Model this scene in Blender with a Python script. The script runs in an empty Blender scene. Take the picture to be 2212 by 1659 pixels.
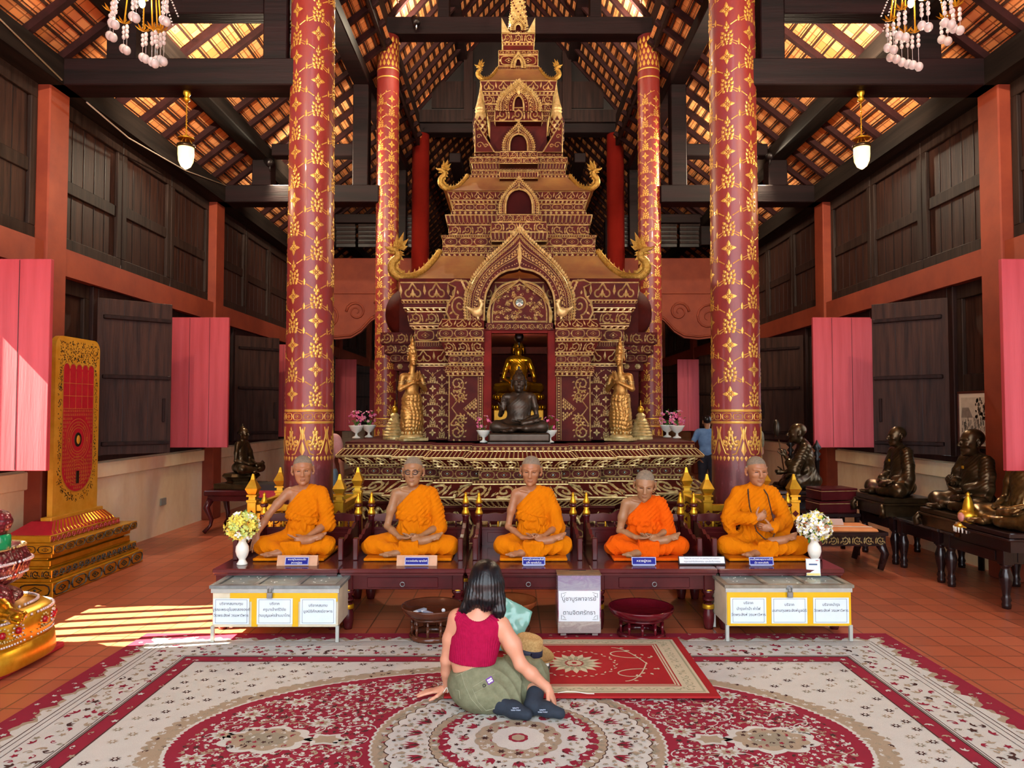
import bpy, math, random
import numpy as np
from math import sin, cos, pi, sqrt, atan2, radians, floor
random.seed(7); RNG = np.random.default_rng(5)
SC = bpy.context.scene; COL = SC.collection
AX = 0.115                      # the hall's long axis
CAMH = 1.6; FPX = 1580.0; PITCH = math.atan((887-829.5)/FPX)
def P(u, v, d):
    s = (829.5-v)/FPX; cp, sp = cos(PITCH), sin(PITCH)
    t = d/(cp-s*sp)
    return ((u-1106)/FPX*t, d, CAMH+t*(sp+s*cp))
# ---------------------------------------------------------------- nodes
class NT:
    def __init__(s, name):
        m = bpy.data.materials.new(name); m.use_nodes = True; s.m = m
        s.t = m.node_tree; s.n = s.t.nodes; s.l = s.t.links
        s.b = s.n['Principled BSDF']; s._tc = None
    def N(s, typ, **k):
        n = s.n.new('ShaderNode'+typ)
        for a, v in k.items(): setattr(n, a, v)
        return n
    def L(s, a, b): s.l.new(a, b)
    def put(s, sock, v):
        if hasattr(v, 'links') or hasattr(v, 'is_output'): s.l.new(v, sock)
        else: sock.default_value = v
    @property
    def co(s):
        if s._tc is None: s._tc = s.N('TexCoord')
        return s._tc.outputs['Object']
    def math(s, op, a, b=0.0, c=0.0):
        n = s.N('Math', operation=op); s.put(n.inputs[0], a); s.put(n.inputs[1], b); s.put(n.inputs[2], c); return n.outputs[0]
    def map(s, scale=(1,1,1), loc=(0,0,0), rot=(0,0,0), co=None):
        n = s.N('Mapping'); s.L(co or s.co, n.inputs[0]); n.inputs['Scale'].default_value = scale
        n.inputs['Location'].default_value = loc; n.inputs['Rotation'].default_value = rot; return n.outputs[0]
    def noise(s, scale, detail=4, rough=.55, co=None, dist=0):
        n = s.N('TexNoise'); s.L(co or s.co, n.inputs['Vector']); n.inputs['Scale'].default_value = scale
        n.inputs['Detail'].default_value = detail; n.inputs['Roughness'].default_value = rough
        n.inputs['Distortion'].default_value = dist; return n.outputs['Fac']
    def vor(s, scale, co=None, feature='F1', out='Distance'):
        n = s.N('TexVoronoi', feature=feature); s.L(co or s.co, n.inputs['Vector']); n.inputs['Scale'].default_value = scale
        return n.outputs[out]
    def ramp(s, fac, stops, interp='LINEAR'):
        n = s.N('ValToRGB'); r = n.color_ramp; r.interpolation = interp
        while len(r.elements) < len(stops): r.elements.new(.5)
        for e, (p, c) in zip(r.elements, stops): e.position = p; e.color = (*c[:3], 1)
        s.put(n.inputs[0], fac); return n.outputs[0]
    def mix(s, fac, a, b, mode='MIX'):
        n = s.N('MixRGB', blend_type=mode); s.put(n.inputs[0], fac)
        for i, v in ((1, a), (2, b)): s.put(n.inputs[i], (*v[:3], 1) if isinstance(v, tuple) else v)
        return n.outputs[0]
    def bump(s, h, strength=.3, dist=.01):
        n = s.N('Bump'); n.inputs['Strength'].default_value = strength; n.inputs['Distance'].default_value = dist
        s.L(h, n.inputs['Height']); s.L(n.outputs[0], s.b.inputs['Normal'])
    def set(s, **k):
        for a, v in k.items():
            nm = {'color':'Base Color','rough':'Roughness','metal':'Metallic','spec':'Specular IOR Level','emit':'Emission Color','estr':'Emission Strength',
                  'trans':'Transmission Weight','alpha':'Alpha','coat':'Coat Weight','sub':'Subsurface Weight','sheen':'Sheen Weight'}[a]
            s.put(s.b.inputs[nm], (*v, 1) if isinstance(v, tuple) and len(v) == 3 else v)
        return s
def H(h):   # sRGB hex to linear
    c = [int(h[i:i+2], 16)/255 for i in (0, 2, 4)]
    return tuple((x/12.92 if x <= .04045 else ((x+.055)/1.055)**2.4) for x in c)
MC = {}
def mat(name, c1, c2=None, scale=6, rough=.5, metal=0, bump=0, bscale=None, stretch=(1,1,1), detail=5, **k):
    if name in MC: return MC[name]
    t = NT(name); c1 = H(c1) if isinstance(c1, str) else c1
    if c2 is not None:
        c2 = H(c2) if isinstance(c2, str) else c2
        f = t.noise(scale, detail, .6, t.map(stretch))
        t.set(color=t.ramp(f, [(.32, c1), (.68, c2)]))
    else: t.set(color=c1)
    t.set(rough=rough, metal=metal, **k)
    if bump: t.bump(t.noise(bscale or scale*4, 4, .6, t.map(stretch)), bump)
    MC[name] = t.m; return t.m
# ---------------------------------------------------------------- mesh builder
class MB:
    def __init__(s): s.v = []; s.f = []; s.m = []; s.s = []; s.n = 0
    def add(s, V, F, m=0, sm=False, T=None):
        V = np.asarray(V, float).reshape(-1, 3)
        if T is not None: V = V@T[0].T+T[1]
        o = s.n; s.v.append(V); s.n += len(V)
        if isinstance(F, np.ndarray): F = F.tolist()
        s.f += [tuple(i+o for i in f) for f in F] if o else [tuple(f) for f in F]
        if isinstance(m, (list, np.ndarray)): s.m += list(m)
        else: s.m += [m]*len(F)
        s.s += [sm]*len(F); return s
    def box(s, x0, x1, y0, y1, z0, z1, m=0, T=None, b=0):
        if b:
            return s.bbox(x0, x1, y0, y1, z0, z1, m, T, b)
        V = [(x, y, z) for z in (z0, z1) for y in (y0, y1) for x in (x0, x1)]
        return s.add(V, [(0,2,3,1),(4,5,7,6),(0,1,5,4),(1,3,7,5),(3,2,6,7),(2,0,4,6)], m, False, T)
    def bbox(s, x0, x1, y0, y1, z0, z1, m=0, T=None, b=.01):
        # box with chamfered edges
        X, Y, Z = (x0, x1), (y0, y1), (z0, z1); V = []; idx = {}
        for i in (0,1):
            for j in (0,1):
                for k in (0,1):
                    sx, sy, sz = (b, -b)[i], (b, -b)[j], (b, -b)[k]
                    idx[i,j,k] = len(V)
                    V += [(X[i], Y[j]+sy, Z[k]+sz), (X[i]+sx, Y[j], Z[k]+sz), (X[i]+sx, Y[j]+sy, Z[k])]
        F = []
        q = lambda a, i, j, k: idx[i,j,k]+a
        F += [(q(0,0,0,0),q(0,0,0,1),q(0,0,1,1),q(0,0,1,0)), (q(0,1,0,0),q(0,1,1,0),q(0,1,1,1),q(0,1,0,1)),
              (q(1,0,0,0),q(1,1,0,0),q(1,1,0,1),q(1,0,0,1)), (q(1,0,1,0),q(1,0,1,1),q(1,1,1,1),q(1,1,1,0)),
              (q(2,0,0,0),q(2,0,1,0),q(2,1,1,0),q(2,1,0,0)), (q(2,0,0,1),q(2,1,0,1),q(2,1,1,1),q(2,0,1,1))]
        for a in (0,1):
            for c in (0,1):
                F += [(q(0,a,c,0),q(0,a,c,1),q(1,a,c,1),q(1,a,c,0)), (q(0,a,0,c),q(0,a,1,c),q(2,a,1,c),q(2,a,0,c)), (q(1,0,a,c),q(1,1,a,c),q(2,1,a,c),q(2,0,a,c))]
                for d in (0,1): F.append((q(0,a,c,d),q(1,a,c,d),q(2,a,c,d)))
        return s.add(V, F, m, False, T)
    def lathe(s, prof, c=(0,0,0), n=24, m=0, T=None, sm=True, cap=True, sx=1, sy=1):
        r = np.array([p[0] for p in prof]); z = np.array([p[1] for p in prof]); a = np.arange(n)*2*pi/n
        V = np.stack([np.outer(r, np.cos(a))*sx+c[0], np.outer(r, np.sin(a))*sy+c[1], np.repeat(z[:,None], n, 1)+c[2]], -1).reshape(-1, 3)
        F = [(i*n+j, i*n+(j+1)%n, (i+1)*n+(j+1)%n, (i+1)*n+j) for i in range(len(prof)-1) for j in range(n)]
        if cap:
            F.append(tuple(range(n-1, -1, -1))); F.append(tuple((len(prof)-1)*n+j for j in range(n)))
        return s.add(V, F, m, sm, T)
    def tube(s, pts, r, n=8, m=0, T=None, sm=True, closed=False, flat=1.0, up=None):
        pts = np.asarray(pts, float); k = len(pts); r = np.ones(k)*np.asarray(r)
        t = np.gradient(pts, axis=0) if not closed else np.roll(pts, -1, 0)-np.roll(pts, 1, 0)
        t /= np.linalg.norm(t, axis=1)[:, None]+1e-9
        ref = np.array(up if up is not None else ((0,0,1) if abs(t[0][2]) < .9 else (1,0,0)), float)
        V = []; a = np.arange(n)*2*pi/n
        for i in range(k):
            u = ref-t[i]*(ref@t[i]); u /= np.linalg.norm(u)+1e-9; w = np.cross(t[i], u)
            if up is None: ref = u
            V.append(pts[i]+r[i]*(np.outer(np.cos(a), w)+np.outer(np.sin(a), u)*flat))
        F = [(i*n+j, i*n+(j+1)%n, ((i+1)%k)*n+(j+1)%n, ((i+1)%k)*n+j) for i in range(k if closed else k-1) for j in range(n)]
        if not closed: F += [tuple(range(n-1, -1, -1)), tuple((k-1)*n+j for j in range(n))]
        return s.add(np.concatenate(V), F, m, sm, T)
    def ball(s, c, r, m=0, n=10, k=6, T=None, sm=True):
        r = (r, r, r) if not hasattr(r, '__len__') else r
        V = [(0,0,-1)]+[(cos(2*pi*j/n)*sin(pi*i/k), sin(2*pi*j/n)*sin(pi*i/k), -cos(pi*i/k)) for i in range(1, k) for j in range(n)]+[(0,0,1)]
        F = [(0, 1+(j+1)%n, 1+j) for j in range(n)]
        F += [(1+(i*n)+j, 1+i*n+(j+1)%n, 1+(i+1)*n+(j+1)%n, 1+(i+1)*n+j) for i in range(k-2) for j in range(n)]
        e = len(V)-1; b = 1+(k-2)*n; F += [(e, b+j, b+(j+1)%n) for j in range(n)]
        V = np.array(V)*np.array(r)+np.array(c)
        return s.add(V, F, m, sm, T)
    def prism(s, poly, y0, y1, m=0, T=None, ax='y', sm=False):
        # poly [(a,b)] extruded: ax 'y' -> (a, y, b); 'x' -> (x, a, b); 'z' -> (a, b, z)
        f = {'y': lambda p, h: (p[0], h, p[1]), 'x': lambda p, h: (h, p[0], p[1]), 'z': lambda p, h: (p[0], p[1], h)}[ax]
        n = len(poly); V = [f(p, y0) for p in poly]+[f(p, y1) for p in poly]
        F = [tuple(range(n)), tuple(range(2*n-1, n-1, -1))]+[(i, (i+1)%n, n+(i+1)%n, n+i)[::-1] for i in range(n)]
        return s.add(V, F, m, sm, T)
    def mesh(s, name, mats):
        me = bpy.data.meshes.new(name); V = np.concatenate(s.v) if s.v else np.zeros((0,3))
        me.from_pydata(V.tolist(), [], s.f)
        for mt in mats: me.materials.append(mt)
        me.polygons.foreach_set('material_index', np.array(s.m, np.int32)); me.polygons.foreach_set('use_smooth', np.array(s.s, bool)); me.update(); return me
    def build(s, name, mats, parent=None, loc=None, rz=0, world=False):
        if not isinstance(mats, (list, tuple)): mats = [mats]
        if world and parent is not None:
            L = np.array(wloc(parent)); s.v = [v-L for v in s.v]
        o = bpy.data.objects.new(name, s.mesh(name, mats)); COL.objects.link(o)
        if parent is not None: o.parent = parent
        if loc is not None: o.location = loc
        if rz: o.rotation_euler[2] = rz
        return o
def wloc(o):
    l = o.location.copy()
    while o.parent: o = o.parent; l = l+o.location
    return l
def RT(rz=0, loc=(0,0,0), rx=0, ry=0, sc=1.0):
    cz, sz, cx, sx, cy, sy = cos(rz), sin(rz), cos(rx), sin(rx), cos(ry), sin(ry)
    R = np.array([[cz,-sz,0],[sz,cz,0],[0,0,1]])@np.array([[cy,0,sy],[0,1,0],[-sy,0,cy]])@np.array([[1,0,0],[0,cx,-sx],[0,sx,cx]])
    return (R*sc, np.array(loc, float))
def thing(name, label, cat, loc=(0,0,0), rz=0, group=None):
    o = bpy.data.objects.new(name, None); COL.objects.link(o); o.empty_display_size = .1
    o.location = loc; o.rotation_euler = (0, 0, rz); o['label'] = label; o['category'] = cat
    if group: o['group'] = group
    return o
def tag(o, label, cat, group=None, kind=None):
    o['label'] = label; o['category'] = cat
    if group: o['group'] = group
    if kind: o['kind'] = kind
    return o
def st(o): o['kind'] = 'structure'; return o
def kids(o): return [c for c in bpy.data.objects if c.parent == o]
def dup(root, loc, rz=None, label=None, group=None):
    def cp(o, par):
        c = o.copy(); COL.objects.link(c)
        if par is not None: c.parent = par
        for ch in kids(o): cp(ch, c)
        return c
    r = cp(root, None); r.location = loc
    if rz is not None: r.rotation_euler[2] = rz
    if label: r['label'] = label
    if group: r['group'] = group
    return r
# ---------------------------------------------------------------- implicit bodies
def vnoise(p, f, seed=0):
    r = np.random.default_rng(seed); o = 0
    for k in range(5):
        d = r.normal(size=3); d /= np.linalg.norm(d); o = o+np.sin((p@d)*f*(1+.35*k)+r.uniform(0, 6.28))/(1+.3*k)
    return o/3
class SDF:
    def __init__(s): s.p = []
    def cone(s, a, b, ra, rb=None, k=.02, sub=False, tag=0):
        rb = ra if rb is None else rb; a = np.array(a, float); b = np.array(b, float); R = max(ra, rb)
        s.p.append(('c', np.minimum(a, b)-R, np.maximum(a, b)+R, (a, b, ra, rb), k, sub)); return s
    def chain(s, pts, rs, k=.02):
        for i in range(len(pts)-1): s.cone(pts[i], pts[i+1], rs[i], rs[i+1], k)
        return s
    def ell(s, c, r, k=.02, sub=False, rot=None):
        c = np.array(c, float); r = np.array(r, float); R = r if rot is None else np.full(3, r.max())
        s.p.append(('e', c-R, c+R, (c, r, rot), k, sub)); return s
    def box(s, c, r, rd=.01, k=.01, sub=False, rot=None):
        c = np.array(c, float); r = np.array(r, float); R = r if rot is None else np.full(3, np.linalg.norm(r))
        s.p.append(('b', c-R, c+R, (c, r, rd, rot), k, sub)); return s
    def cut(s, fn): s.p.append(('f', None, None, fn, 0, False)); return s
    def mesh(s, h=.006, pad=.02, lo=None, hi=None):
        bs = [q for q in s.p if q[0] != 'f' and not q[5]]
        L = np.min([q[1] for q in bs], 0)-pad; U = np.max([q[2] for q in bs], 0)+pad
        if lo is not None: L = np.maximum(L, lo)
        if hi is not None: U = np.minimum(U, hi)
        n = np.ceil((U-L)/h).astype(int)+1; D = np.full(n, .5, np.float32)
        ax = [L[i]+h*np.arange(n[i]) for i in range(3)]
        for t, a, b, g, k, sub in s.p:
            if t == 'f':
                X = np.stack(np.meshgrid(*ax, indexing='ij'), -1); D = np.maximum(D, g(X).astype(np.float32)); continue
            mg = max(k, 2*h)+3*h; i0 = np.clip(np.floor((a-mg-L)/h).astype(int), 0, n); i1 = np.clip(np.ceil((b+mg-L)/h).astype(int)+1, 0, n)
            if (i1 <= i0).any(): continue
            sl = tuple(slice(i0[i], i1[i]) for i in range(3))
            X = np.stack(np.meshgrid(*[ax[i][sl[i]] for i in range(3)], indexing='ij'), -1)
            if t == 'c':
                A, B, ra, rb = g; ba = B-A; pa = X-A; hh = np.clip((pa@ba)/(ba@ba+1e-12), 0, 1)
                d = np.linalg.norm(pa-hh[..., None]*ba, axis=-1)-(ra+(rb-ra)*hh)
            elif t == 'e':
                c, r, rot = g; q = X-c
                if rot is not None: q = q@rot
                k0 = np.linalg.norm(q/r, axis=-1); k1 = np.linalg.norm(q/(r*r), axis=-1)+1e-9; d = k0*(k0-1)/k1
            else:
                c, r, rd, rot = g; q = X-c
                if rot is not None: q = q@rot
                q = np.abs(q)-(r-rd); d = np.linalg.norm(np.maximum(q, 0), axis=-1)+np.minimum(q.max(-1), 0)-rd
            E = D[sl]
            if sub:
                d = -d; e = np.clip(k-np.abs(E-d), 0, None)/k if k else 0; D[sl] = np.maximum(E, d)+e*e*k*.25
            else:
                e = np.clip(k-np.abs(E-d), 0, None)/k if k else 0; D[sl] = np.minimum(E, d)-e*e*k*.25
        D[0]=D[-1]=.5; D[:,0]=D[:,-1]=.5; D[:,:,0]=D[:,:,-1]=.5
        return surfnet(D, L, h)
def surfnet(D, L, h):
    S = D < 0; nx, ny, nz = D.shape; c = lambda A, i, j, k: A[i:nx-1+i, j:ny-1+j, k:nz-1+k]
    cnt = sum(c(S, i, j, k).astype(np.int8) for i in (0,1) for j in (0,1) for k in (0,1))
    I = np.argwhere((cnt > 0) & (cnt < 8)); idx = np.full((nx-1, ny-1, nz-1), -1, np.int64); idx[tuple(I.T)] = np.arange(len(I))
    acc = np.zeros((len(I), 3)); w = np.zeros(len(I))
    for ax in range(3):
        for p in (0,1):
            for q in (0,1):
                o = [0,0,0]; o[(ax+1)%3] = p; o[(ax+2)%3] = q; o2 = list(o); o2[ax] = 1
                A = D[I[:,0]+o[0], I[:,1]+o[1], I[:,2]+o[2]]; B = D[I[:,0]+o2[0], I[:,1]+o2[1], I[:,2]+o2[2]]
                m = (A < 0) != (B < 0); t = np.where(m, A/np.where(A-B == 0, 1, A-B), 0)
                pt = np.tile(np.array(o, float), (len(I), 1)); pt[:, ax] = t; acc[m] += pt[m]; w[m] += 1
    V = L+h*(I+acc/w[:, None]); F = []
    for ax in range(3):
        a, b = (ax+1)%3, (ax+2)%3; sl0 = [slice(None)]*3; sl1 = [slice(None)]*3; sl0[ax] = slice(0, -1); sl1[ax] = slice(1, None)
        E = np.argwhere(S[tuple(sl0)] != S[tuple(sl1)]); E = E[(E[:,a] > 0) & (E[:,b] > 0)]
        ina = S[tuple(E.T)]; q = []
        for da, db in ((0,0),(1,0),(1,1),(0,1)):
            e = E.copy(); e[:,a] -= da; e[:,b] -= db; e = np.minimum(e, np.array(idx.shape)-1); q.append(idx[tuple(e.T)])
        q = np.stack(q, 1); q[~ina] = q[~ina][:, ::-1]; F.append(q[(q >= 0).all(1)])
    return V, np.concatenate(F)
def vnorm(V, F):
    n = np.cross(V[F[:,2]]-V[F[:,0]], V[F[:,3]]-V[F[:,1]]); N = np.zeros_like(V)
    for i in range(4): np.add.at(N, F[:,i], n)
    return N/(np.linalg.norm(N, axis=1)[:, None]+1e-12)
def sdobj(name, sdf, mats, parent=None, h=.006, fold=None, mfn=None, **k):
    V, F = sdf.mesh(h, **k)
    if fold is not None: V = V+vnorm(V, F)*fold(V)[:, None]
    mi = 0 if mfn is None else mfn(V[F].mean(1)).astype(int)
    me = bpy.data.meshes.new(name); me.vertices.add(len(V)); me.vertices.foreach_set('co', V.ravel().astype(np.float32))
    me.loops.add(F.size); me.loops.foreach_set('vertex_index', F.ravel().astype(np.int32)); me.polygons.add(len(F))
    me.polygons.foreach_set('loop_start', np.arange(0, F.size, 4, dtype=np.int32)); me.polygons.foreach_set('loop_total', np.full(len(F), 4, np.int32))
    for m in (mats if isinstance(mats, (list, tuple)) else [mats]): me.materials.append(m)
    me.polygons.foreach_set('use_smooth', np.ones(len(F), bool))
    if mfn is not None: me.polygons.foreach_set('material_index', mi.astype(np.int32))
    me.update(calc_edges=True); me.validate()
    o = bpy.data.objects.new(name, me); COL.objects.link(o)
    if parent is not None: o.parent = parent
    return o
def text(body, size, mat_, parent, loc, rot=(pi/2,0,0), name='lettering', align='CENTER', ext=.0006, shear=0, sx=1):
    c = bpy.data.curves.new(name, 'FONT'); c.body = body; c.size = size; c.align_x = align; c.align_y = 'CENTER'; c.extrude = ext; c.resolution_u = 2
    t = bpy.data.objects.new(name, c); COL.objects.link(t); bpy.context.view_layer.update()
    me = bpy.data.meshes.new_from_object(t.evaluated_get(bpy.context.evaluated_depsgraph_get())); bpy.data.objects.remove(t)
    me.materials.clear(); me.materials.append(mat_); o = bpy.data.objects.new(name, me); COL.objects.link(o)
    o.parent = parent; o.location = loc; o.rotation_euler = rot; o.scale = (sx, 1, 1); return o
def wood(name, c1, c2, sc=3, rough=.55, ax='z', bump=.25, **k):
    st_ = {'z': (1,1,.06), 'x': (.06,1,1), 'y': (1,.06,1)}[ax]
    return mat(name, c1, c2, sc*6, rough, 0, bump, sc*18, tuple(v*1.0 for v in st_), **k)
M = {}
M['dark'] = wood('dark_wood', '140a0a', '2e1a17', 3, .6, spec=.2)
M['darkx'] = wood('dark_wood_beam', '090405', '200d0f', 2, .6, 'x', spec=.2)
M['darky'] = wood('dark_wood_plate', '120d0b', '251d19', 2, .8, 'y', spec=.1)
M['panel'] = wood('weathered_panel', '1e100e', '40281f', 4, .55, spec=.25)
M['panelf'] = wood('panel_frame', '1a110e', '362822', 3, .6, spec=.2)
M['rafter'] = mat('red_rafter', '1c0c0c', '34191a', 5, .75, spec=.15)
M['batten'] = mat('batten', '241009', '40200f', 5, .7)
M['redpost'] = mat('red_painted_post', '7a2c14', '8c3a1c', 3, .7, 0, .1)
M['pink'] = wood('faded_red_paint', 'aa363e', 'bc464e', 2, .6)
M['black'] = mat('black_paint', '0c090a', '1a1213', 4, .4)
M['gold'] = mat('gold_relief', 'b49450', 'e6d294', 20, .4, .4, .15, 60)
M['goldb'] = mat('bright_gold', 'cf9414', 'e6b636', 10, .34, .75)
M['goldp'] = mat('gold_paint', 'e0a428', 'f0bd45', 8, .4, .35)
M['oxred'] = mat('oxblood_lacquer', '3e0e0b', '58180f', 6, .6, 0, .1, 30, spec=.15)
M['maroon'] = mat('maroon_lacquer', '3e1013', '54191c', 4, .22)
M['maroon2'] = mat('maroon_lacquer_top', '4c2022', '5e2a2a', 3, .16)
M['bronze'] = mat('dark_bronze', '3a2c1c', '57442c', 6, .3, .75, .08)
M['bronze2'] = mat('gilded_bronze', '4e3820', '8a6a3c', 14, .28, .8, .08)
M['blackw'] = mat('black_polished_wood', '1d1112', '2c1a1a', 4, .2)
M['white'] = mat('white_glaze', 'e9ecdf', None, rough=.15)
M['paper'] = mat('white_paper', 'dfe8ee', None, rough=.7)
M['ink'] = mat('grey_ink', '4a4f57', None, rough=.6)
M['blue'] = mat('blue_enamel', '12157a', '181c8c', 3, .55, spec=.2)
M['steel'] = mat('brushed_steel', '7d8484', '9aa0a0', 10, .35, .8)
M['green'] = mat('leaf_green', '2f6a1c', '4f8a2c', 14, .6)
M['glassw'] = mat('clear_glass', 'f2f5f5', None, rough=.05, trans=.85)
def t_plaster():
    t = NT('cream_plaster'); n = t.noise(1.2, 6, .65, t.map((1,1,.35))); n2 = t.noise(14, 4)
    c = t.ramp(n, [(.3, H('dcbc8c')), (.5, H('f0dcb0')), (.72, H('f8ecd0'))])
    t.set(color=t.mix(t.math('MULTIPLY', n2, .25), c, H('b98a6a')), rough=.85); t.bump(n2, .12); return t.m
M['plaster'] = t_plaster()
def t_floor():
    t = NT('terracotta_floor'); b = t.N('TexBrick', offset=.5, squash=1); co = t.map((1,1,1), rot=(0,0,pi/2)); t.L(co, b.inputs['Vector'])
    b.inputs['Color1'].default_value = (*H('b45c3c'), 1); b.inputs['Color2'].default_value = (*H('9c4a2e'), 1); b.inputs['Mortar'].default_value = (*H('3c1a12'), 1)
    b.inputs['Scale'].default_value = 1; b.inputs['Mortar Size'].default_value = .006; b.inputs['Mortar Smooth'].default_value = .2
    b.inputs['Brick Width'].default_value = .21; b.inputs['Row Height'].default_value = .21; b.offset = 0.0
    n = t.noise(1.1, 5, .6); n2 = t.noise(7, 3)
    c = t.mix(t.math('MULTIPLY', n, .5), b.outputs['Color'], H('b86a4c')); 
    t.set(color=c, rough=t.ramp(n, [(.3, (.30,)*3), (.8, (.40,)*3)]), spec=.5)
    t.bump(t.math('ADD', t.math('MULTIPLY', b.outputs['Fac'], -1), t.math('MULTIPLY', n2, .05)), .1, .002); return t.m
M['floor'] = t_floor()
def t_tile():
    t = NT('terracotta_roof_tile'); b = t.N('TexBrick', offset=0); sx = t.N('SeparateXYZ'); t.L(t.co, sx.inputs[0])
    cb = t.N('CombineXYZ'); t.L(sx.outputs[1], cb.inputs[0]); t.L(sx.outputs[2], cb.inputs[1]); t.L(cb.outputs[0], b.inputs['Vector'])
    b.inputs['Color1'].default_value = (*H('f2a86c'), 1); b.inputs['Color2'].default_value = (*H('dc7e40'), 1); b.inputs['Mortar'].default_value = (*H('7a3418'), 1)
    b.inputs['Scale'].default_value = 1; b.inputs['Mortar Size'].default_value = .005; b.inputs['Brick Width'].default_value = .14; b.inputs['Row Height'].default_value = .078
    n = t.noise(3, 5); c = t.mix(t.math('MULTIPLY', n, .5), b.outputs['Color'], H('c88a50'))
    t.set(color=c, rough=.75); t.bump(b.outputs['Fac'], .4); return t.m
M['tile'] = t_tile()
def t_robe(name, c1, c2):
    t = NT(name); n = t.noise(5, 4); w = t.noise(90, 2, .5, t.map((1,1,.2)))
    t.set(color=t.mix(n, H(c1), H(c2)), rough=.9, spec=.1); t.bump(t.noise(16, 5, .6, t.map((1,1,.35)), dist=1.2), .6, .03); return t.m
M['robe'] = t_robe('saffron_robe', 'c86a02', 'dc8204'); M['robe2'] = t_robe('orange_robe', 'd65004', 'e46206')
def t_skin(name, c1, c2, c3, sc=30):
    t = NT(name); n = t.noise(sc, 5, .65); n2 = t.noise(5, 3)
    t.set(color=t.mix(t.math('MULTIPLY', n, .6), t.mix(n2, H(c1), H(c2)), H(c3)), rough=.45, sub=.06); t.b.inputs['Subsurface Radius'].default_value = (.02,.008,.004)
    t.b.inputs['Subsurface Scale'].default_value = .5; t.bump(n, .2, .004); return t.m
M['skin'] = t_skin('wax_skin', 'a8734c', 'b9845c', '74442a'); M['skin2'] = t_skin('mottled_wax_skin', 'a2764f', 'b58960', '684228', 18)
M['skinw'] = t_skin('woman_skin', 'c98f72', 'd29c82', 'b87a5c', 9)
M['stub'] = mat('grey_stubble', '6d6355', '8a7d68', 60, .8)
cam = bpy.data.cameras.new('camera'); co = bpy.data.objects.new('camera', cam); COL.objects.link(co)
co.location = (0, 0, CAMH); co.rotation_euler = (pi/2+PITCH, 0, 0); cam.sensor_width = 36; cam.lens = 36*FPX/2212; cam.clip_start = .05; SC.camera = co
SC.view_settings.view_transform = 'Standard'; SC.view_settings.look = 'None'; SC.view_settings.gamma = 1; SC.view_settings.exposure = 0.35
SC.view_settings.use_curve_mapping = False
cy = SC.cycles; cy.use_adaptive_sampling = True; cy.adaptive_threshold = .035; cy.adaptive_min_samples = 16; cy.max_bounces = 6; cy.diffuse_bounces = 3; cy.glossy_bounces = 2; cy.transmission_bounces = 4; cy.transparent_max_bounces = 6; cy.caustics_reflective = False; cy.caustics_refractive = False; cy.use_denoising = True; cy.sample_clamp_indirect = 8
W = bpy.data.worlds.new('sky'); SC.world = W; W.use_nodes = True
W.node_tree.nodes['Background'].inputs[0].default_value = (.86, .93, 1, 1); W.node_tree.nodes['Background'].inputs[1].default_value = 4.2
BAYS = [3.08, 7.0, 10.92, 14.84, 18.76, 22.68]; Y0, Y1 = -1.2, 26.0
XW = 4.66; XP = 4.5
# floor
b = MB(); b.box(AX-9, AX+9, Y0-6, Y1+4, -.2, 0); st(b.build('floor', M['floor']))
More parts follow.
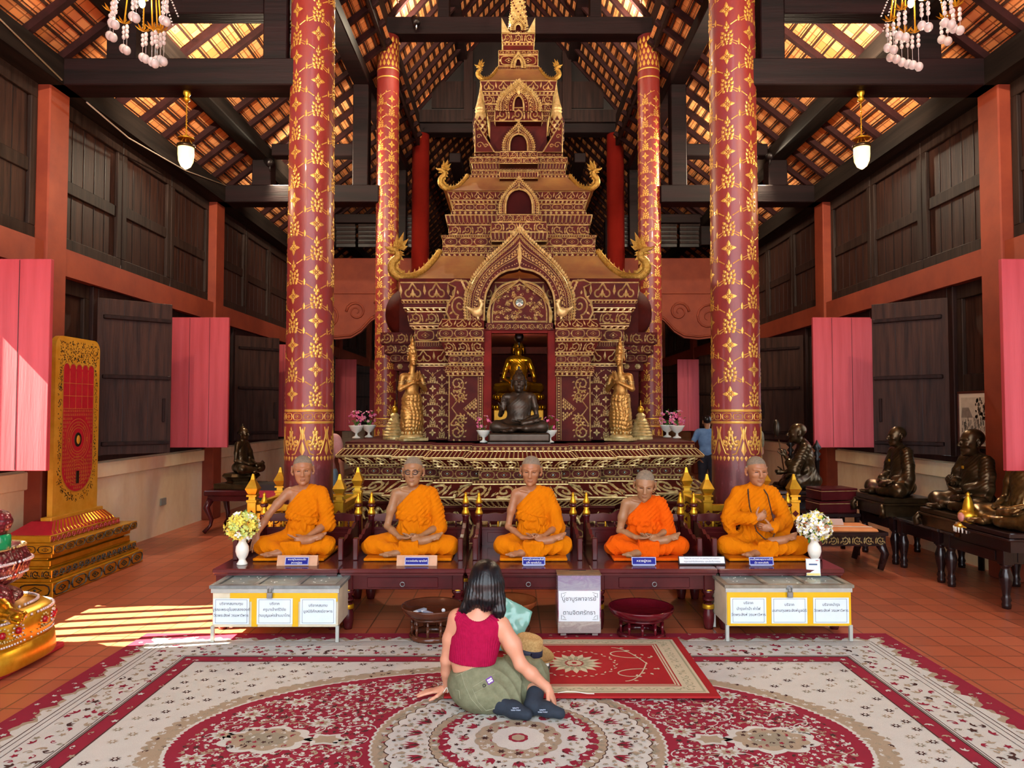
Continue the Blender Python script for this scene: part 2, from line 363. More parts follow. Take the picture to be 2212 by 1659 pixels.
# walls, both sides
wn = 0; tn = [0]
def trim(mb, m, **k):
    tn[0] += 1; return st(mb.build('trim_%d' % tn[0], m, **k))
for s, side in ((-1, 'left'), (1, 'right')):
    X = lambda a: AX+s*a
    def bx(mb, a0, a1, y0, y1, z0, z1, m=0, b=0): mb.box(min(X(a0), X(a1)), max(X(a0), X(a1)), y0, y1, z0, z1, m, b=b)
    w = MB(); bx(w, XW, XW+.22, Y0, Y1, 0, 1.05); bx(w, XW-.03, XW, Y0, Y1, .86, 1.03, b=.01)
    wall = st(w.build('wall_'+side, [M['plaster'], M['dark']]))
    w = MB(); bx(w, XW-.045, XW+.1, Y0, Y1, 1.05, 1.11)            # dark sill
    w.build('sill', M['dark'], wall)
    w = MB(); bx(w, XP+.03, XW+.12, Y0, Y1, 2.93, 3.2); w.build('rail', M['redpost'], wall)
    w = MB(); bx(w, XP-.12, XW+.2, Y0, Y1, 4.7, 4.95); w.build('wall_plate', M['darky'], wall)
    bays = [-.84]+BAYS
    for i, y0 in enumerate(bays):
        if y0 > 24: continue
        w = MB(); bx(w, XP, XW+.1, y0-.155, y0+.155, 0, 4.72, b=.012); trim(w, M['redpost'])
        y1 = y0+3.92; a, c = y0+.155, min(y1-.155, Y1)
        wa, wc = (y0+.86, y0+2.56) if i != 1 else (y0+1.0, y0+2.78)        # window opening
        # upper panels
        n = 3; L = (c-a)/n
        for k in range(n):
            p = MB(); u0, u1 = a+k*L+.01, a+(k+1)*L-.01
            bx(p, XW-.01, XW+.06, u0, u1, 3.2, 4.72, 0)
            for (v0, v1) in ((3.2, 3.34), (4.56, 4.72)): bx(p, XW-.05, XW-.01, u0, u1, v0, v1, 1, .006)
            for (v0, v1) in ((u0, u0+.09), (u1-.09, u1)): bx(p, XW-.05, XW-.01, v0, v1, 3.34, 4.56, 1, .006)
            zz = 3.85+random.uniform(-.05, .05); bx(p, XW-.035, XW-.01, u0+.09, u1-.09, zz, zz+.13, 1, .006)
            for q in range(1, 5): # plank seams
                yy = u0+.09+(u1-u0-.18)*q/5; bx(p, XW-.014, XW-.008, yy-.004, yy+.004, 3.34, 4.56, 2)
            p.build('panel', [M['panel'], M['panelf'], M['black']], wall)
        # lower panels either side of the window
        for u0, u1 in ((a, wa-.1), (wc+.1, c)):
            if u1-u0 < .2: continue
            p = MB(); bx(p, XW, XW+.06, u0, u1, 1.11, 2.93, 0)
            for v0, v1 in ((1.11, 1.25), (1.78, 1.98), (2.78, 2.93)): bx(p, XW-.04, XW, u0, u1, v0, v1, 1, .006)
            for v0, v1 in ((u0, u0+.1), (u1-.1, u1)): bx(p, XW-.042, XW, v0, v1, 1.25, 2.78, 1, .006)
            p.build('panel', [M['panel'], M['panelf']], wall)
        # window
        wn += 1; p = MB()
        for u0, u1 in ((wa-.1, wa), (wc, wc+.1)): bx(p, XW-.08, XW+.14, u0, u1, 1.11, 2.93, 0, .008)
        bx(p, XW-.08, XW+.14, wa, wc, 2.8, 2.93, 0, .008)
        win = st(p.build('window_%d' % wn, [M['dark']]))
        for q in range(9):
            p = MB(); yy = wa+(wc-wa)/9*(q+.5); bx(p, XW+.06, XW+.11, yy-.03, yy+.03, 1.11, 2.8); p.build('baluster', [M['dark']], win)
        # two leaves opening inwards: the far one square to the wall with its painted face to the room's front, the near one at an angle
        for (hy, ang, painted) in ((wc, 0.0, 1), (wa, radians(46 if i != 2 else 44), 0)):
            p = MB(); wd = .78; z0, z1 = 1.12, 2.82
            p.box(0, wd, -.022, .022, z0, z1, 0, b=.004)
            for zz in ((z0+.12, z0+.85, z1-.2) if not painted else ()): p.box(.06, wd-.02, -.06, -.022, zz-.022, zz+.022, 1, b=.006)
            for zz in ((z0+.12, z0+.85, z1-.2) if painted else ()): p.box(.06, wd-.02, .022, .05, zz-.022, zz+.022, 1, b=.006)
            if not painted: p.box(wd-.1, wd-.07, -.05, -.022, z0+.35, z0+.62, 1, b=.006)
            for q in (.27, .53): p.box(q-.002, q+.002, -.0245, .0245, z0+.01, z1-.01, 2)
            me = p.mesh('shutter', [M['pink'] if painted else M['shut'], M['panelf'], M['black']] if 0 else [M['pink'] if painted else M['panel'], M['dark'], M['black']])
            o = bpy.data.objects.new('shutter', me); COL.objects.link(o); o.parent = win
            o.location = (X(XW-.06), hy, 0)
            # direction of the leaf: from the wall into the room (-s), then swung along +y
            if painted: o.rotation_euler[2] = (pi if s > 0 else 0)
            else: o.rotation_euler[2] = (pi-ang if s > 0 else ang)
            if s > 0:
                o.rotation_euler[2] = (0 if painted else -ang); o.scale = (-1, 1, 1)
# ---- roof
def slope_sheet(mb, x0, z0, x1, z1, y0, y1, th=.05):
    mb.add([(x0,y0,z0),(x1,y0,z1),(x1,y1,z1),(x0,y1,z0),(x0,y0,z0+th),(x1,y0,z1+th),(x1,y1,z1+th),(x0,y1,z0+th)],
           [(0,1,2,3)[::-1] if x1 < x0 else (0,1,2,3)[::-1],(4,5,6,7),(0,3,7,4),(1,5,6,2),(0,4,5,1),(3,2,6,7)], 0)
SL = []
for s in (-1, 1):
    SL.append((AX+s*5.6, 4.27, AX+s*1.95, 7.15, -2, 14.9, 0.52))       # aisle roof
    SL.append((AX+s*2.25, 7.55, AX, 10.15, -2, 14.9, 0.5))             # nave roof
    SL.append((AX+s*5.6, 4.27, AX+s*2.6, 6.64, 14.9, 26, 0.52))        # rear aisle roof
    SL.append((AX+s*2.62, 6.62, AX, 9.3, 14.9, 26, 0.5))              # rear nave roof, one tier lower
b = MB()
for x0, z0, x1, z1, y0, y1, sp in SL:
    dx, dz = x1-x0, z1-z0; Ln = sqrt(dx*dx+dz*dz); nx, nz = (dz/Ln, -dx/Ln)
    if nz > 0: nx, nz = -nx, -nz            # down side
    slope_sheet(b, x0, z0, x1, z1, y0, y1)
    k = 0; t = .06
    while t < Ln-.04:
        cx, cz = x0+dx*t/Ln, z0+dz*t/Ln; u = (dx/Ln, dz/Ln)
        for (o0, w_) in ((0, .026), (.045, .008)):
            a = [(cx+u[0]*(o0+e*w_)+nx*q, cz+u[1]*(o0+e*w_)+nz*q) for e, q in ((0,0),(1,0),(1,.02 if o0 == 0 else .01),(0,.02 if o0 == 0 else .01))]
            b.prism(a, y0, y1, 1)
        t += .155
ceil = st(b.build('ceiling', [M['tile'], M['batten']]))
rm = {}
for si, (x0, z0, x1, z1, y0, y1, sp) in enumerate(SL):
    dx, dz = x1-x0, z1-z0; Ln = sqrt(dx*dx+dz*dz); nx, nz = (dz/Ln, -dx/Ln)
    if nz > 0: nx, nz = -nx, -nz
    p = MB(); a = [(x0+nx*.02, z0+nz*.02), (x1+nx*.02, z1+nz*.02), (x1+nx*.09, z1+nz*.09), (x0+nx*.09, z0+nz*.09)]
    p.prism(a, -.034, .034); me = p.mesh('rafter', [M['rafter']]); y = y0+.2; n = 0
    while y < y1:
        o = bpy.data.objects.new('rafter', me); COL.objects.link(o); o.parent = ceil; o.location = (0, y, 0); y += sp; n += 1
# trusses
for y in BAYS[:5]:
    for s in (-1, 1):
        X = lambda a: AX+s*a
        def bb(a0, a1, z0, z1, d=.15, m=M['darkx']):
            p = MB(); p.box(min(X(a0), X(a1)), max(X(a0), X(a1)), y-d, y+d, z0, z1, b=.01); trim(p, m)
        if y < 14: bb(2.1, 4.75, 4.7, 4.96)          # tie beam column to wall
        bb(3.72, 4.0, 4.96, 5.35, .12); bb(2.27, 2.5, 4.96, 6.5, .12) # queen posts
        bb(2.5, 3.72, 5.42, 5.6, .1)                 # upper tie
    if y < 16:
        p = MB(); p.box(AX-2.3, AX+2.3, y-.14, y+.14, 7.26, 7.52, b=.01); trim(p, M['darkx'])
        for s in (-1, 1):
            p = MB(); p.box(AX+s*1.15-.09, AX+s*1.15+.09, y-.09, y+.09, 7.52, 8.75, b=.01); trim(p, M['darkx'])
        p = MB(); p.box(AX-.1, AX+.1, y-.09, y+.09, 7.52, 9.95, b=.01); trim(p, M['darkx'])
        p = MB(); p.box(AX-1.25, AX+1.25, y-.08, y+.08, 8.55, 8.75, b=.01); trim(p, M['darkx'])
for s in (-1, 1):       # purlins along the hall
    for a, z, y1 in ((3.86, 5.35, 26), (2.38, 6.5, 14.9), (2.15, 7.5, 14.9), (1.15, 8.72, 14.9), (1.3, 6.75, 26)):
        y0 = -2 if a != 1.3 else 15
        p = MB(); p.box(AX+s*a-.12, AX+s*a+.12, y0, y1, z, z+.2, b=.012); trim(p, M['darky'] if a == 3.86 else M['darkx'])
    # clerestory boarding between aisle roof and nave roof
    p = MB(); p.box(AX+s*2.02-.03, AX+s*2.02+.03, -2, 14.9, 6.98, 7.6); trim(p, M['dark'])
# step gable of dark boards closing the higher nave roof at the third truss
p = MB(); p.prism([(AX-2.2, 7.45), (AX+2.2, 7.45), (AX+.05, 10.05), (AX-.05, 10.05)], 14.7, 14.76, 0)
for s in (-1, 1):
    p.box(AX+s*1.0-.09, AX+s*1.0+.09, 14.6, 14.7, 7.5, 8.9, 1)
    p.box(AX+s*1.3-.45, AX+s*1.3+.45, 14.66, 14.7, 7.75, 8.3, 1)
p.box(AX-2.2, AX+2.2, 14.62, 14.7, 7.45, 7.7, 1)
trim(p, [M['black'], M['dark']])
# transverse partition over each aisle, orange plaster with a carved bracket below
for s in (-1, 1):
    X = lambda a: AX+s*a
    p = MB(); p.box(min(X(2.0), X(4.6)), max(X(2.0), X(4.6)), 14.86, 14.98, 3.98, 4.72, 0, b=.01)
    poly = [(2.0, 3.98), (2.0, 3.62), (2.25, 3.55), (2.5, 3.62), (2.75, 3.58), (3.0, 3.42), (3.2, 3.2), (3.4, 3.08), (3.7, 3.05), (4.1, 3.1), (4.5, 3.2), (4.5, 3.98)]
    p.prism([(X(a), z) for a, z in poly], 14.88, 14.97, 1)
    o = trim(p, [M['redpost'], M['redpost']])
    q = MB()
    for (cx, cz, r) in ((3.9, 3.5, .3), (3.3, 3.62, .2), (2.8, 3.78, .12)):
        pts = [(X(cx+r*(1-t/26)*cos(t*.5)), 14.87, cz+r*(1-t/26)*sin(t*.5)) for t in range(22)]
        q.tube(pts, [.03-.001*t for t in range(22)], 6)
    q.tube([(X(a), 14.87, z+.06) for a, z in poly[1:-1]], .025, 6)
    q.build('bracket_carving', M['redpost'], o)
    for k in range(2):
        p = MB(); u0, u1 = 2.05+k*1.28, 2.05+(k+1)*1.28-.06
        p.box(min(X(u0), X(u1)), max(X(u0), X(u1)), 14.9, 14.98, 4.96, 5.6, 0)
        for z in np.arange(5.02, 5.58, .09): p.box(min(X(u0), X(u1)), max(X(u0), X(u1)), 14.86, 14.9, z, z+.05, 1)
        p.build('louvre', [M['black'], M['dark']], o)
# far wall
b = MB(); b.box(AX-5, AX+5, Y1, Y1+.2, 0, 9, 0); st(b.build('wall_back', [M['oxred']]))
for i, x in enumerate((-3.3, 0, 3.3)):
    p = MB(); p.box(AX+x-.55, AX+x-.45, Y1-.06, Y1, 0, 2.9); p.box(AX+x+.45, AX+x+.55, Y1-.06, Y1, 0, 2.9); p.box(AX+x-.55, AX+x+.55, Y1-.06, Y1, 2.8, 2.95)
    p.box(AX+x-.45, AX+x+.45, Y1-.03, Y1, 0, 2.8, 1)
    st(p.build('door_%d' % (i+1), [M['redpost'], M['panel']]))
# unseen block added outside, to the left, to keep sun off the far bays
b = MB(); b.box(-8.0, -7.6, 6.1, 30, 0, 6.3); trim(b, mat('sun_block_green', '2d4a1e', '4d6a2e', 6, .9))
# lights: the sun, the hall's own lamps and ones added for roof and shrine
def lamp(name, typ, loc, e, col, r=.05, **k):
    l = bpy.data.lights.new(name, typ); l.energy = e; l.color = col
    if typ != 'SUN': l.shadow_soft_size = r
    for a, v in k.items(): setattr(l, a, v)
    o = bpy.data.objects.new(name, l); COL.objects.link(o); o.location = loc; return o
from mathutils import Vector
sun = lamp('sun', 'SUN', (-8, 2, 9), 60, (1, .86, .66)); sun.data.angle = .006
sun.rotation_euler = Vector((1, .2, -1.02)).to_track_quat('-Z', 'Y').to_euler()
def flood(x, y, z, aim, e, label):
    t = thing('spotlight', label, 'spotlight', (x, y, z))
    d = Vector(aim)-Vector((x, y, z)); d.normalize(); q = d.to_track_quat('-Z', 'Y').to_matrix(); R = (np.array(q), np.zeros(3))
    b = MB(); b.lathe([(.02,.1),(.05,.09),(.06,0),(.055,-.03)], T=R, n=16); b.tube([(0,0,.0),(0,.0,-.12)], .012); b.build('housing', M['black'], t)
    b = MB(); b.lathe([(.0,-.028),(.05,-.03)], T=R, n=16, cap=False); b.build('lens', M['lampw'], t)
    l = lamp('beam', 'SPOT', tuple(d*.06), e, (1, .82, .58), .04); l.data.spot_size = 2.7; l.data.use_shadow = True; l.data.spot_blend = .6
    l.rotation_euler = d.to_track_quat('-Z', 'Y').to_euler(); l.parent = t
M['lampw'] = mat('lit_bulb', 'fff4cc', None, rough=.3, emit=(1, .88, .55), estr=14)
M['lampd'] = mat('lit_lantern_glass', 'ffe9a0', None, rough=.2, emit=(1, .66, .2), estr=2.2)
CX_ = .085
for px, py, d, aim, e, lb in ((583,352,10.75,(0,8.5,2.6),420,'small floodlight on the left roof truss behind the pendant lantern'),
        (1663,338,10.75,(.2,8.5,2.6),420,'small floodlight on the right roof truss beside the patterned column'),
        (899,48,10.6,(.1,9.5,4),200,'little spotlight on the high cross beam left of the spire')):
    flood(*P(px, py, d), aim, e, lb)
for s, w in ((-1, 'left'), (1, 'right')):  # uplights added on the beams, made up to brighten the roof tiles
    for y, n_ in ((3.3, 'nearest'), (7.25, 'second'), (11.17, 'third')):
        flood(AX+s*2.95, y, 5.04, (AX+s*3.5, y+1.9, 6.3), 420 if y < 9 else 200, 'added uplight lying on the inner end of the %s %s tie beam' % (n_, w));
    for y, n_ in ((7.2, 'nearer'), (11.1, 'farther')): flood(AX+s*1.6, y, 7.6, (AX+s*1.3, y+1.6, 9.4), 200, 'small added uplight on the %s side of the %s high cross beam' % (w, n_))  # added as well, to lift the nave roof
flood(CX_, 8.72, 2.47, (CX_, 10.4, 2.2), 45, 'small added downlight under the ceiling of the shrine passage')  # lamp added to brighten the golden Buddha inside
# glass bell pendant lanterns
for px, lab in ((404, 'amber glass bell lantern hanging from the left tie beam'), (1859, 'clear glass bell lantern hanging from the right tie beam')):
    x, y, z = P(px, 190, 7.0); t = thing('pendant_lantern', lab, 'lantern', (x, y, 4.7), group=None); k = (4.7-P(px, 335, 7.0)[2])
    b = MB(); b.lathe([(.0,0),(.035,0),(.035,-.03),(.02,-.05),(.03,-.07),(.03,-.09),(.008,-.11)], n=16); b.build('ceiling_mount', M['goldb'], t)
    b = MB()
    for i in range(22):
        z0 = -.11-(k-.3)*i/22; b.tube([(0.006*cos(a+i*1.57),0.006*sin(a+i*1.57),z0-.012+.012*math.sin(a*1)) for a in np.linspace(0, 2*pi, 8)], .0025, 4)
        b.tube([(0,0,z0),(0,0,z0-(k-.3)/22)], .0022, 4)
    b.build('chain', M['goldb'], t)
    b = MB(); b.lathe([(.012,-k+.19),(.075,-k+.165),(.078,-k+.155),(.012,-k+.17)], n=24)
    for a in (0, 2.09, 4.19): b.tube([(.01*cos(a),.01*sin(a),-k+.2),(.05*cos(a),.05*sin(a),-k+.12),(.07*cos(a),.07*sin(a),-k+.1)], .003, 5)
    b.build('smoke_shade', M['goldb'], t)
    b = MB(); b.lathe([(.078,-k+.1),(.084,-k+.1),(.084,-k+.07),(.078,-k+.07)], n=24); b.build('collar', M['bronze'], t)
    b = MB(); b.lathe([(.074,-k+.08),(.074,-k),(.068,-k-.06),(.045,-k-.11),(.012,-k-.135),(.0,-k-.14)], n=24, cap=False); b.build('glass_bell', M['lampd'], t)
    l = lamp('bulb', 'POINT', (0, 0, -k-.2), 26, (1, .75, .42), .08); l.parent = t
# crystal chandeliers, only their lowest strings are in view
M['crystal'] = mat('milky_crystal', 'e8e0d8', None, rough=.15, trans=.55, estr=.04, emit=(1,.85,.8))  # faint glow put into the crystals, though they are no lamps
for ci, (px, pz, lab) in enumerate(((313, 25, 'crystal chandelier with brass leaf cups at the top left of the hall'), (1975, 20, 'crystal chandelier with brass leaf cups at the top right of the hall'))):
    x, y, z = P(px, 40, 4.6); t = thing('chandelier', lab, 'chandelier', (x, y, z)); r_ = random.Random(ci+3)
    b = MB(); b.tube([(0,0,2.2),(0,0,.3)], .012); b.lathe([(.015,.45),(.04,.4),(.055,.3),(.03,.2),(.015,.12)], n=20); b.build('stem', M['goldb'], t)
    for i in range(9):
        a = i*.7+ci; R = .05+.22*(i/9.)**.7; zz = .05-.15*(1-R/.27); L = .12+.11*(1-R/.3)
        cx, cy = R*cos(a), R*sin(a); b = MB()
        for q in range(7):
            aa = q*.9; b.add([(cx,cy,zz),(cx+.03*cos(aa-.3),cy+.03*sin(aa-.3),zz+.012),(cx+.05*cos(aa),cy+.05*sin(aa),zz+.03),(cx+.03*cos(aa+.3),cy+.03*sin(aa+.3),zz+.012)], [(0,1,2,3)])
        b.tube([(cx,cy,zz),(cx*.8,cy*.8,zz+.25),(cx*.3,cy*.3,.32)], .005, 6); b.build('leaf_cup', M['goldb'], t)
        b = MB()
        for q in range(2):
            hx, hy = cx+.02*cos(q*2.1), cy+.02*sin(q*2.1); zl = zz-.02
            b.tube([(hx,hy,zz),(hx,hy,zz-L)], .0015, 4)
            for u in range(3): b.ball((hx,hy,zl-.03*u), (.012,.012,.016))
            b.ball((hx,hy,zz-L-.01+.02*q), (.026,.026,.030), 0, 12, 8)
        b.build('crystal_string', M['crystal'], t)
    for i in range(6):
        a = i*1.05; b = MB(); pts = [(.03*cos(a)+(R_-.03)*cos(a),.03*sin(a)+(R_-.03)*sin(a),.3-.25*(R_/.2)**2) for R_ in (.03,.1,.16,.22)]
        for u in range(24):
            f = u/24*3; j = int(f); f -= j; p0, p1 = pts[j], pts[min(j+1, 3)]; b.ball([p0[q]*(1-f)+p1[q]*f for q in range(3)], .006, 0, 6, 4)
        b.build('bead_swag', M['crystal'], t)
    b = MB(); b.ball((-.02, 0, .1), (.02,.02,.03)); b.build('candle_bulb', M['lampw'], t)
    l = lamp('glow', 'POINT', (-.02, -.1, .1), 5, (1,.86,.7), .04); l.parent = t
# ---- flat ornament: pieces live in metres (a along, b up, h out)
class Orn:
    step = 0
    def __init__(s): s.v = []; s.f = []; s.k = 0
    def fan(s, pts, c=None, h=.006):
        o = len(s.v); n = len(pts)
        if c is None: c = (sum(p[0] for p in pts)/n, sum(p[1] for p in pts)/n)
        z = s.k*Orn.step; s.k += 1
        s.v += [(p[0], p[1], z) for p in pts]+[(c[0], c[1], h+z)]
        s.f += [(o+i, o+(i+1)%n, o+n) for i in range(n)]; return s
    def leaf(s, a, b, ang, L, w, h=.006):
        ca, sa = cos(ang), sin(ang); q = [(0,0),(.35*L,-w/2),(.7*L,-w*.3),(L,0),(.7*L,w*.3),(.35*L,w/2)]
        return s.fan([(a+x*ca-y*sa, b+x*sa+y*ca) for x, y in q], (a+.4*L*ca, b+.4*L*sa), h)
    def rib(s, pts, w, h=.006, closed=False):
        P_ = np.array(pts, float); n = len(P_); w = np.ones(n)*np.asarray(w)
        t = (np.roll(P_, -1, 0)-np.roll(P_, 1, 0)) if closed else np.gradient(P_, axis=0)
        t /= np.linalg.norm(t, axis=1)[:, None]+1e-9; nn = np.stack([-t[:,1], t[:,0]], 1); o = len(s.v)
        for i in range(n):
            l = P_[i]+nn[i]*w[i]/2; r = P_[i]-nn[i]*w[i]/2; z = s.k*Orn.step+i*Orn.step*.1; s.v += [(l[0], l[1], z), (P_[i][0], P_[i][1], h+z), (r[0], r[1], z)]
        for i in range(n if closed else n-1):
            j = (i+1)%n; s.f += [(o+3*i+1, o+3*i, o+3*j, o+3*j+1), (o+3*i+2, o+3*i+1, o+3*j+1, o+3*j+2)]
        return s
    def ring(s, a, b, ra, rb, w, h=.006, n=14, pow_=1): 
        pts = []
        for i in range(n):
            t = 2*pi*i/n; c, q = cos(t), sin(t); pts.append((a+ra*math.copysign(abs(c)**pow_, c), b+rb*math.copysign(abs(q)**pow_, q)))
        return s.rib(pts, w, h, True)
    def dot(s, a, b, r, h=None, n=6): return s.fan([(a+r*cos(2*pi*i/n), b+r*sin(2*pi*i/n)) for i in range(n)], (a, b), h or r*.7)
    def mir(s, p):      # add the mirror image about a = p/2
        o = len(s.v); s.v += [(p-x, y, h) for x, y, h in s.v]; s.f += [tuple(i+o for i in f)[::-1] for f in s.f]; return s
    def arr(s):
        if not hasattr(s, '_a'): s._a = np.array(s.v)
        return s._a
def o_scroll(H_, p=None):
    p = p or H_*1.25; o = Orn(); w = H_*.13; pts = []
    for i in range(20):
        t = i/19; a = -2.2+t*9.2; r = H_*.40*(1-t)**.8+.03*H_; pts.append((p*.46+r*cos(a), H_*.5+r*sin(a)))
    o.rib(pts, [w*(1-.4*i/19) for i in range(20)], H_*.09)
    for a in (.3, 1.2, 2.2, 3.4): o.leaf(p*.46+H_*.26*cos(a), H_*.5+H_*.26*sin(a), a+.7, H_*.2, H_*.12, H_*.08)
    o.leaf(p*.86, H_*.12, 1.5, H_*.5, H_*.16, H_*.08); o.leaf(p*.9, H_*.5, 1.9, H_*.4, H_*.14, H_*.08); o.leaf(p*.06, H_*.15, 1.2, H_*.35, H_*.12, H_*.08)
    return o, p
def o_loz(H_, p=None):
    p = p or H_*1.55; o = Orn(); o.ring(p/2, H_/2, p*.42, H_*.38, H_*.09, H_*.07, 12, .6); o.ring(p/2, H_/2, p*.2, H_*.2, H_*.07, H_*.07, 4)
    o.dot(p/2, H_/2, H_*.08); o.leaf(0, H_*.5, .6, H_*.25, H_*.1); o.leaf(0, H_*.5, -.6, H_*.25, H_*.1); return o, p
def o_petal(H_, p=None):
    p = p or H_*.42; o = Orn(); o.rib([(p*.1, H_), (p*.1, H_*.3), (p*.5, H_*.04), (p*.9, H_*.3), (p*.9, H_)], p*.14, p*.12); return o, p
def o_flute(H_, p=None):
    p = p or .045; o = Orn(); o.rib([(p/2, 0), (p/2, H_)], p*.3, p*.2); return o, p
def o_bead(H_, p=None):
    p = p or H_*1.3; o = Orn(); o.dot(p/2, H_/2, H_*.36, H_*.3); return o, p
def o_drop(H_, p=None):
    p = p or H_*.55; o = Orn(); o.leaf(p/2, H_*.98, -pi/2, H_*.9, p*.6, p*.25); return o, p
def o_heart(H_, p=None):
    p = p or H_*1.3; o = Orn(); w = H_*.09
    for sg in (1, -1):
        pts = []
        for i in range(12):
            t = i/11; a = pi/2-sg*(t*4.9); r = H_*.24*(1-.55*t); pts.append((p/2+sg*H_*.22+r*cos(a), H_*.36+r*sin(a)))
        o.rib([(p/2, H_*.95)]+pts, w, H_*.07)
    o.leaf(p/2, H_*.15, pi/2, H_*.5, H_*.2, H_*.1); o.leaf(0, H_*.3, pi/2, H_*.6, H_*.16, H_*.08); return o, p
def o_cone(sz, a=0, b=0, o=None):          # pine-cone flower
    o = o or Orn(); h = sz*.04
    for yy, ww, n in ((.0,.30,3), (.16,.42,4), (.34,.46,4), (.52,.36,3), (.70,.2,2)):
        for i in range(n):
            u = (i-(n-1)/2)/max((n-1)/2, 1); o.leaf(a+u*ww*sz*.38, b+(yy-.02-.08*abs(u))*sz, pi/2-u*.75, sz*.2, sz*.155, h)
    o.leaf(a, b+.76*sz, pi/2, sz*.26, sz*.12, h); o.leaf(a, b+.02*sz, -pi/2, sz*.12, sz*.12, h); return o
def o_flower(sz, a=0, b=0, o=None):
    o = o or Orn()
    for i in range(4): o.leaf(a+sz*.07*cos(i*pi/2), b+sz*.07*sin(i*pi/2), i*pi/2, sz*.4, sz*.24, sz*.04)
    for i in range(4): o.leaf(a+sz*.07*cos(i*pi/2+pi/4), b+sz*.07*sin(i*pi/2+pi/4), i*pi/2+pi/4, sz*.18, sz*.1, sz*.04)
    o.dot(a, b, sz*.05); return o
def o_diaper(cw, ch):    # one period: 2 columns x 2 half rows of cone / flower with lattice bars and buds
    o = Orn()
    for cx, cy in ((cw*.5, ch*.5), (cw*1.5, ch*1.5)):
        o_cone(ch*.92, cx, cy-ch*.42, o)
        for sx in (-1, 1):
            x0, y0 = cx+sx*cw*.12, cy+ch*.42; x1, y1 = cx+sx*cw*.88, cy+ch*.42+ch*.20; x1 = cx+sx*cw*.82
            # bars run up from the cone's tip to the neighbours' feet and down from its foot
            o.rib([(cx+sx*cw*.16, cy+ch*.34), (cx+sx*cw*.42, cy+ch*.5)], ch*.05, ch*.02); o.rib([(cx+sx*cw*.55, cy+ch*.58), (cx+sx*cw*.86, cy+ch*.72)], ch*.05, ch*.02)
            o.rib([(cx+sx*cw*.14, cy-ch*.36), (cx+sx*cw*.42, cy-ch*.52)], ch*.05, ch*.02)
            o.leaf(cx+sx*cw*.5, cy+ch*.5, pi/2, ch*.24, ch*.11, ch*.02)
            o.leaf(cx+sx*cw*.5, cy-ch*.56, pi/2, ch*.2, ch*.1, ch*.02)
    for cx, cy in ((cw*1.5, ch*.5), (cw*.5, ch*1.5)): o_flower(ch*.70, cx, cy, o)
    return o
def tile_on(mb, o, na, pa, nb, pb, fn, m=1, off=(0, 0)):
    V0 = o.arr(); n = len(V0)
    for i in range(na):
        for j in range(nb):
            V = V0.copy(); V[:,0] += off[0]+i*pa; V[:,1] += off[1]+j*pb; mb.add(fn(V), o.f, m)
def quadfn(P0, P1, P2, P3):   # bl br tr tl ; returns mapping and sizes
    P0, P1, P2, P3 = [np.array(p, float) for p in (P0, P1, P2, P3)]
    wb = np.linalg.norm(P1-P0); wt = np.linalg.norm(P2-P3); Ww = (wb+wt)/2; Hh = np.linalg.norm((P3+P2)/2-(P0+P1)/2)
    n = np.cross(P1-P0, P3-P0); n /= np.linalg.norm(n)+1e-9
    def fn(V):
        u = (V[:,0]/Ww)[:,None]; v = (V[:,1]/Hh)[:,None]
        return (P0*(1-u)+P1*u)*(1-v)+(P3*(1-u)+P2*u)*v+n*(V[:,2:3]+.001)
    return fn, Ww, Hh
def orn_quad(mb, q, kind, m=1, mg=.0, **k):
    fn, Ww, Hh = quadfn(*q)
    if Ww < .03 or Hh < .006: return
    o, p = kind(Hh, **k); n = max(1, round(Ww/p)); s_ = Ww/n/p; V0 = o.arr()*np.array([s_, 1, 1])
    for i in range(n):
        V = V0.copy(); 
        if kind in (o_scroll,) and i >= n/2: V[:,0] = p*s_-V[:,0]; F = [f[::-1] for f in o.f]
        else: F = o.f
        V[:,0] += i*p*s_; mb.add(fn(V), F, m)
def orn_line(mb, q, v, w, m=1, h=.006):    # a moulding line at height fraction v of the quad
    fn, Ww, Hh = quadfn(*q); V = np.array([(0, v*Hh-w/2, 0), (0, v*Hh, h), (0, v*Hh+w/2, 0), (Ww, v*Hh-w/2, 0), (Ww, v*Hh, h), (Ww, v*Hh+w/2, 0)])
    mb.add(fn(V), [(1, 0, 3, 4), (2, 1, 4, 5)], m)
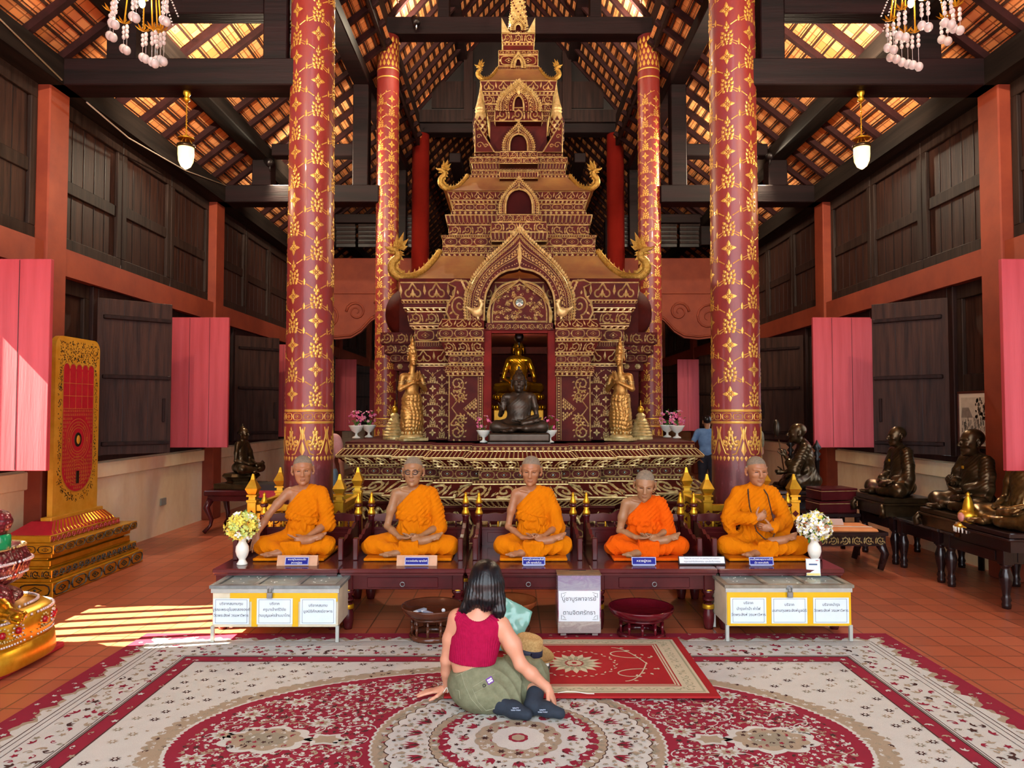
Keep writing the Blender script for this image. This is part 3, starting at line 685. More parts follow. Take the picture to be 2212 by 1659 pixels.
# ---- columns
def column(x, y, z1, rb, rt, label, nc=6, zs=1.62, plain=False):
    t = thing('round_column', label, 'column', (x, y, 0)); r = lambda z: rb+(rt-rb)*z/z1
    b = MB(); b.lathe([(r(0)+.06, 0), (r(0)+.06, .12), (r(0)+.02, .16)]+[(r(z), z) for z in np.linspace(.16, z1, 24)], n=48, m=0)
    if not plain:
        def cyl(V):
            z = V[:,1]; R = rb+(rt-rb)*z/z1; th = V[:,0]/rb; rr = R+V[:,2]*.5+.0012
            return np.stack([-rr*np.sin(-th), -rr*np.cos(th), z], 1)
        circ = 2*pi*rb; cw = circ/nc; ch = cw*.94; o = o_diaper(cw, ch)
        tile_on(b, o, nc//2, 2*cw, int((z1-.8-zs)/(2*ch)), 2*ch, cyl, 1, (0, zs+.02))
        # banded foot
        for z in (zs-.02, zs-.13): tile_on(b, Orn().rib([(circ/40*i, z) for i in range(41)], .022, .006), 1, 0, 1, 0, cyl, 1)
        o, p = o_loz(.085, circ/14); tile_on(b, o, 14, circ/14, 1, 0, cyl, 1, (0, zs-.118))
        o = Orn(); p = circ/6; hh = .30
        for cx in (0,):
            for sg in (-1, 1):
                pts = [(p/2+sg*(p*.24+.34*p*(1-t_)*.62*cos(2.6+t_*5.2)), .12+ .1*(1-t_)*sin(2.6+t_*5.2)+.06*(1-t_)) for t_ in np.linspace(0, 1, 16)]
                o.rib(pts, .017, .006); o.rib([(p/2+sg*p*.06, .01), (p/2+sg*p*.2, .02), (p/2+sg*p*.34, .1), (p/2+sg*p*.46, .2), (p/2+sg*p*.4, .27)], .014, .006)
            o_cone(.2, p/2, .07, o); o.leaf(0, .0, pi/2, .14, .05); o.leaf(0, .14, pi/2, .12, .05)
            for i in range(6): o.leaf(p*(i+.5)/6, 0, -pi/2, .05, .03)
        tile_on(b, o, 6, p, 1, 0, cyl, 1, (0, zs-.44))
        # petal crown at the very top
        o = Orn(); p = circ/16
        for k in range(5): o.leaf(p/2+(p/2 if k%2 else 0), k*.09, pi/2, .1, p*.7)
        tile_on(b, o, 16, p, 1, 0, cyl, 1, (0, z1-.5))
        for z in (z1-.53, z1-.66): tile_on(b, Orn().rib([(circ/40*i, z) for i in range(41)], .02, .006), 1, 0, 1, 0, cyl, 1)
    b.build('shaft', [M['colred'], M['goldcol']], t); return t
def t_col():
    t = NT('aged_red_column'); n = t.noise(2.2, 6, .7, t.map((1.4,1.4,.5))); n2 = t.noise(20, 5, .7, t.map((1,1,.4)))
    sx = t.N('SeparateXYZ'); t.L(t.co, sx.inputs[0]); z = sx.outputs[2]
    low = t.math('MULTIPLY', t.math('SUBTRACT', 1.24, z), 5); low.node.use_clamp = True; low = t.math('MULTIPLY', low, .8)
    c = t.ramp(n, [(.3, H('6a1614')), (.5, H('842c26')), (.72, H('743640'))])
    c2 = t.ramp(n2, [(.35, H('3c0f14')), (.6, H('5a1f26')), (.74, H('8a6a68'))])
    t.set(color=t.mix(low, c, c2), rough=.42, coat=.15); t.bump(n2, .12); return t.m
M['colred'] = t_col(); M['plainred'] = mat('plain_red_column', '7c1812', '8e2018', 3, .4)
M['goldcol'] = mat('gold_leaf_stencil', 'b98a45', 'e6b94e', 2.2, .38, .45)
S7 = 7.0
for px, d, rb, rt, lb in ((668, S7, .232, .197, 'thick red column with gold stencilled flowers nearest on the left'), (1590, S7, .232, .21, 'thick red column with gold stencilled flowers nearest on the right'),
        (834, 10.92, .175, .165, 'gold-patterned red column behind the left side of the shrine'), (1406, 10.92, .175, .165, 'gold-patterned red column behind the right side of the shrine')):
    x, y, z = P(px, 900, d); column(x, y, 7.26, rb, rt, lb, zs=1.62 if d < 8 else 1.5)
for px, lb in ((908, 'plain dark red column far behind the shrine on the left'), (1330, 'plain dark red column far behind the shrine on the right')):
    x, y, z = P(px, 500, 14.84); t = thing('round_column', lb, 'column', (x, y, 0)); b = MB(); b.lathe([(.24,0),(.24,.15),(.19,.2),(.175,7.26)], n=36); b.build('shaft', M['plainred'], t)
def unit(v): v = np.array(v, float); return v/(np.linalg.norm(v)+1e-9)
def hand(S, w, d, n, thumb=1, curl=.35, sz=1.0, spread=.0, fr=.0082):
    w = np.array(w, float); d = unit(d); n = unit(np.array(n, float)-d*np.dot(n, d)); s = np.cross(d, n)*thumb    # s points to the thumb side
    B = np.stack([s, d, n], 1)
    S.ell(w+d*.05*sz, np.array([.038, .05, .016])*sz, .012, rot=B); S.cone(w-d*.01, w+d*.03*sz, .021*sz, .022*sz, .012)
    for i, L in enumerate((.9, 1.0, .93, .74)):
        o = (1.45-i*.97)*.0195*sz; p = w+d*(.088-abs(i-1.3)*.004)*sz+s*o; di = unit(d+s*(1.5-i)*spread); r = fr*sz*(1.06, 1.08, 1.0, .88)[i]; c = curl*(1+.12*i)
        for q, l in enumerate((.04, .027, .021)):
            nd = unit(di*cos(c*(1, 1.3, .8)[q])+n*sin(c*(1, 1.3, .8)[q])); p2 = p+nd*l*L*sz; S.cone(p, p2, r, r*.9, .004); di = nd; p = p2; r *= .92
    p = w+d*.022*sz+s*.026*sz+n*.006; di = unit(d*.62+s*.7+n*.25)
    for l, r in ((.036, .0115), (.028, .0095), (.02, .0085)):
        p2 = p+di*l*sz; S.cone(p, p2, r*sz, r*.9*sz, .007); p = p2; di = unit(di+d*.35)
def foot(S, a, d, up, sz=1.0, big=1):
    a = np.array(a, float); d = unit(d); up = unit(np.array(up, float)-d*np.dot(up, d)); s = np.cross(d, up)*big
    S.ell(a-d*.035*sz, np.array([.03,.03,.03])*sz, .02); S.cone(a, a+d*.11*sz+s*.008, .032*sz, .027*sz, .02); S.cone(a+d*.1*sz+s*.022*sz, a+d*.1*sz-s*.028*sz, .018*sz, .015*sz, .015)
    for i in range(5):
        p = a+d*(.118-.006*i*i*.6)*sz+s*(.034-.0165*i)*sz; S.cone(p, p+d*(.036-.004*i)*sz, (.0125 if i == 0 else .0092)*sz, (.011 if i == 0 else .008)*sz, .004)
def Rot(yaw=0, pitch=0, roll=0):
    a = RT(yaw)[0]; b = RT(0, rx=pitch)[0]; c = RT(0, ry=roll)[0]; return a@b@c
def head(S, c, R=np.eye(3), sz=1.0, old=True, bud=False, nose=1.0, jaw=1.0):
    c = np.array(c, float); T = lambda q: c+R@(np.array(q, float)*sz)
    E = lambda q, r, k=.012, sub=False: S.ell(T(q), np.array(r)*sz, k*sz, sub, R)
    C = lambda a, b, ra, rb=None, k=.008, sub=False: S.cone(T(a), T(b), ra*sz, (ra if rb is None else rb)*sz, k*sz, sub)
    E((0,.015,.036), (.074,.092,.078)); E((0,-.02,-.02), (.064,.070,.086), .03); E((0,-.035,-.078), (.045*jaw,.045,.034), .03); E((0,-.074,-.1), (.017,.014,.013), .018)
    for s in (-1, 1):
        E((s*.041,-.058,-.022), (.018,.019,.016), .02); C((s*.046,-.064,.026), (s*.014,-.083,.024), .009, .009, .012)
        E((s*.031,-.099,.004), (.020,.022,.013), .008, True); E((s*.030,-.066,.003), (.0145,.0145,.0125), .003)
        C((s*.042,-.073,.010), (s*.019,-.080,.010), .0030, .0030, .003)
        E((s*.0115,-.101,-.032), (.0085,.010,.0075), .006)
        ez = -.014 if bud else 0
        S.ell(T((s*.083,.014,-.002+ez)), np.array((.010,.023,.037 if not bud else .05))*sz, .008*sz, False, R@RT(s*.45)[0]); E((s*.091,.002,.004+ez), (.006,.012,.020), .004, True); E((s*.078,.004,-.036+ez*2), (.009,.009,.012 if not bud else .025), .006)
        if old: C((s*.019,-.108,-.036), (s*.033,-.083,-.07), .0028, .002, .006, True); C((s*.022,-.093,-.014), (s*.042,-.084,-.02), .0022, .002, .005, True)
    C((0,-.086,.02), (0,-.113*nose,-.026), .0075, .0115, .012)
    E((0,-.087,-.060), (.022,.009,.0048), .005); E((0,-.085,-.0695), (.018,.009,.0055), .005); C((-.022,-.098,-.0645), (.022,-.098,-.0645), .0022, .0022, .003, True)
    if bud: E((0,.03,.115), (.038,.04,.035), .02); E((0,.03,.16), (.014,.014,.03), .01)
def head_mfn(c, R, sz=1.0, hair=True, brow=True):
    c = np.array(c)
    def f(X, base=0, hm=1, dm=2, lm=3):
        q = (X-c)@R/sz; x, y, z = q.T; m = np.full(len(X), base)
        if hair: m[(z > np.where(y < 0, .042-y*.42, .03-y*.9)) & (np.abs(q).max(1) < .14)] = hm
        ax = np.abs(x)
        m[(ax > .019) & (ax < .042) & (np.abs(z-.003) < .0036) & (y < -.06) & (y > -.1)] = dm
        m[(ax < .02) & (np.abs(z+.0645) < .0035) & (y < -.07)] = lm
        if brow: m[(ax > .014) & (ax < .047) & (np.abs(z-.0265) < .0032) & (y < -.06)] = hm
        return m
    return f
def ridge(w): return 1-np.abs(np.sin(w))**.7
def pleats(p, q, lam, amp, seed=1, warp=1.2):
    w = q*pi/lam+warp*vnoise(p, 14, seed); a = .55+.45*vnoise(p, 9, seed+9); return amp*a*(ridge(w)-.45)
def seated(sk, rb, o):
    """cross-legged figure facing -y, seat at z=0. o: dict of pose"""
    lx, ly = o.get('lean', (0, 0)); H_ = o.get('H', .60); kn = o.get('knee', .33); wd = o.get('wd', 1.0)
    nz = H_; sh = np.array([lx, ly, H_-.045]); hx = sh+np.array(o.get('head', (0, -.05, .20)))
    R = Rot(*o.get('hr', (0, 0, 0)))
    # torso
    for S, g in ((sk, 0.), (rb, .014)):
        if S is None: continue
        S.ell((lx*.6, ly*.5+.0, H_*.66), (.145*wd+g, .095*wd+g, .17+g), .04); S.ell((lx*.3, -.01, H_*.33), (.135*wd+g, .105*wd+g, .15+g), .05); S.ell((0, .02, .10), (.17*wd+g, .14+g, .10+g), .05)
        S.cone(sh+[-.13*wd, .01, -.015], sh+[.13*wd, .01, -.015], .055+g, .055+g, .04); S.cone(sh+[-.07, .01, .01], sh+[.07, .01, .01], .045+g, k=.03)
        if o.get('chest'): S.ell(sh+[.0, -.06, -.12], (.11, .04, .06), .04)
    if not o.get('bare', False) is None:
        pass
    sk.cone(sh+[0, .0, .0], hx+R@np.array([0, .012, -.06]), .05, .046, .025)
    if o.get('old', True): sk.cone(sh+[-.025, -.05, .004], sh+[-.11, -.04, .022], .007, .007, .014)
    head(sk, hx, R, o.get('hs', 1.0), o.get('old', True), o.get('bud', False), o.get('nose', 1), o.get('jaw', 1))
    # arms
    for key, s in (('R', -1), ('L', 1)):
        a = o[key]; S0 = sh+[s*.165*wd, .0, -.02]; E0 = np.array(a['e'], float); W0 = np.array(a['w'], float); th = o.get('arm', 1.0)
        sk.chain([S0, (S0*.5+E0*.5)+[s*.004, 0, 0], E0], [.046*th, .040*th, .031*th], .03); sk.chain([E0, E0*.6+W0*.4, W0], [.033*th, .033*th, .021*th], .018)
        if a.get('hand', True): hand(sk, W0, a['d'], a['n'], thumb=a.get('t', 1), curl=a.get('c', .3), sz=a.get('s', 1.0), spread=a.get('sp', 0))
        if rb is not None and a.get('sl'):
            E1 = S0*(1-a['sl'])+E0*a['sl'] if a['sl'] <= 1 else E0
            rb.chain([S0, S0*.5+E1*.5+[s*.012, 0, 0], E1+[s*.008, 0, -.01]], [.068, .072, .074], .03)
            if a['sl'] > 1: rb.chain([E0, E0*(2-a['sl'])+W0*(a['sl']-1)], [.07, .062], .03); rb.ell(E0+[s*.0, 0, -.07], (.06,.06,.08), .04)
            if rb is not sk and a['sl'] <= 1: rb.chain([E1, E1+[-s*.05, -.01, -.015]], [.062, .05], .03)
    # legs (clothed)
    L = rb if rb is not None else sk; kz = .085
    for s in (-1, 1):
        L.cone((s*.09, -.02, .11), (s*kn, -.20, kz), .105, .082, .05)
        L.cone((s*kn, -.20, kz), (s*.10, -.31, .062 if s > 0 else .055), .08, .05, .05)
    L.ell((0, -.16, .07), (.24, .16, .055), .05)
    if o.get('flap', True):
        L.box((.0, -.345, .07), (.095, .016, .068), .012, .015); L.box((.0, -.28, .135), (.09, .07, .014), .01, .02)
    sk.cone((-.2, -.25, .06), (-.10, -.335, .04), .05, .035, .03); foot(sk, (-.12, -.345, .038), (-.75, -.5, -.05), (.2, -.1, 1), .9)
    sk.cone((.06, -.27, .13), (.17, -.285, .15), .045, .036, .03); foot(sk, (.17, -.285, .155), (.93, .1, .25), (0, -.55, 1), .95, -1)
    if rb is not None and rb is not sk and o.get('sash', True):
        n = 14; z = H_*.52
        pts = [(lx*.5+(.150*wd)*cos(t), ly*.3-.005+(.112)*sin(t), z+.012*sin(2*t)-.02*cos(t)) for t in np.linspace(0, 2*pi, n+1)]
        for dz in (-.02, .0, .022): rb.chain([(x, y, q+dz) for x, y, q in pts], [.017]*(n+1), .012)
        rb.ell((lx*.5+.0, -.132+ly*.3, z), (.055,.026,.024), .015); rb.ell((lx*.5+.045, -.125+ly*.3, z-.055), (.03,.018,.07), .015, rot=RT(0, ry=-.3)[0]); rb.ell((lx*.5-.03, -.125+ly*.3, z-.05), (.06,.018,.05), .015)
    return hx, R, sh
def fold_fn(o, A=.007, seed=3, top=None):
    H_ = o.get('H', .6); wd = o.get('wd', 1)
    def f(V):
        x, y, z = V.T; q = -.69*x+.72*z; up = np.clip((z-H_*.40)/.05, 0, 1)
        d1 = pleats(V, q, .034, A*.8, seed); a = np.arctan2(-(y+.02)+.12, np.abs(x)+.05)+z*1.2
        d2 = pleats(V, a, .20, A*1.1, seed+3, 1.5)
        return d1*up+d2*(1-up)-.001
    return f
def bareshoulder(rb, o, ax=-.17, az=-.20):
    H_ = o.get('H', .6); lx, ly = o.get('lean', (0, 0))
    A = np.array([lx+ax, H_+az]); B = np.array([lx+.035, H_+.02]); d = (B-A)/np.linalg.norm(B-A); n = np.array([-d[1], d[0]])
    rb.cut(lambda X: (X[..., 0]-A[0])*n[0]+(X[..., 2]-A[1]+.25*np.clip(X[..., 1]-ly, -.2, .2)*0)*n[1])
CX, CYC = .085, 9.9
KU = thing('shrine_tower', 'tall tiered red and gold shrine tower with pointed arches standing between the columns', 'shrine', (CX, CYC, 0))
GM = [M['oxred'], M['gold'], mat('mirror_glass_inlay', 'b8c4c0', '6f8f86', 30, .12, .6)]
def Q(y, d): return P(1106, y, d)[2]
KB = lambda mb, n, mats=None: mb.build(n, mats or GM, KU, world=True)
def band_front(mb, w0, y0, z0, w1, y1, z1, kind=None, side=1, back=None, lines=True, x0=0, **k):
    """one moulding on a rectangular plan; half widths w0 (at z0) and w1 (at z1), front planes y0, y1"""
    yb = back if back is not None else 2*CYC-y0; yb1 = back if back is not None else 2*CYC-y1; c = CX+x0
    V = [(c-w0,y0,z0),(c+w0,y0,z0),(c+w0,yb,z0),(c-w0,yb,z0),(c-w1,y1,z1),(c+w1,y1,z1),(c+w1,yb1,z1),(c-w1,yb1,z1)]
    mb.add(V, [(0,1,5,4),(1,2,6,5),(2,3,7,6),(3,0,4,7),(4,5,6,7),(3,2,1,0)], 0)
    qs = [(V[0],V[1],V[5],V[4])]
    if side: qs += [(V[1],V[2],V[6],V[5]), (V[3],V[0],V[4],V[7])]
    for q in qs:
        if kind: orn_quad(mb, q, kind, **k)
        if lines:
            hh = np.linalg.norm(np.array(q[3])-np.array(q[0])); lw = min(.014, hh*.16); orn_line(mb, q, .02, lw); orn_line(mb, q, .98, lw)
# ---- the stepped base: four nested plans
PL = [(.42, 7.52), (.84, 7.68), (1.20, 7.86), (1.83, 8.05)]
prof = [(0, .24, None), (.26, .24, None), (.26, .10, None), (.44, .05, 'frieze'), (.60, .10, None), (.60, .13, o_drop), (.63, .13, None), (.71, .235, o_petal), (.72, .24, None), (.855, .06, o_scroll), (.86, .065, None), (.89, .065, o_bead), (.89, .0, None),
        (.99, .0, o_loz), (.99, .035, None), (1.015, .035, o_bead), (1.015, .05, None), (1.105, .15, o_scroll), (1.115, .155, None), (1.19, .085, o_flute), (1.19, .07, None), (1.235, .07, o_bead), (1.26, .07, None)]
for bi, (w, yf) in enumerate(PL):
    mb = MB(); bk = (11.35, 11.25, 11.0, 10.55)[bi]
    for j in range(len(prof)-1):
        z0, o0, _ = prof[j]; z1, o1, kd = prof[j+1]
        if z1-z0 < 1e-6: continue
        band_front(mb, w+o0, yf-o0, z0, w+o1, yf-o1, z1, kd if kd not in ('frieze',) else o_heart, back=bk, lines=kd is not None, side=1)
        if kd is o_loz:      # glass in the middle of each lozenge
            n = max(1, round(2*w/.155))
            for i in range(n): mb.ball((CX-w+(i+.5)*2*w/n, yf-.006, (z0+z1)/2), (.012, .006, .012), 2, 6, 4)
    o = KB(mb, 'base_tier')
# little gilded creatures sitting in the lowest frieze
def creature():
    S = SDF(); S.ell((0,-.0,.05), (.055,.035,.045), .02); S.ell((-.05,-.02,.10), (.025,.025,.026), .02); S.cone((-.03,-.02,.05), (-.06,-.03,.0), .016, .012, .01); S.cone((.03,-.02,.05), (.05,-.03,.0), .016, .012, .01); S.cone((.05,0,.06), (.09,0,.12), .012, .006, .01)
    return S
cr = sdobj('guardian_figurine', creature(), M['gold'], KU, .006)
cm = cr.data; first = True
for w, yf in PL:
    for sx in (-1, 1):
        xs = [.16, .36] if w < .5 else [w-.12, w-.28] if w < 1.5 else [w-.1, w-.25, w-.4, w-.55]
        for x in xs:
            o = cr if first else bpy.data.objects.new('guardian_figurine', cm)
            if not first: COL.objects.link(o); o.parent = KU
            first = False; o.location = (sx*x, yf-.10-CYC, .44); o.scale = (sx, 1, 1)
# ---- body with a passage through it
mb = MB(); yb0, yb1 = 8.5, 11.25; W0 = 1.19
for s in (-1, 1):
    x0, x1 = sorted((CX+s*.5, CX+s*W0)); mb.box(x0, x1, yb0, yb1, 1.26, 2.16, 0)
    cw = .108; o = o_diaper(cw, .128)
    fn, Ww, Hh = quadfn((x0+.02, yb0, 1.28), (x1-.02, yb0, 1.28), (x1-.02, yb0, 2.12), (x0+.02, yb0, 2.12)); tile_on(mb, o, 3, 2*cw, 3, .256, fn)
    xs = CX+s*W0; qq = [(xs, yb0+.03, 1.28), (xs, yb0+.7, 1.28), (xs, yb0+.7, 2.12), (xs, yb0+.03, 2.12)]
    if s < 0: qq = [qq[1], qq[0], qq[3], qq[2]]
    fn, _, _ = quadfn(*qq); tile_on(mb, o, 3, 2*cw, 3, .256, fn)
mb.box(CX-.6, CX+.6, 10.9, 11.2, 2.45, 2.9, 0)
KB(mb, 'body_wall', [M['oxred'], M['gold']])
mb = MB()
cp = [(2.12, .0, None), (2.14, .04, o_bead), (2.30, .10, o_heart), (2.335, .105, None), (2.335, .02, None), (2.40, .02, o_petal), (2.55, .03, o_loz), (2.58, .075, o_bead), (2.60, .08, None), (2.74, .10, o_scroll), (2.78, .14, o_bead), (2.83, .14, None), (2.83, .15, None), (2.86, .16, o_bead), (3.07, .175, o_heart), (3.11, .19, None)]
for j in range(len(cp)-1):
    z0, o0, _ = cp[j]; z1, o1, kd = cp[j+1]
    if z1-z0 < 1e-6: continue
    if z1 > 2.56: band_front(mb, W0+o0, yb0-o0, z0, W0+o1, yb0-o1, z1, kd, lines=kd is not None)
    else:
        for s in (-1, 1): band_front(mb, (W0+o0-.5)/2, yb0-o0, z0, (W0+o0-.5)/2, yb0-o1, z1, kd, lines=kd is not None, x0=s*(W0+o0+.5)/2)
KB(mb, 'body_cornice')
# side porches
for s in (-1, 1):
    mb = MB(); 
    for y0 in (9.15,):
        for z0, z1, w, kd in ((1.26, 1.5, 1.56, o_heart), (1.5, 2.1, 1.5, None), (2.1, 2.2, 1.55, o_bead), (2.2, 2.3, 1.6, o_loz), (2.3, 2.42, 1.66, o_scroll), (2.42, 2.56, 1.7, o_scroll), (2.56, 3.0, 1.5, None)):
            x0, x1 = sorted((CX+s*1.0, CX+s*w)); yy = y0-(w-1.5); mb.box(x0, x1, yy, 10.6, z0, z1, 0)
            if kd: orn_quad(mb, ((x0,yy,z0),(x1,yy,z0),(x1,yy,z1),(x0,yy,z1)), kd)
    mb.lathe([(.3,9.2-9.9),(.36,9.5-9.9),(.3,.4)], T=(np.array([[1,0,0],[0,0,1],[0,-1,0]])@np.eye(3), np.array([CX+s*1.38, 9.9, 2.85])), n=24)
    KB(mb, 'side_porch')
# ---- arches
def arch(name, cx, y, z0, wi, hi, wo, ho, th=.1, cols=2, fill=None, wings=None, par=KU, sc=1.0, beads=True):
    OUT = [(1,0),(1.03,.15),(1.0,.3),(.88,.46),(.68,.61),(.44,.74),(.23,.85),(.09,.93),(0,1.0)]; INN = [(1,0),(1.0,.3),(.95,.52),(.8,.74),(.58,.88),(.36,.95),(.14,.975),(.05,.99),(0,1.02)]
    def smooth(P_, n=24):
        P_ = np.array(P_); t = np.linspace(0, len(P_)-1, n); i = np.minimum(t.astype(int), len(P_)-2); f = (t-i)[:,None]
        return P_[i]*(1-f)+P_[i+1]*f
    o_ = smooth(OUT)*[wo, ho]; i_ = smooth(INN)*[wi, hi]; mb = MB()
    oc = np.concatenate([o_*[-1,1], (o_[:-1])[::-1]]); ic = np.concatenate([i_*[-1,1], (i_[:-1])[::-1]]); n = len(oc)
    V = [(cx+p[0], yy, z0+p[1]) for yy in (y, y+th) for c in (oc, ic) for p in c]
    F = []
    for k in range(n-1):
        F += [(k, k+1, n+k+1, n+k)[::-1], (2*n+k, 2*n+k+1, 3*n+k+1, 3*n+k), (k, k+1, 2*n+k+1, 2*n+k), (n+k, n+k+1, 3*n+k+1, 3*n+k)[::-1]]
    F += [(0, n, 3*n, 2*n), (n-1, 2*n-1, 4*n-1, 3*n-1)[::-1]]
    mb.add(V, F, 0)
    orn = Orn(); w = (wo-wi)*.5; lw = max(.012, w*.10)
    lw *= 1.25; orn.rib(oc*[.985, .985], lw, lw*.7); orn.rib(ic*[1.03, 1.02], lw*1.5, lw*.8)
    for f in (.33, .66): orn.rib(oc*(1-f)+ic*f, lw*.6, lw*.5)
    L = np.concatenate([[0], np.cumsum(np.linalg.norm(np.diff(oc, axis=0), axis=1))]); step = max(.03, w*.32); t = step*.5; k = 0
    while t < L[-1]:
        j = np.searchsorted(L, t)-1; f = (t-L[j])/(L[j+1]-L[j]); a = oc[j]*(1-f)+oc[j+1]*f; b_ = ic[j]*(1-f)+ic[j+1]*f; d = oc[j+1]-oc[j]; an = atan2(d[1], d[0]); up = an+pi/2 if t < L[-1]/2 else an+pi/2
        orn.leaf(a[0], a[1], up-(.5 if t < L[-1]/2 else -.5), w*.46, w*.34, lw)       # flame edge
        m_ = a*.83+b_*.17; orn.ring(m_[0], m_[1], w*.11, w*.11, lw*.7, lw*.5, 7); m_ = a*.6+b_*.4; orn.leaf(m_[0], m_[1], an-.9, w*.24, w*.14, lw*.6); m_ = a*.4+b_*.6; orn.leaf(m_[0], m_[1], an+2.2, w*.24, w*.14, lw*.6)
        m_ = a*.5+b_*.5; orn.leaf(m_[0]-.3*step*cos(an), m_[1]-.3*step*sin(an), an+.7*(-1)**k, w*.36, w*.2, lw*.6)
        if k % 2 == 0: m_ = a*.18+b_*.82; orn.dot(m_[0], m_[1], w*.07)
        t += step; k += 1
    # crest drop
    orn.leaf(0, ho*.93, pi/2, ho*.14, w*.3, lw*1.2); orn.leaf(0, hi*1.02, pi/2, (ho-hi)*.7, w*.5, lw); 
    V = np.array(orn.v); mb.add(np.stack([cx+V[:,0], y-V[:,2]-.001, z0+V[:,1]], 1), orn.f, 1)
    mb.build(name, GM, par, world=True)
    if fill is not None:
        mb = MB(); V = [(cx+p[0], y+th*.6, z0+p[1]) for p in ic]; mb.add(V, [tuple(range(n))], 0)
        if fill == 'scroll':
            orn = Orn(); orn.rib(ic*[.93,.93], .016, .01); orn.rib([(-wi*.9, .02), (wi*.9, .02)], .02, .01); orn.ring(0, hi*.5, .065, .065, .02, .012, 20); orn.ring(0, hi*.5, .045, .045, .006, .006, 20)
            for k in range(150):
                a, b_ = RNG.uniform(-wi*.85, wi*.85), RNG.uniform(.05, hi*.88)
                if (a/wi)**2+(max(b_-hi*.3, 0)/(hi*.64))**2 > .8 or a*a+(b_-hi*.5)**2 < .0085: continue
                tt = RNG.uniform(0, 6.28); orn.rib([(a+.022*cos(tt+u*.6)*(1-u*.08), b_+.022*sin(tt+u*.6)*(1-u*.08)) for u in range(8)], .006, .006); orn.leaf(a, b_, tt, .03, .015)
            V = np.array(orn.v); mb.add(np.stack([cx+V[:,0], y+th*.6-V[:,2]-.001, z0+V[:,1]], 1), orn.f, 1); mb.lathe([(.045,0),(.0,-.012)], T=(np.array([[1,0,0],[0,0,1],[0,1,0]]), np.array([cx, y+th*.6-.002, z0+hi*.5])), n=20, m=2, cap=False)
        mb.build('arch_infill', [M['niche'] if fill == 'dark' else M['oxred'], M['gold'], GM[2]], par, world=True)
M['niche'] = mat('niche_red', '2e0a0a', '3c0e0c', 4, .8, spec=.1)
# ---- front gate: pilasters, lintel, frame, great arch
yg = 8.2
for s in (-1, 1):
    mb = MB()
    x0, x1 = sorted((CX+s*.40, CX+s*.80)); mb.box(x0, x1, yg, yb0+.02, 1.26, 2.62, 0)
    # narrow jewelled strip beside the door, then a scroll strip, with a red diamond between
    a0, a1 = sorted((CX+s*.41, CX+s*.47)); q = ((a0,yg,1.27),(a1,yg,1.27),(a1,yg,1.98),(a0,yg,1.98))
    fn, Ww, Hh = quadfn(*q); orn = Orn(); orn.rib([(.006,0),(.006,Hh)], .01, .008); orn.rib([(Ww-.006,0),(Ww-.006,Hh)], .01, .008)
    for i in range(24): orn.dot(Ww/2, (i+.5)*Hh/24, .011)
    V = np.array(orn.v); mb.add(fn(V), orn.f, 1)
    orn = Orn(); xo = lambda a: (a if s > 0 else -a)
    for zc, sg in ((1.36, 1), (1.90, -1)):
        for cx_, cz_, R_, n_ in ((.70, zc, .085, 18), (.66, zc+sg*.14, .05, 12)):
            pts = [(xo(cx_)+R_*(1-t*.8)*cos(1+t*9.5)*s, cz_+R_*(1-t*.8)*sin(1+t*9.5)*sg) for t in np.linspace(0, 1, n_)]; orn.rib(pts, .017, .013)
            for u in range(9): a = u*.7; orn.leaf(xo(cx_)+R_*1.0*cos(a), cz_+R_*1.0*sin(a), a+.8, .035, .022, .01)
            for u in range(5): a = u*1.3; orn.leaf(xo(cx_)+R_*.45*cos(a), cz_+R_*.45*sin(a), a+.8, .03, .02, .01)
    for i in range(7):       # gilded half diamond beside the strip
        for j in range(6-i): orn.leaf(xo(.49+i*.022), 1.62+(j-(5-i)/2)*.036-.014, pi/2 if j >= (5-i)/2 else -pi/2, .036, .024, .009)
    orn.rib([(xo(.49), 1.50), (xo(.63), 1.62), (xo(.49), 1.74)], .008, .006)
    orn.rib([(xo(.79), 1.28), (xo(.79), 1.99)], .014, .01); orn.rib([(xo(.77), 1.45), (xo(.70), 1.55), (xo(.76), 1.63), (xo(.70), 1.71), (xo(.77), 1.8)], .016, .01)
    V = np.array(orn.v); mb.add(np.stack([CX+V[:,0], yg-V[:,2]-.001, V[:,1]], 1), orn.f, 1)
    # capital, flaring upwards
    for z0, z1, e0, e1, kd in ((1.99,2.03,.02,.03,o_bead),(2.03,2.10,.03,.05,o_scroll),(2.10,2.13,.0,.0,o_bead),(2.13,2.22,.0,.0,o_loz),(2.22,2.25,.03,.03,o_bead),(2.25,2.37,.03,.08,o_scroll),(2.37,2.40,.10,.10,o_bead),(2.40,2.51,.10,.10,o_loz),(2.51,2.62,.11,.06,o_heart)):
        xa, xb = CX+s*.395, CX+s*(.80+e0); xc = CX+s*(.80+e1); y0_, y1_ = yg-e0-.02, yg-e1-.02
        if s > 0: q = [(xa,y0_,z0),(xb,y0_,z0),(xc,y1_,z1),(xa,y1_,z1)]
        else: q = [(xb,y0_,z0),(xa,y0_,z0),(xa,y1_,z1),(xc,y1_,z1)]
        bk = [(p[0], yb0, p[2]) for p in q]; mb.add(q+bk, [(0,1,2,3),(7,6,5,4),(3,2,6,7),(0,4,5,1),(1,5,6,2),(0,3,7,4)], 0); orn_quad(mb, q, kd); orn_line(mb, q, .03, .01); orn_line(mb, q, .97, .01)
    KB(mb, 'gate_pilaster')
mb = MB()
for s in (-1, 1): x0, x1 = sorted((CX+s*.315, CX+s*.405)); mb.box(x0, x1, yg-.03, yg+.12, 1.26, 2.5, 0, b=.006)
mb.box(CX-.4, CX+.4, yg-.02, yg+.1, 2.47, 2.52, 0)
KB(mb, 'door_frame', [mat('door_frame_red', '5c1512', '7c2019', 6, .6, 0, .1, spec=.1)])
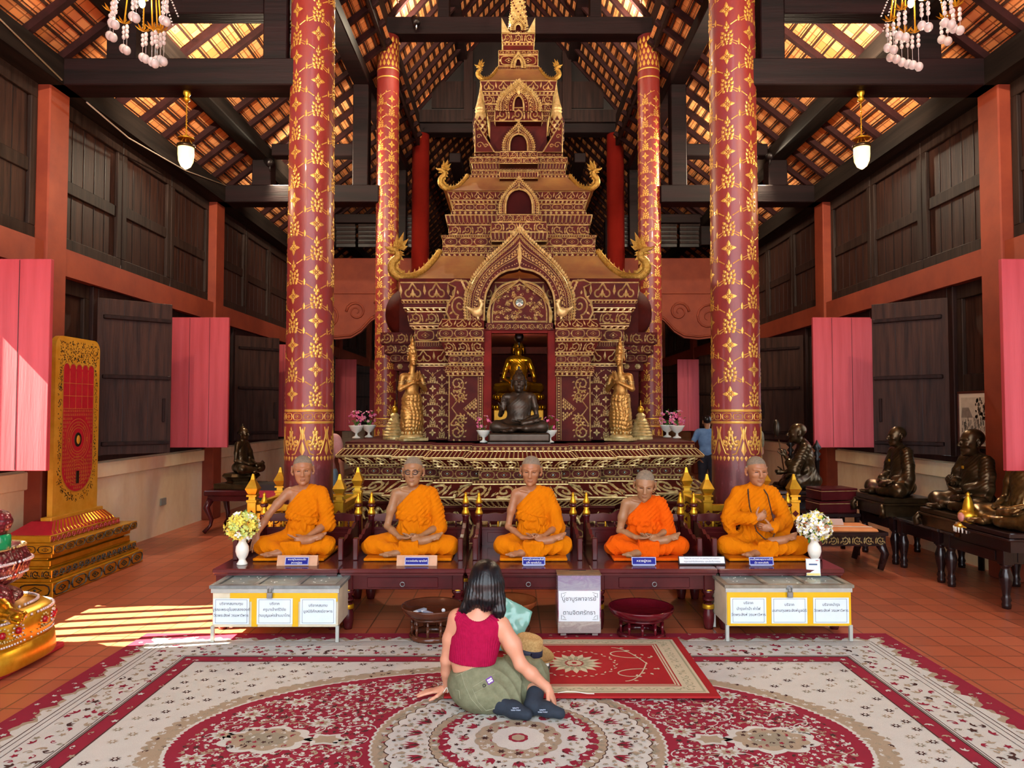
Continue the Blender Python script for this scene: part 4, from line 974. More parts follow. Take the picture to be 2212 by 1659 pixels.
mb = MB(); mb.box(CX-.375, CX+.375, yg-.05, yg+.02, 2.50, 2.58, 0); orn_quad(mb, ((CX-.37,yg-.05,2.505),(CX+.37,yg-.05,2.505),(CX+.37,yg-.05,2.575),(CX-.37,yg-.05,2.575)), o_scroll); KB(mb, 'lintel')
arch('tympanum', CX, yg-.04, 2.58, .33, .47, .36, .50, .06, fill='scroll')
arch('great_arch', CX, yg-.10, 2.60, .385, .58, .58, 1.03, .16)
for s in (-1, 1):       # wing volutes ending the arch
    mb = MB(); orn = Orn(); P_ = [(.46,.0),(.50,.18),(.53,.36),(.60,.43),(.72,.44),(.80,.40),(.72,.36),(.74,.26),(.80,.18),(.82,.08),(.78,.0)]
    pts = [(CX+s*a, 2.62+b_) for a, b_ in P_]; mb.prism(pts if s > 0 else pts[::-1], yg-.06, yg+.02, 0)
    orn.rib([(s*a, b_) for a, b_ in P_], .022, .016)
    pts = [(s*(.67+.10*(1-t)*cos(-1.5+t*11)), .16+.12*(1-t)*sin(-1.5+t*11)) for t in np.linspace(0, .95, 26)]; orn.rib(pts, .018, .013)
    for k in range(9): a = k*.7; orn.leaf(s*(.67+.1*cos(a)), .16+.12*sin(a), a if s > 0 else pi-a, .05, .025, .01)
    for k in range(5): orn.leaf(s*(.57+.015*k), .25+.035*k, pi/2-s*.4, .07, .03, .01)
    V = np.array(orn.v); mb.add(np.stack([CX+V[:,0], yg-.06-V[:,2]-.001, 2.62+V[:,1]], 1), orn.f, 1); KB(mb, 'arch_wing')
def bird(s):
    S = SDF(); S.ell((0,0,.07), (.06,.04,.055), .02); S.chain([(-.03,-.01,.1),(-.05,-.015,.16),(-.03,-.015,.2)], [.025,.017,.017], .02); S.cone((-.03,-.015,.205), (-.075,-.015,.195), .014, .005, .01); S.cone((.0,0,.05), (-.01,-.01,.0), .012, .012, .01); S.cone((.04,0,.08), (.12,.0,.13), .03, .01, .02); S.cone((-.02,-.01,.22), (.0,-.01,.25), .008, .003, .01); return S
bo = sdobj('arch_bird', bird(1), M['gold'], KU, .006); bo.location = (.47, yg-.12-CYC, 2.62)
b2 = bo.copy(); COL.objects.link(b2); b2.scale = (-1,1,1); b2.location = (-.47, yg-.12-CYC, 2.62)
# ---- upper tiers
def tier(name, rows, side=1):
    mb = MB()
    for (w0, z0, w1, z1, kd) in rows: band_front(mb, w0, CYC-w0, z0, w1, CYC-w1, z1, kd, lines=kd is not None, side=side)
    return mb, name
def roof(w0, z0, w1, z1, n=6):
    mb = MB(); R_ = []
    for i in range(n+1):
        t = i/n; R_.append((w0+(w1-w0)*t-.06*sin(pi*t)*(w0-w1)*1.5, z0+(z1-z0)*t**1.15))
    for (a, za), (b_, zb) in zip(R_, R_[1:]): band_front(mb, a, CYC-a, za, b_, CYC-b_, zb, None, lines=False)
    mb.m = [0]*len(mb.m); mb.s = [False]*len(mb.s); return KB(mb, 'roof_slope', [mat('ochre_roof_plaster', '9a7038', '80502e', 3, .8, 0, .2)])
roof(1.41, 3.11, .97, 3.50)
T_ = lambda y, hw: (lambda w: (w, Q(y, CYC-w)))(hw*CYC/FPX/(1+hw/FPX))
def rows(L):     # [(y px bottom, half px bottom, y top, half top, kind)]
    r_ = []
    for yb, hb, yt, ht, kd in L: w0, z0 = T_(yb, hb); w1, z1 = T_(yt, ht); r_.append((w0, z0, w1, z1, kd))
    return r_
mb, n_ = tier('neck_tier', rows([(556,168,547,170,o_bead),(547,166,532,166,o_scroll),(532,165,512,165,o_loz),(512,168,508,169,o_bead),(508,152,486,152,o_scroll),(486,155,464,160,o_petal)])); KB(mb, n_)
mb, n_ = tier('neck_tier', rows([(464,146,455,146,o_bead),(455,143,440,143,o_loz),(440,144,433,147,o_bead),(433,148,413,156,o_heart)])); KB(mb, n_)
mb = MB()      # projecting middle of that tier with its arch
for yb, hb, yt, ht, kd in ((556,75,545,75,o_bead),(520,60,500,62,o_petal),(500,60,478,60,o_scroll),(478,48,462,48,o_scroll)):
    w0, z0 = hb*8.75/FPX, Q(yb, 8.75); w1, z1 = ht*8.75/FPX, Q(yt, 8.75); band_front(mb, w0, 8.78, z0, w1, 8.78, z1, kd, back=9.3)
KB(mb, 'tier_porch')
arch('gable_arch', CX, 8.76, Q(462, 8.76), .16, .30, .235, .46, .1, fill='dark')
w_, z_ = T_(413, 158); w2, z2 = T_(384, 108); roof(w_+.03, z_, w2, z2)
mb, n_ = tier('crown_tier', rows([(384,108,378,108,o_bead),(378,102,368,102,o_scroll),(368,100,352,103,o_petal),(352,106,340,106,o_scroll),(340,96,328,96,o_loz)])); KB(mb, n_)
mb = MB()
for yb, hb, yt, ht, kd in ((384,42,370,42,o_petal),(352,42,340,42,o_scroll),(340,40,326,40,o_scroll)):
    w0, z0 = hb*9.1/FPX, Q(yb, 9.1); w1, z1 = ht*9.1/FPX, Q(yt, 9.1); band_front(mb, w0, 9.12, z0, w1, 9.12, z1, kd, back=9.5)
KB(mb, 'tier_porch')
mb, n_ = tier('upper_body', rows([(328,62,262,62,None),(262,62,250,66,o_scroll),(250,66,240,70,o_petal),(240,72,225,74,o_scroll),(225,74,205,76,o_scroll),(205,76,198,78,o_bead),(198,79,174,84,o_heart)])); KB(mb, n_)
arch('gable_arch', CX, 9.28, Q(326, 9.28), .115, .22, .2, .38, .1, fill='dark')
mb = MB(); band_front(mb, .3, 9.36, Q(262, 9.36), .3, 9.36, Q(232, 9.36), o_scroll, back=9.6); KB(mb, 'tier_porch')
arch('gable_arch', CX, 9.33, Q(240, 9.33), .065, .2, .26, .40, .1, fill='dark')
# corner spirelets and triangular acroteria
for s in (-1, 1):
    mb = MB(); x = CX+s*.50; y = 9.42; z0 = Q(330, y)
    mb.lathe([(.055,z0),(.085,z0+.12),(.09,z0+.35),(.065,z0+.5),(.06,z0+.52),(.07,z0+.54),(.06,z0+.56),(.068,z0+.58),(.045,z0+.66),(.015,z0+.8),(.002,z0+.9)], (x, y, 0), 12, 1, sm=False)
    for r_ in range(7):
        for k in range(8): a = k*pi/4+r_*.39; zz = z0+.1+r_*.05; mb.add([(x+.095*cos(a-.3),y+.095*sin(a-.3),zz),(x+.095*cos(a+.3),y+.095*sin(a+.3),zz),(x+.105*cos(a),y+.105*sin(a),zz+.05)], [(0,1,2)], 0)
    KB(mb, 'corner_spirelet')
    mb = MB(); xa, xb = CX+s*.56, CX+s*.31; z0 = Q(330, 9.3); z1 = Q(262, 9.3)
    tri = [(xa, z0), (xb, z0), (xa+s*.0, z1)]; mb.prism(tri if s < 0 else tri[::-1], 9.28, 9.33, 0)
    orn = Orn(); orn.rib([(xa, z0), (xb, z0), (xa, z1)], .022, .012, True)
    for a, b_, r_ in ((.25,.22,.05), (.55,.2,.03), (.2,.5,.035), (.15,.72,.02)):
        cx_, cz_ = xa+(xb-xa)*a, z0+(z1-z0)*b_; orn.rib([(cx_+r_*(1-t)*cos(t*8), cz_+r_*(1-t)*sin(t*8)) for t in np.linspace(0, .9, 12)], .011, .008)
    V = np.array(orn.v); mb.add(np.stack([V[:,0], 9.28-V[:,2]-.001, V[:,1]], 1), orn.f, 1); KB(mb, 'corner_acroterion')
w_, z_ = T_(174, 84); w2, z2 = T_(151, 46); roof(w_, z_, w2, z2)
mb, n_ = tier('crown_tier', rows([(151,45,143,45,o_petal),(143,42,118,42,o_loz),(118,43,109,43,o_scroll),(109,33,98,33,None),(98,33,92,33,o_bead),(92,33,72,36,o_scroll),(72,28,62,22,o_scroll)])); KB(mb, n_)
arch('gable_arch', CX, 9.6, Q(147, 9.6), .045, .13, .095, .22, .06, fill='dark'); arch('gable_arch', CX, 9.7, Q(66, 9.7), .045, .09, .1, .19, .06, fill='dark')
for s in (-1, 1):
    mb = MB(); xa, xb = CX+s*.225, CX+s*.12; z0 = Q(72, 9.65); tri = [(xa, z0), (xb, z0), (xa, z0+.2)]; mb.prism(tri if s < 0 else tri[::-1], 9.62, 9.66, 1); KB(mb, 'corner_acroterion')
mb = MB(); z0 = Q(64, 9.8)
mb.lathe([(.13,z0),(.14,z0+.1),(.12,z0+.22),(.09,z0+.4),(.085,z0+.55),(.1,z0+.6),(.07,z0+.64),(.08,z0+.7),(.05,z0+.8),(.06,z0+.86),(.03,z0+1.0),(.008,z0+1.35)], (CX, CYC, 0), 16, 1, sm=False)
for r_ in range(10):
    for k in range(12):
        a = k*pi/6+r_*.26; zz = z0+.04+r_*.05; R_ = .142-.006*r_; mb.ball((CX+R_*cos(a), CYC+R_*sin(a), zz), .012, 0 if (k+r_)%2 else 1, 6, 4)
KB(mb, 'spire')
# nagas on the roof corners
def naga(w, yf, zc, wt, yt, zt, k=1.0):
    """serpent running down a hip and rearing at the corner"""
    for s in (-1, 1):
        mb = MB(); X = lambda a: CX+s*a
        pts = [(X(wt), yt, zt+.05*k), (X(wt*.75+w*.25), yt*.75+yf*.25, zt*.62+zc*.38+.04*k), (X(wt*.4+w*.6), yt*.4+yf*.6, zt*.25+zc*.75+.02*k), (X(w), yf, zc+.05*k), (X(w+.07*k), yf-.04*k, zc+.06*k), (X(w+.13*k), yf-.06*k, zc+.13*k), (X(w+.12*k), yf-.06*k, zc+.22*k), (X(w+.065*k), yf-.06*k, zc+.28*k), (X(w+.07*k), yf-.06*k, zc+.34*k)]
        P_ = np.array(pts); t = np.linspace(0, len(pts)-1, 44); q = []
        for u in t:      # Catmull-Rom
            i = min(int(u), len(pts)-2); f = u-i; p0, p1, p2, p3 = P_[max(i-1,0)], P_[i], P_[i+1], P_[min(i+2, len(pts)-1)]
            q.append(.5*((2*p1)+(-p0+p2)*f+(2*p0-5*p1+4*p2-p3)*f*f+(-p0+3*p1-3*p2+p3)*f**3))
        r_ = np.interp(t, [0, 3, 5, 8], [.034, .050, .055, .042])*k; q = np.array(q)
        mb.tube(q, r_, 10, 0)
        for i in range(1, 43):     # scales and a crest along the back
            d = q[min(i+1, 43)]-q[i-1]; d /= np.linalg.norm(d); up = np.array([0,0,1.])-d*d[2]; 
            if i > 24: up = np.array([-s*1., 0, 0])-d*(-s*d[0])
            up /= np.linalg.norm(up)+1e-9; sd = np.cross(d, up); r0 = r_[i]
            for a in (-2.4,-1.8,-1.2,-.6,.6,1.2,1.8,2.4):
                o_ = up*cos(a)+sd*sin(a); c = q[i]+o_*r0*.97; e = sd*cos(a)-up*sin(a); mb.add([c-e*r0*.24, c+d*r0*.34+o_*.004*k, c+e*r0*.24, c-d*r0*.2], [(0,1,2,3)], 0)
            if i % 2 == 0: c = q[i]+up*r0*.8; mb.add([c-d*r0*.5, c+d*r0*.5, c+up*r0*(1.0)-d*r0*.5, c+sd*.008*k, c-sd*.008*k], [(0,3,2),(3,1,2),(1,4,2),(4,0,2)], 0)
        hd = q[-1]; fx = np.array([s*1., -.3, 0]); fx /= np.linalg.norm(fx); up = np.array([0,0,1.])
        mb.tube([hd, hd+fx*.05*k+up*.03*k, hd+fx*.12*k+up*.035*k, hd+fx*.15*k+up*.06*k], [.045*k,.036*k,.018*k,.006*k], 8, 0); mb.tube([hd, hd+fx*.05*k-up*.015*k, hd+fx*.10*k-up*.02*k], [.035*k,.02*k,.008*k], 8, 0)
        for i, (a, L_) in enumerate(((1.9,.24), (1.55,.2), (2.3,.2), (2.7,.14), (1.2,.12))):
            b0 = hd+up*.02*k; dd = fx*cos(a)+up*sin(a); n_ = np.cross(dd, np.array([fx[1], -fx[0], 0])); pp = fx*(-sin(a))+up*cos(a)
            mb.add([b0-pp*.018*k, b0+dd*L_*.5*k+pp*.03*k, b0+dd*L_*k, b0+dd*L_*.5*k-pp*.03*k, b0+dd*L_*.4*k+np.array([0,-.02*k,0]), b0+dd*L_*.4*k+np.array([0,.02*k,0])], [(0,1,4),(1,2,4),(2,3,4),(3,0,4),(1,0,5),(2,1,5),(3,2,5),(0,3,5)], 0)
        KB(mb, 'roof_naga', [M['goldn']])
M['goldn'] = mat('pale_gold', 'a87c2e', 'd8b558', 40, .36, .7, .8, 110)
naga(1.35, 8.5, 3.11, .97, 8.95, 3.52, .98)
w_, z_ = T_(413, 158); w2, z2 = T_(384, 108); naga(w_-.02, CYC-w_, z_, w2+.02, CYC-w2, z2, .68)
w_, z_ = T_(174, 84); w2, z2 = T_(151, 46); naga(w_-.03, CYC-w_, z_, w2, CYC-w2, z2, .48)
MT = []     # the five low tables with a railed back
ZT = .45; YF, YBK = 5.38, 6.36
M['lip'] = mat('dull_lip', '84503e', '94604c', 40, .5)
M['dark_eye'] = mat('dark_brown_eye', '2a1a14', None, rough=.3)
def leg_prof(h, r=.042): 
    return [(.030,0),(.034,.02),(.040,.06),(.041,.11),(.033,.14),(.034,.17),(.030,.20),(.042,.235),(.041,h-.09),(.034,h-.07),(.030,h-.04),(.045,h-.02),(.045,h)]
def table(cx, label):
    t = thing('low_table', label, 'table', (cx, YF, 0), group=None); hw = .4585; D = YBK-YF
    b = MB(); b.box(-hw, hw, -.02, D, ZT-.035, ZT, b=.008); b.box(-hw+.012, hw-.012, -.005, D-.02, ZT-.05, ZT-.035); b.build('tabletop', M['maroon2'], t)
    b = MB(); b.box(-hw+.03, hw-.03, .03, .055, ZT-.16, ZT-.05, b=.004); b.box(-.26, .26, .022, .032, ZT-.145, ZT-.07, b=.004); b.box(-hw+.03, -hw+.055, .03, D-.03, ZT-.16, ZT-.05); b.box(hw-.055, hw-.03, .03, D-.03, ZT-.16, ZT-.05); b.box(-hw+.03, hw-.03, D-.06, D-.035, ZT-.16, ZT-.05); b.build('apron', M['maroon'], t)
    b = MB(); b.tube([(.016*cos(a), .012, ZT-.118+.016*sin(a)) for a in np.linspace(0, 2*pi, 14)], .003, 6); b.build('ring_pull', M['steel'], t)
    for x in (-hw+.055, hw-.055):
        for y in (.055, D-.06):
            b = MB(); b.box(x-.04, x+.04, y-.04, y+.04, ZT-.165, ZT-.05, b=.005); b.lathe(leg_prof(ZT-.165), (x, y, 0), 20); lg = b.build('leg', M['maroon'], t)
            for z0 in (.148, .262):
                b = MB(); b.lathe([(.030,z0)]+[(r_, z0+q*.005+.001) for q, r_ in enumerate((.040,.043,.040,.044,.040,.043,.038))]+[(.030,z0+.034)], (x, y, 0), 20, cap=False)
                b.build('brass_ring', M['goldb'], lg)
    # railed back
    yb = D-.05
    for x in (-hw+.055, hw-.055):
        b = MB(); b.lathe([(.030,ZT),(.028,ZT+.24),(.034,ZT+.25),(.034,ZT+.26),(.02,ZT+.27)], (x, yb, 0), 16); p = b.build('back_post', M['maroon'], t)
        b = MB(); b.lathe([(.033,ZT+.262),(.033,ZT+.28),(.02,ZT+.31),(.026,ZT+.325)], (x, yb, 0), 16); b.lathe([(.026,ZT+.355),(.032,ZT+.365),(.018,ZT+.40),(.011,ZT+.42),(.015,ZT+.43),(.004,ZT+.45)], (x, yb, 0), 16); b.build('gold_finial', M['goldb'], p)
        b = MB(); b.lathe([(.026,ZT+.325),(.037,ZT+.34),(.026,ZT+.355)], (x, yb, 0), 16); b.build('finial_bead', M['maroon'], p)
        s = -1 if x < 0 else 1
        b = MB(); pr = [(yb-.02, .0), (.30, .0), (.30, .10), (.34, .2), (.40, .235), (.44, .22), (.50, .26), (.56, .25), (.62, .30), (.70, .29), (.78, .34), (yb-.02, .35)]
        b.prism([(y, ZT+z) for y, z in pr[:3]]+[(.33, ZT+.16)]+[(y, ZT+z*.62) for y, z in pr[3:]], x-.013, x+.013, 0, ax='x'); b.box(x-.02, x+.02, .28, .33, ZT, ZT+.17, b=.006); b.build('armrest', M['maroon'], t)
    b = MB(); n = 13; xs = np.linspace(-hw+.06, hw-.06, n); prf = [0,.0,.012,.03,.018,.03,.055,.03,.018,.03,.012,0,0]
    top = [(xs[i], ZT+.265+[0,.0,.01,.0,.035,.06,.095,.06,.035,.0,.01,0,0][i]) for i in range(n)]
    b.prism([(-hw+.06, ZT+.205)]+[(hw-.06, ZT+.205)]+top[::-1], yb-.012, yb+.012); b.box(-hw+.06, hw-.06, yb-.012, yb+.012, ZT+.13, ZT+.155, b=.003); b.box(-hw+.06, hw-.06, yb-.008, yb+.008, ZT, ZT+.13); b.box(-.33, .33, yb-.014, yb-.006, ZT+.025, ZT+.11, b=.003); b.build('backrest', M['maroon'], t)
    for i in range(9):
        x = -.32+i*.08; b = MB(); b.lathe([(.006,ZT+.155),(.011,ZT+.165),(.006,ZT+.175),(.011,ZT+.185),(.006,ZT+.195),(.008,ZT+.205)], (x, yb, 0), 8); b.build('spindle', M['goldb'] if i % 2 else M['maroon'], t)
    return t
TX = [AX+(i-2)*.921+.005 for i in range(5)]
tl = ['low maroon table under the barefoot monk figure leaning on his knee, leftmost of the row', 'low maroon table under the monk figure with black glasses', 'low maroon table in the middle of the row, behind the seated woman', 'low maroon table under the hunched monk figure, behind the red pedestal tray', 'low maroon table under the fully robed monk figure with black beads, rightmost of the row']
for x, l in zip(TX, tl): table(x, l)
# ---- the five wax monks
def monk(i, px, label, o, robe, skin, cover=False, extra=None, y=5.95, rz=0):
    x = P(px, 1150, y)[0]; z0 = ZT+.022
    t = thing('person', label, 'person', (x, y, z0), rz); t.scale = (.83,)*3; o.setdefault('hs', 1.2); o['head'] = tuple(np.array(o['head'])+[0, -.004, .018])
    sk, rb = SDF(), SDF(); hx, R, sh = seated(sk, rb, o)
    if not cover: bareshoulder(rb, o)
    else:
        rb.cone(sh+[0,-.0,.02], hx+R@np.array([0,.005,-.125]), .07, .058, .03); 
    sk.cut(lambda X: -X[..., 2]+.002); rb.cut(lambda X: -X[..., 2])
    mf = head_mfn(hx, R, o.get('hs', 1.0), brow=False)
    body = sdobj('body', sk, [skin, M['stub'], M['dark_eye'], M['lip']], t, .0042, mfn=mf)
    H_ = o.get('H', .6)
    sdobj('robe', rb, [robe], t, .006, fold=fold_fn(o, .016, i+2))
    b = MB(); b.box(-.36*o.get('knee', .33)/.33, .36*o.get('knee', .33)/.33, -.40, .25, -.022, .003, b=.006); b.build('seat_cushion', M['robe'] if i != 3 else M['robe2'], t)
    if extra: extra(t, hx, R, sh)
    return t
def glasses(t, hx, R, sh):
    b = MB()
    for s in (-1, 1):
        pts = [hx+R@np.array([s*.034+.027*cos(a), -.108+.0*abs(cos(a)), .001+.021*sin(a)+.002]) for a in np.linspace(0, 2*pi, 20, endpoint=False)]; b.tube(pts, .0048, 6, closed=True)
        b.tube([hx+R@np.array(q) for q in ((s*.060,-.104,.008), (s*.077,-.06,.008), (s*.082,.01,.01), (s*.083,.025,-.005))], .0026, 6)
    b.tube([hx+R@np.array(q) for q in ((-.009,-.11,.006), (0,-.113,.009), (.009,-.11,.006))], .003, 6); b.build('glasses', M['black'], t)
def beads(t, hx, R, sh):
    b = MB(); pts = [(-.075,-.02,.62), (-.10,-.105,.55), (-.105,-.16,.44), (-.085,-.185,.34), (-.06,-.21,.22), (.0,-.26,.155), (.06,-.27,.15), (.10,-.24,.20), (.105,-.20,.32), (.09,-.16,.45), (.085,-.105,.55), (.06,-.02,.62)]
    P_ = np.array(pts); L = np.concatenate([[0], np.cumsum(np.linalg.norm(np.diff(P_, axis=0), axis=1))]); n = int(L[-1]/.0135)
    for u in np.linspace(0, L[-1], n): b.ball([np.interp(u, L, P_[:, k]) for k in range(3)], .0075, 0, 8, 6)
    b.build('prayer_beads', M['beadw'], t); b = MB()
    for k in range(14): a = k*2*pi/14; b.ball((.085+.03*cos(a)*.5, -.19+.035*sin(a), .245+.03*cos(a)), .0075, 0, 8, 6)
    b.build('wrist_beads', M['beadw'], t)
M['beadw'] = mat('dark_wood_bead', '2a160f', '3d2216', 20, .3)
lap = dict(R=dict(e=(-.235,-.03,.235), w=(-.10,-.225,.165), d=(.95,-.25,-.05), n=(.1,.1,1), t=-1, c=.22), L=dict(e=(.235,-.03,.235), w=(.10,-.22,.175), d=(-.95,-.25,-.02), n=(-.1,.1,1), t=1, c=.22, sl=1.0))
monk(0, 650, 'person: bare-shouldered wax monk in saffron robe, right hand reaching down over his knee', dict(H=.62, knee=.30, lean=(.03,.0), head=(0,-.06,.195), hr=(.25,.12,-.03),
     R=dict(e=(-.285,-.09,.36), w=(-.345,-.225,.20), d=(-.15,-.35,-.93), n=(.1,.85,-.3), t=-1, c=.12), L=dict(e=(.27,-.05,.27), w=(.12,-.24,.165), d=(-.93,-.35,.02), n=(0,.1,1), t=1, c=.2, sl=1.0)), M['robe'], M['skin'])
monk(1, 893, 'person: wax monk wearing black glasses, saffron robe, hands folded in his lap', dict(H=.615, knee=.37, wd=1.05, head=(0,-.045,.185), hr=(0,.05,0), hs=1.22, **{k: (dict(lap[k], e=(lap[k]['e'][0]*1.06, -.03, .24))) for k in 'RL'}), M['robe'], M['skin2'], extra=glasses)
monk(2, 1150, 'person: thin wax monk with lowered brow, saffron robe, in the centre of the row', dict(H=.61, knee=.285, wd=.95, lean=(-.01,.0), head=(-.005,-.07,.20), hr=(-.1,.18,.04), arm=.9, **{k: dict(lap[k], e=(lap[k]['e'][0]*1.0, -.03, .235)) for k in 'RL'}), M['robe'], M['skin'])
monk(3, 1388, 'person: small hunched wax monk in bright orange robe with head bent forward', dict(H=.525, knee=.31, wd=1.0, lean=(-.005,-.06), head=(.0,-.11,.155), hr=(-.18,.30,.05), **{k: dict(lap[k], e=(lap[k]['e'][0]*.98, -.06, .2)) for k in 'RL'}), M['robe2'], M['skin2'])
monk(4, 1632, 'person: wax monk fully wrapped in orange robe with eyes closed and long dark beads', dict(H=.62, knee=.345, wd=1.0, head=(0,-.05,.185), hr=(.05,.14,0), nose=.97,
     R=dict(e=(-.27,-.06,.33), w=(-.07,-.235,.335), d=(.8,-.1,.5), n=(.3,.9,.1), t=1, c=.75, sl=1.85), L=dict(e=(.265,-.05,.30), w=(.08,-.235,.25), d=(-.97,-.1,.12), n=(0,1,.1), t=-1, c=.7, sl=1.85)), M['robe'], M['skin'], cover=True, extra=beads)
def t_pile(name, c1, c2):
    t = NT(name); n = t.noise(9, 4); n2 = t.noise(300, 2); t.set(color=t.mix(t.math('MULTIPLY', n2, .5), t.mix(n, H(c1), H(c2)), H('5a4a3a')), rough=.95, spec=.05); t.bump(n2, .4, .004); return t.m
RM = [t_pile('crimson_pile', '8e1236', '9e1a3e'), t_pile('cream_pile', 'cfd0c9', 'dee0d9'), t_pile('tan_pile', 'a89880', 'b8a890'), t_pile('dark_pile', '3a2a2c', '4a2226'), t_pile('olive_pile', '96907c', 'a6a08c')]
class Rug:
    def __init__(s): s.mb = MB(); s.ly = 0
    def z(s, L): return .009+.0007*L
    def poly(s, pts, L, m, c=None):
        n = len(pts); c = c or (sum(p[0] for p in pts)/n, sum(p[1] for p in pts)/n)
        s.mb.add([(p[0], p[1], s.z(L)) for p in pts]+[(c[0], c[1], s.z(L))], [(i, (i+1)%n, n) for i in range(n)], m)
    def ring(s, x, y, w, L, m):   # rectangle ring, half sizes x,y, width w
        z = s.z(L); V = [(a*x, b*y, z) for a, b in ((-1,-1),(1,-1),(1,1),(-1,1))]+[(a*(x-w), b*(y-w), z) for a, b in ((-1,-1),(1,-1),(1,1),(-1,1))]
        s.mb.add(V, [(i, (i+1)%4, 4+(i+1)%4, 4+i) for i in range(4)], m)
    def orn(s, o, L, m): s.ly += 1; V = o.arr().copy(); s.mb.add(np.stack([V[:,0], V[:,1], V[:,2]+s.z(L)+(s.ly%28)*1.5e-5], 1), o.f, m)
    def star(s, x, y, r1, r2, n, L, m, rot=0, sx=1, sy=1): s.poly([(x+sx*(r1 if i % 2 == 0 else r2)*cos(rot+pi*i/n), y+sy*(r1 if i % 2 == 0 else r2)*sin(rot+pi*i/n)) for i in range(2*n)], L, m, (x, y))
    def blob(s, x, y, sz, L, m, r_):     # leaf sprig / palmette
        o = Orn(); k = r_.random(); a = r_.uniform(0, 6.28)
        if k < .45:
            for i in range(3): o.leaf(x, y, a+(i-1)*.8, sz*r_.uniform(.7, 1.1), sz*.42, 0)
        elif k < .7:
            for i in range(5): o.leaf(x, y, a+i*1.2566, sz*.62, sz*.4, 0)
        else: o.rib([(x+sz*.6*cos(a+u*.5)*(1-u*.06), y+sz*.6*sin(a+u*.5)*(1-u*.06)) for u in range(7)], sz*.16, 0); o.leaf(x, y, a, sz*.8, sz*.4, 0)
        s.orn(o, L, m)
def scatter(n, x0, x1, y0, y1, ok, dmin, r_):
    g = {}; out = []
    for _ in range(n):
        x, y = r_.uniform(x0, x1), r_.uniform(y0, y1)
        if not ok(x, y): continue
        i, j = int(x//dmin), int(y//dmin)
        if any((x-p)**2+(y-q)**2 < dmin*dmin for a in (-1,0,1) for b in (-1,0,1) for p, q in g.get((i+a, j+b), ())): continue
        g.setdefault((i, j), []).append((x, y)); out.append((x, y))
    return out
Orn.step = 3e-5
r_ = random.Random(11); HX, HY = 2.64, 1.70; R = Rug(); R.mb.box(-HX, HX, -HY, HY, .0, .009, 0)
def scal(x, y, n, a):       # scalloped rectangle
    pts = []; per = [(-x,-y,x,-y),(x,-y,x,y),(x,y,-x,y),(-x,y,-x,-y)]
    for k, (x0,y0,x1,y1) in enumerate(per):
        L = math.hypot(x1-x0, y1-y0); m = max(8, int(L/.028)); nx, ny = (y0-y1)/L, (x1-x0)/L
        for i in range(m): t = i/m; d = a*abs(sin(t*L/n*pi))+.3*a*sin(t*L*70); d *= min(1, t*m/4, (m-i)/4); pts.append((x0+(x1-x0)*t+nx*d, y0+(y1-y0)*t+ny*d))
    return pts
for q_, L_, m_ in ((.09, 1, 2), (.115, 2, 1)):
    pp = scal(HX-q_, HY-q_, .21, .055); R.mb.add([(a, b_, R.z(L_)) for a, b_ in pp], [tuple(range(len(pp)))], m_)
for ins, w, m in ((.195,.006,3), (.225,.005,3), (.232,.03,1), (.265,.004,3), (.475,.005,3), (.49,.006,3)): R.ring(HX-ins, HY-ins, w, 3, m)
for x, y in scatter(5200, -HX, HX, -HY, HY, lambda x, y: .10 < min(HX-abs(x), HY-abs(y)) < .19, .042, r_): R.blob(x, y, .03, 4, r_.choice((2, 2, 1, 4)), r_)
for x, y in scatter(3000, -HX, HX, -HY, HY, lambda x, y: .015 < min(HX-abs(x), HY-abs(y)) < .10, .06, r_): R.blob(x, y, .026, 1, r_.choice((1, 2)), r_)
for x, y in scatter(20000, -HX, HX, -HY, HY, lambda x, y: .285 < min(HX-abs(x), HY-abs(y)) < .465, .046, r_): R.blob(x, y, r_.uniform(.03, .048), 4, r_.choice((0, 2, 3, 0, 2, 4)), r_)
R.ring(HX-.5, HY-.5, .10, 3, 0); R.ring(HX-.5, HY-.5, .008, 4, 3); R.ring(HX-.592, HY-.592, .008, 4, 3)
for x, y in scatter(4000, -HX, HX, -HY, HY, lambda x, y: .52 < min(HX-abs(x), HY-abs(y)) < .585, .05, r_): R.blob(x, y, .032, 5, r_.choice((1, 2)), r_)
el = lambda a, b, n, am, ph=0: [(a*cos(t)*(1+am*abs(sin(n*t/2+ph))), b*sin(t)*(1+am*abs(sin(n*t/2+ph)))) for t in np.linspace(0, 2*pi, 361)[:-1]]
inE = lambda x, y, a, b: (x/a)**2+(y/b)**2 < 1
for x, y in scatter(6000, -2.0, 2.0, -1.08, 1.08, lambda x, y: not inE(x, y, 1.86, 1.12), .085, r_):
    m = r_.choice((3, 2, 4, 3)); R.star(x, y, .026, .012, 8, 4, m, sx=1.2); R.star(x, y, .009, .008, 5, 5, 1)
    R.blob(x+.05, y+.03, .02, 4, 2, r_)
R.poly(el(1.76, 1.03, 120, .016), 3, 2, (0, 0)); R.poly(el(1.66, .95, 170, .012), 5, 1, (0, 0)); R.poly(el(1.64, .935, 170, .012), 6, 0, (0, 0))
for x, y in scatter(9000, -1.85, 1.85, -1.1, 1.1, lambda x, y: inE(x, y, 1.79, 1.06) and not inE(x, y, 1.68, .965), .036, r_): R.blob(x, y, .026, 4, r_.choice((1, 4, 4, 3, 1)), r_)
MR = .72
for x, y in scatter(4000, -1.6, 1.6, -.9, .9, lambda x, y: inE(x, y, 1.52, .84) and x*x+y*y > .6, .085, r_):
    o = Orn(); a = r_.uniform(0, 6.28); q = r_.uniform(.04, .08); o.rib([(x+q*cos(a+u*.45), y+q*sin(a+u*.45)*(1-u*.07)) for u in range(8)], .006, 0); R.orn(o, 7, r_.choice((1, 2)))
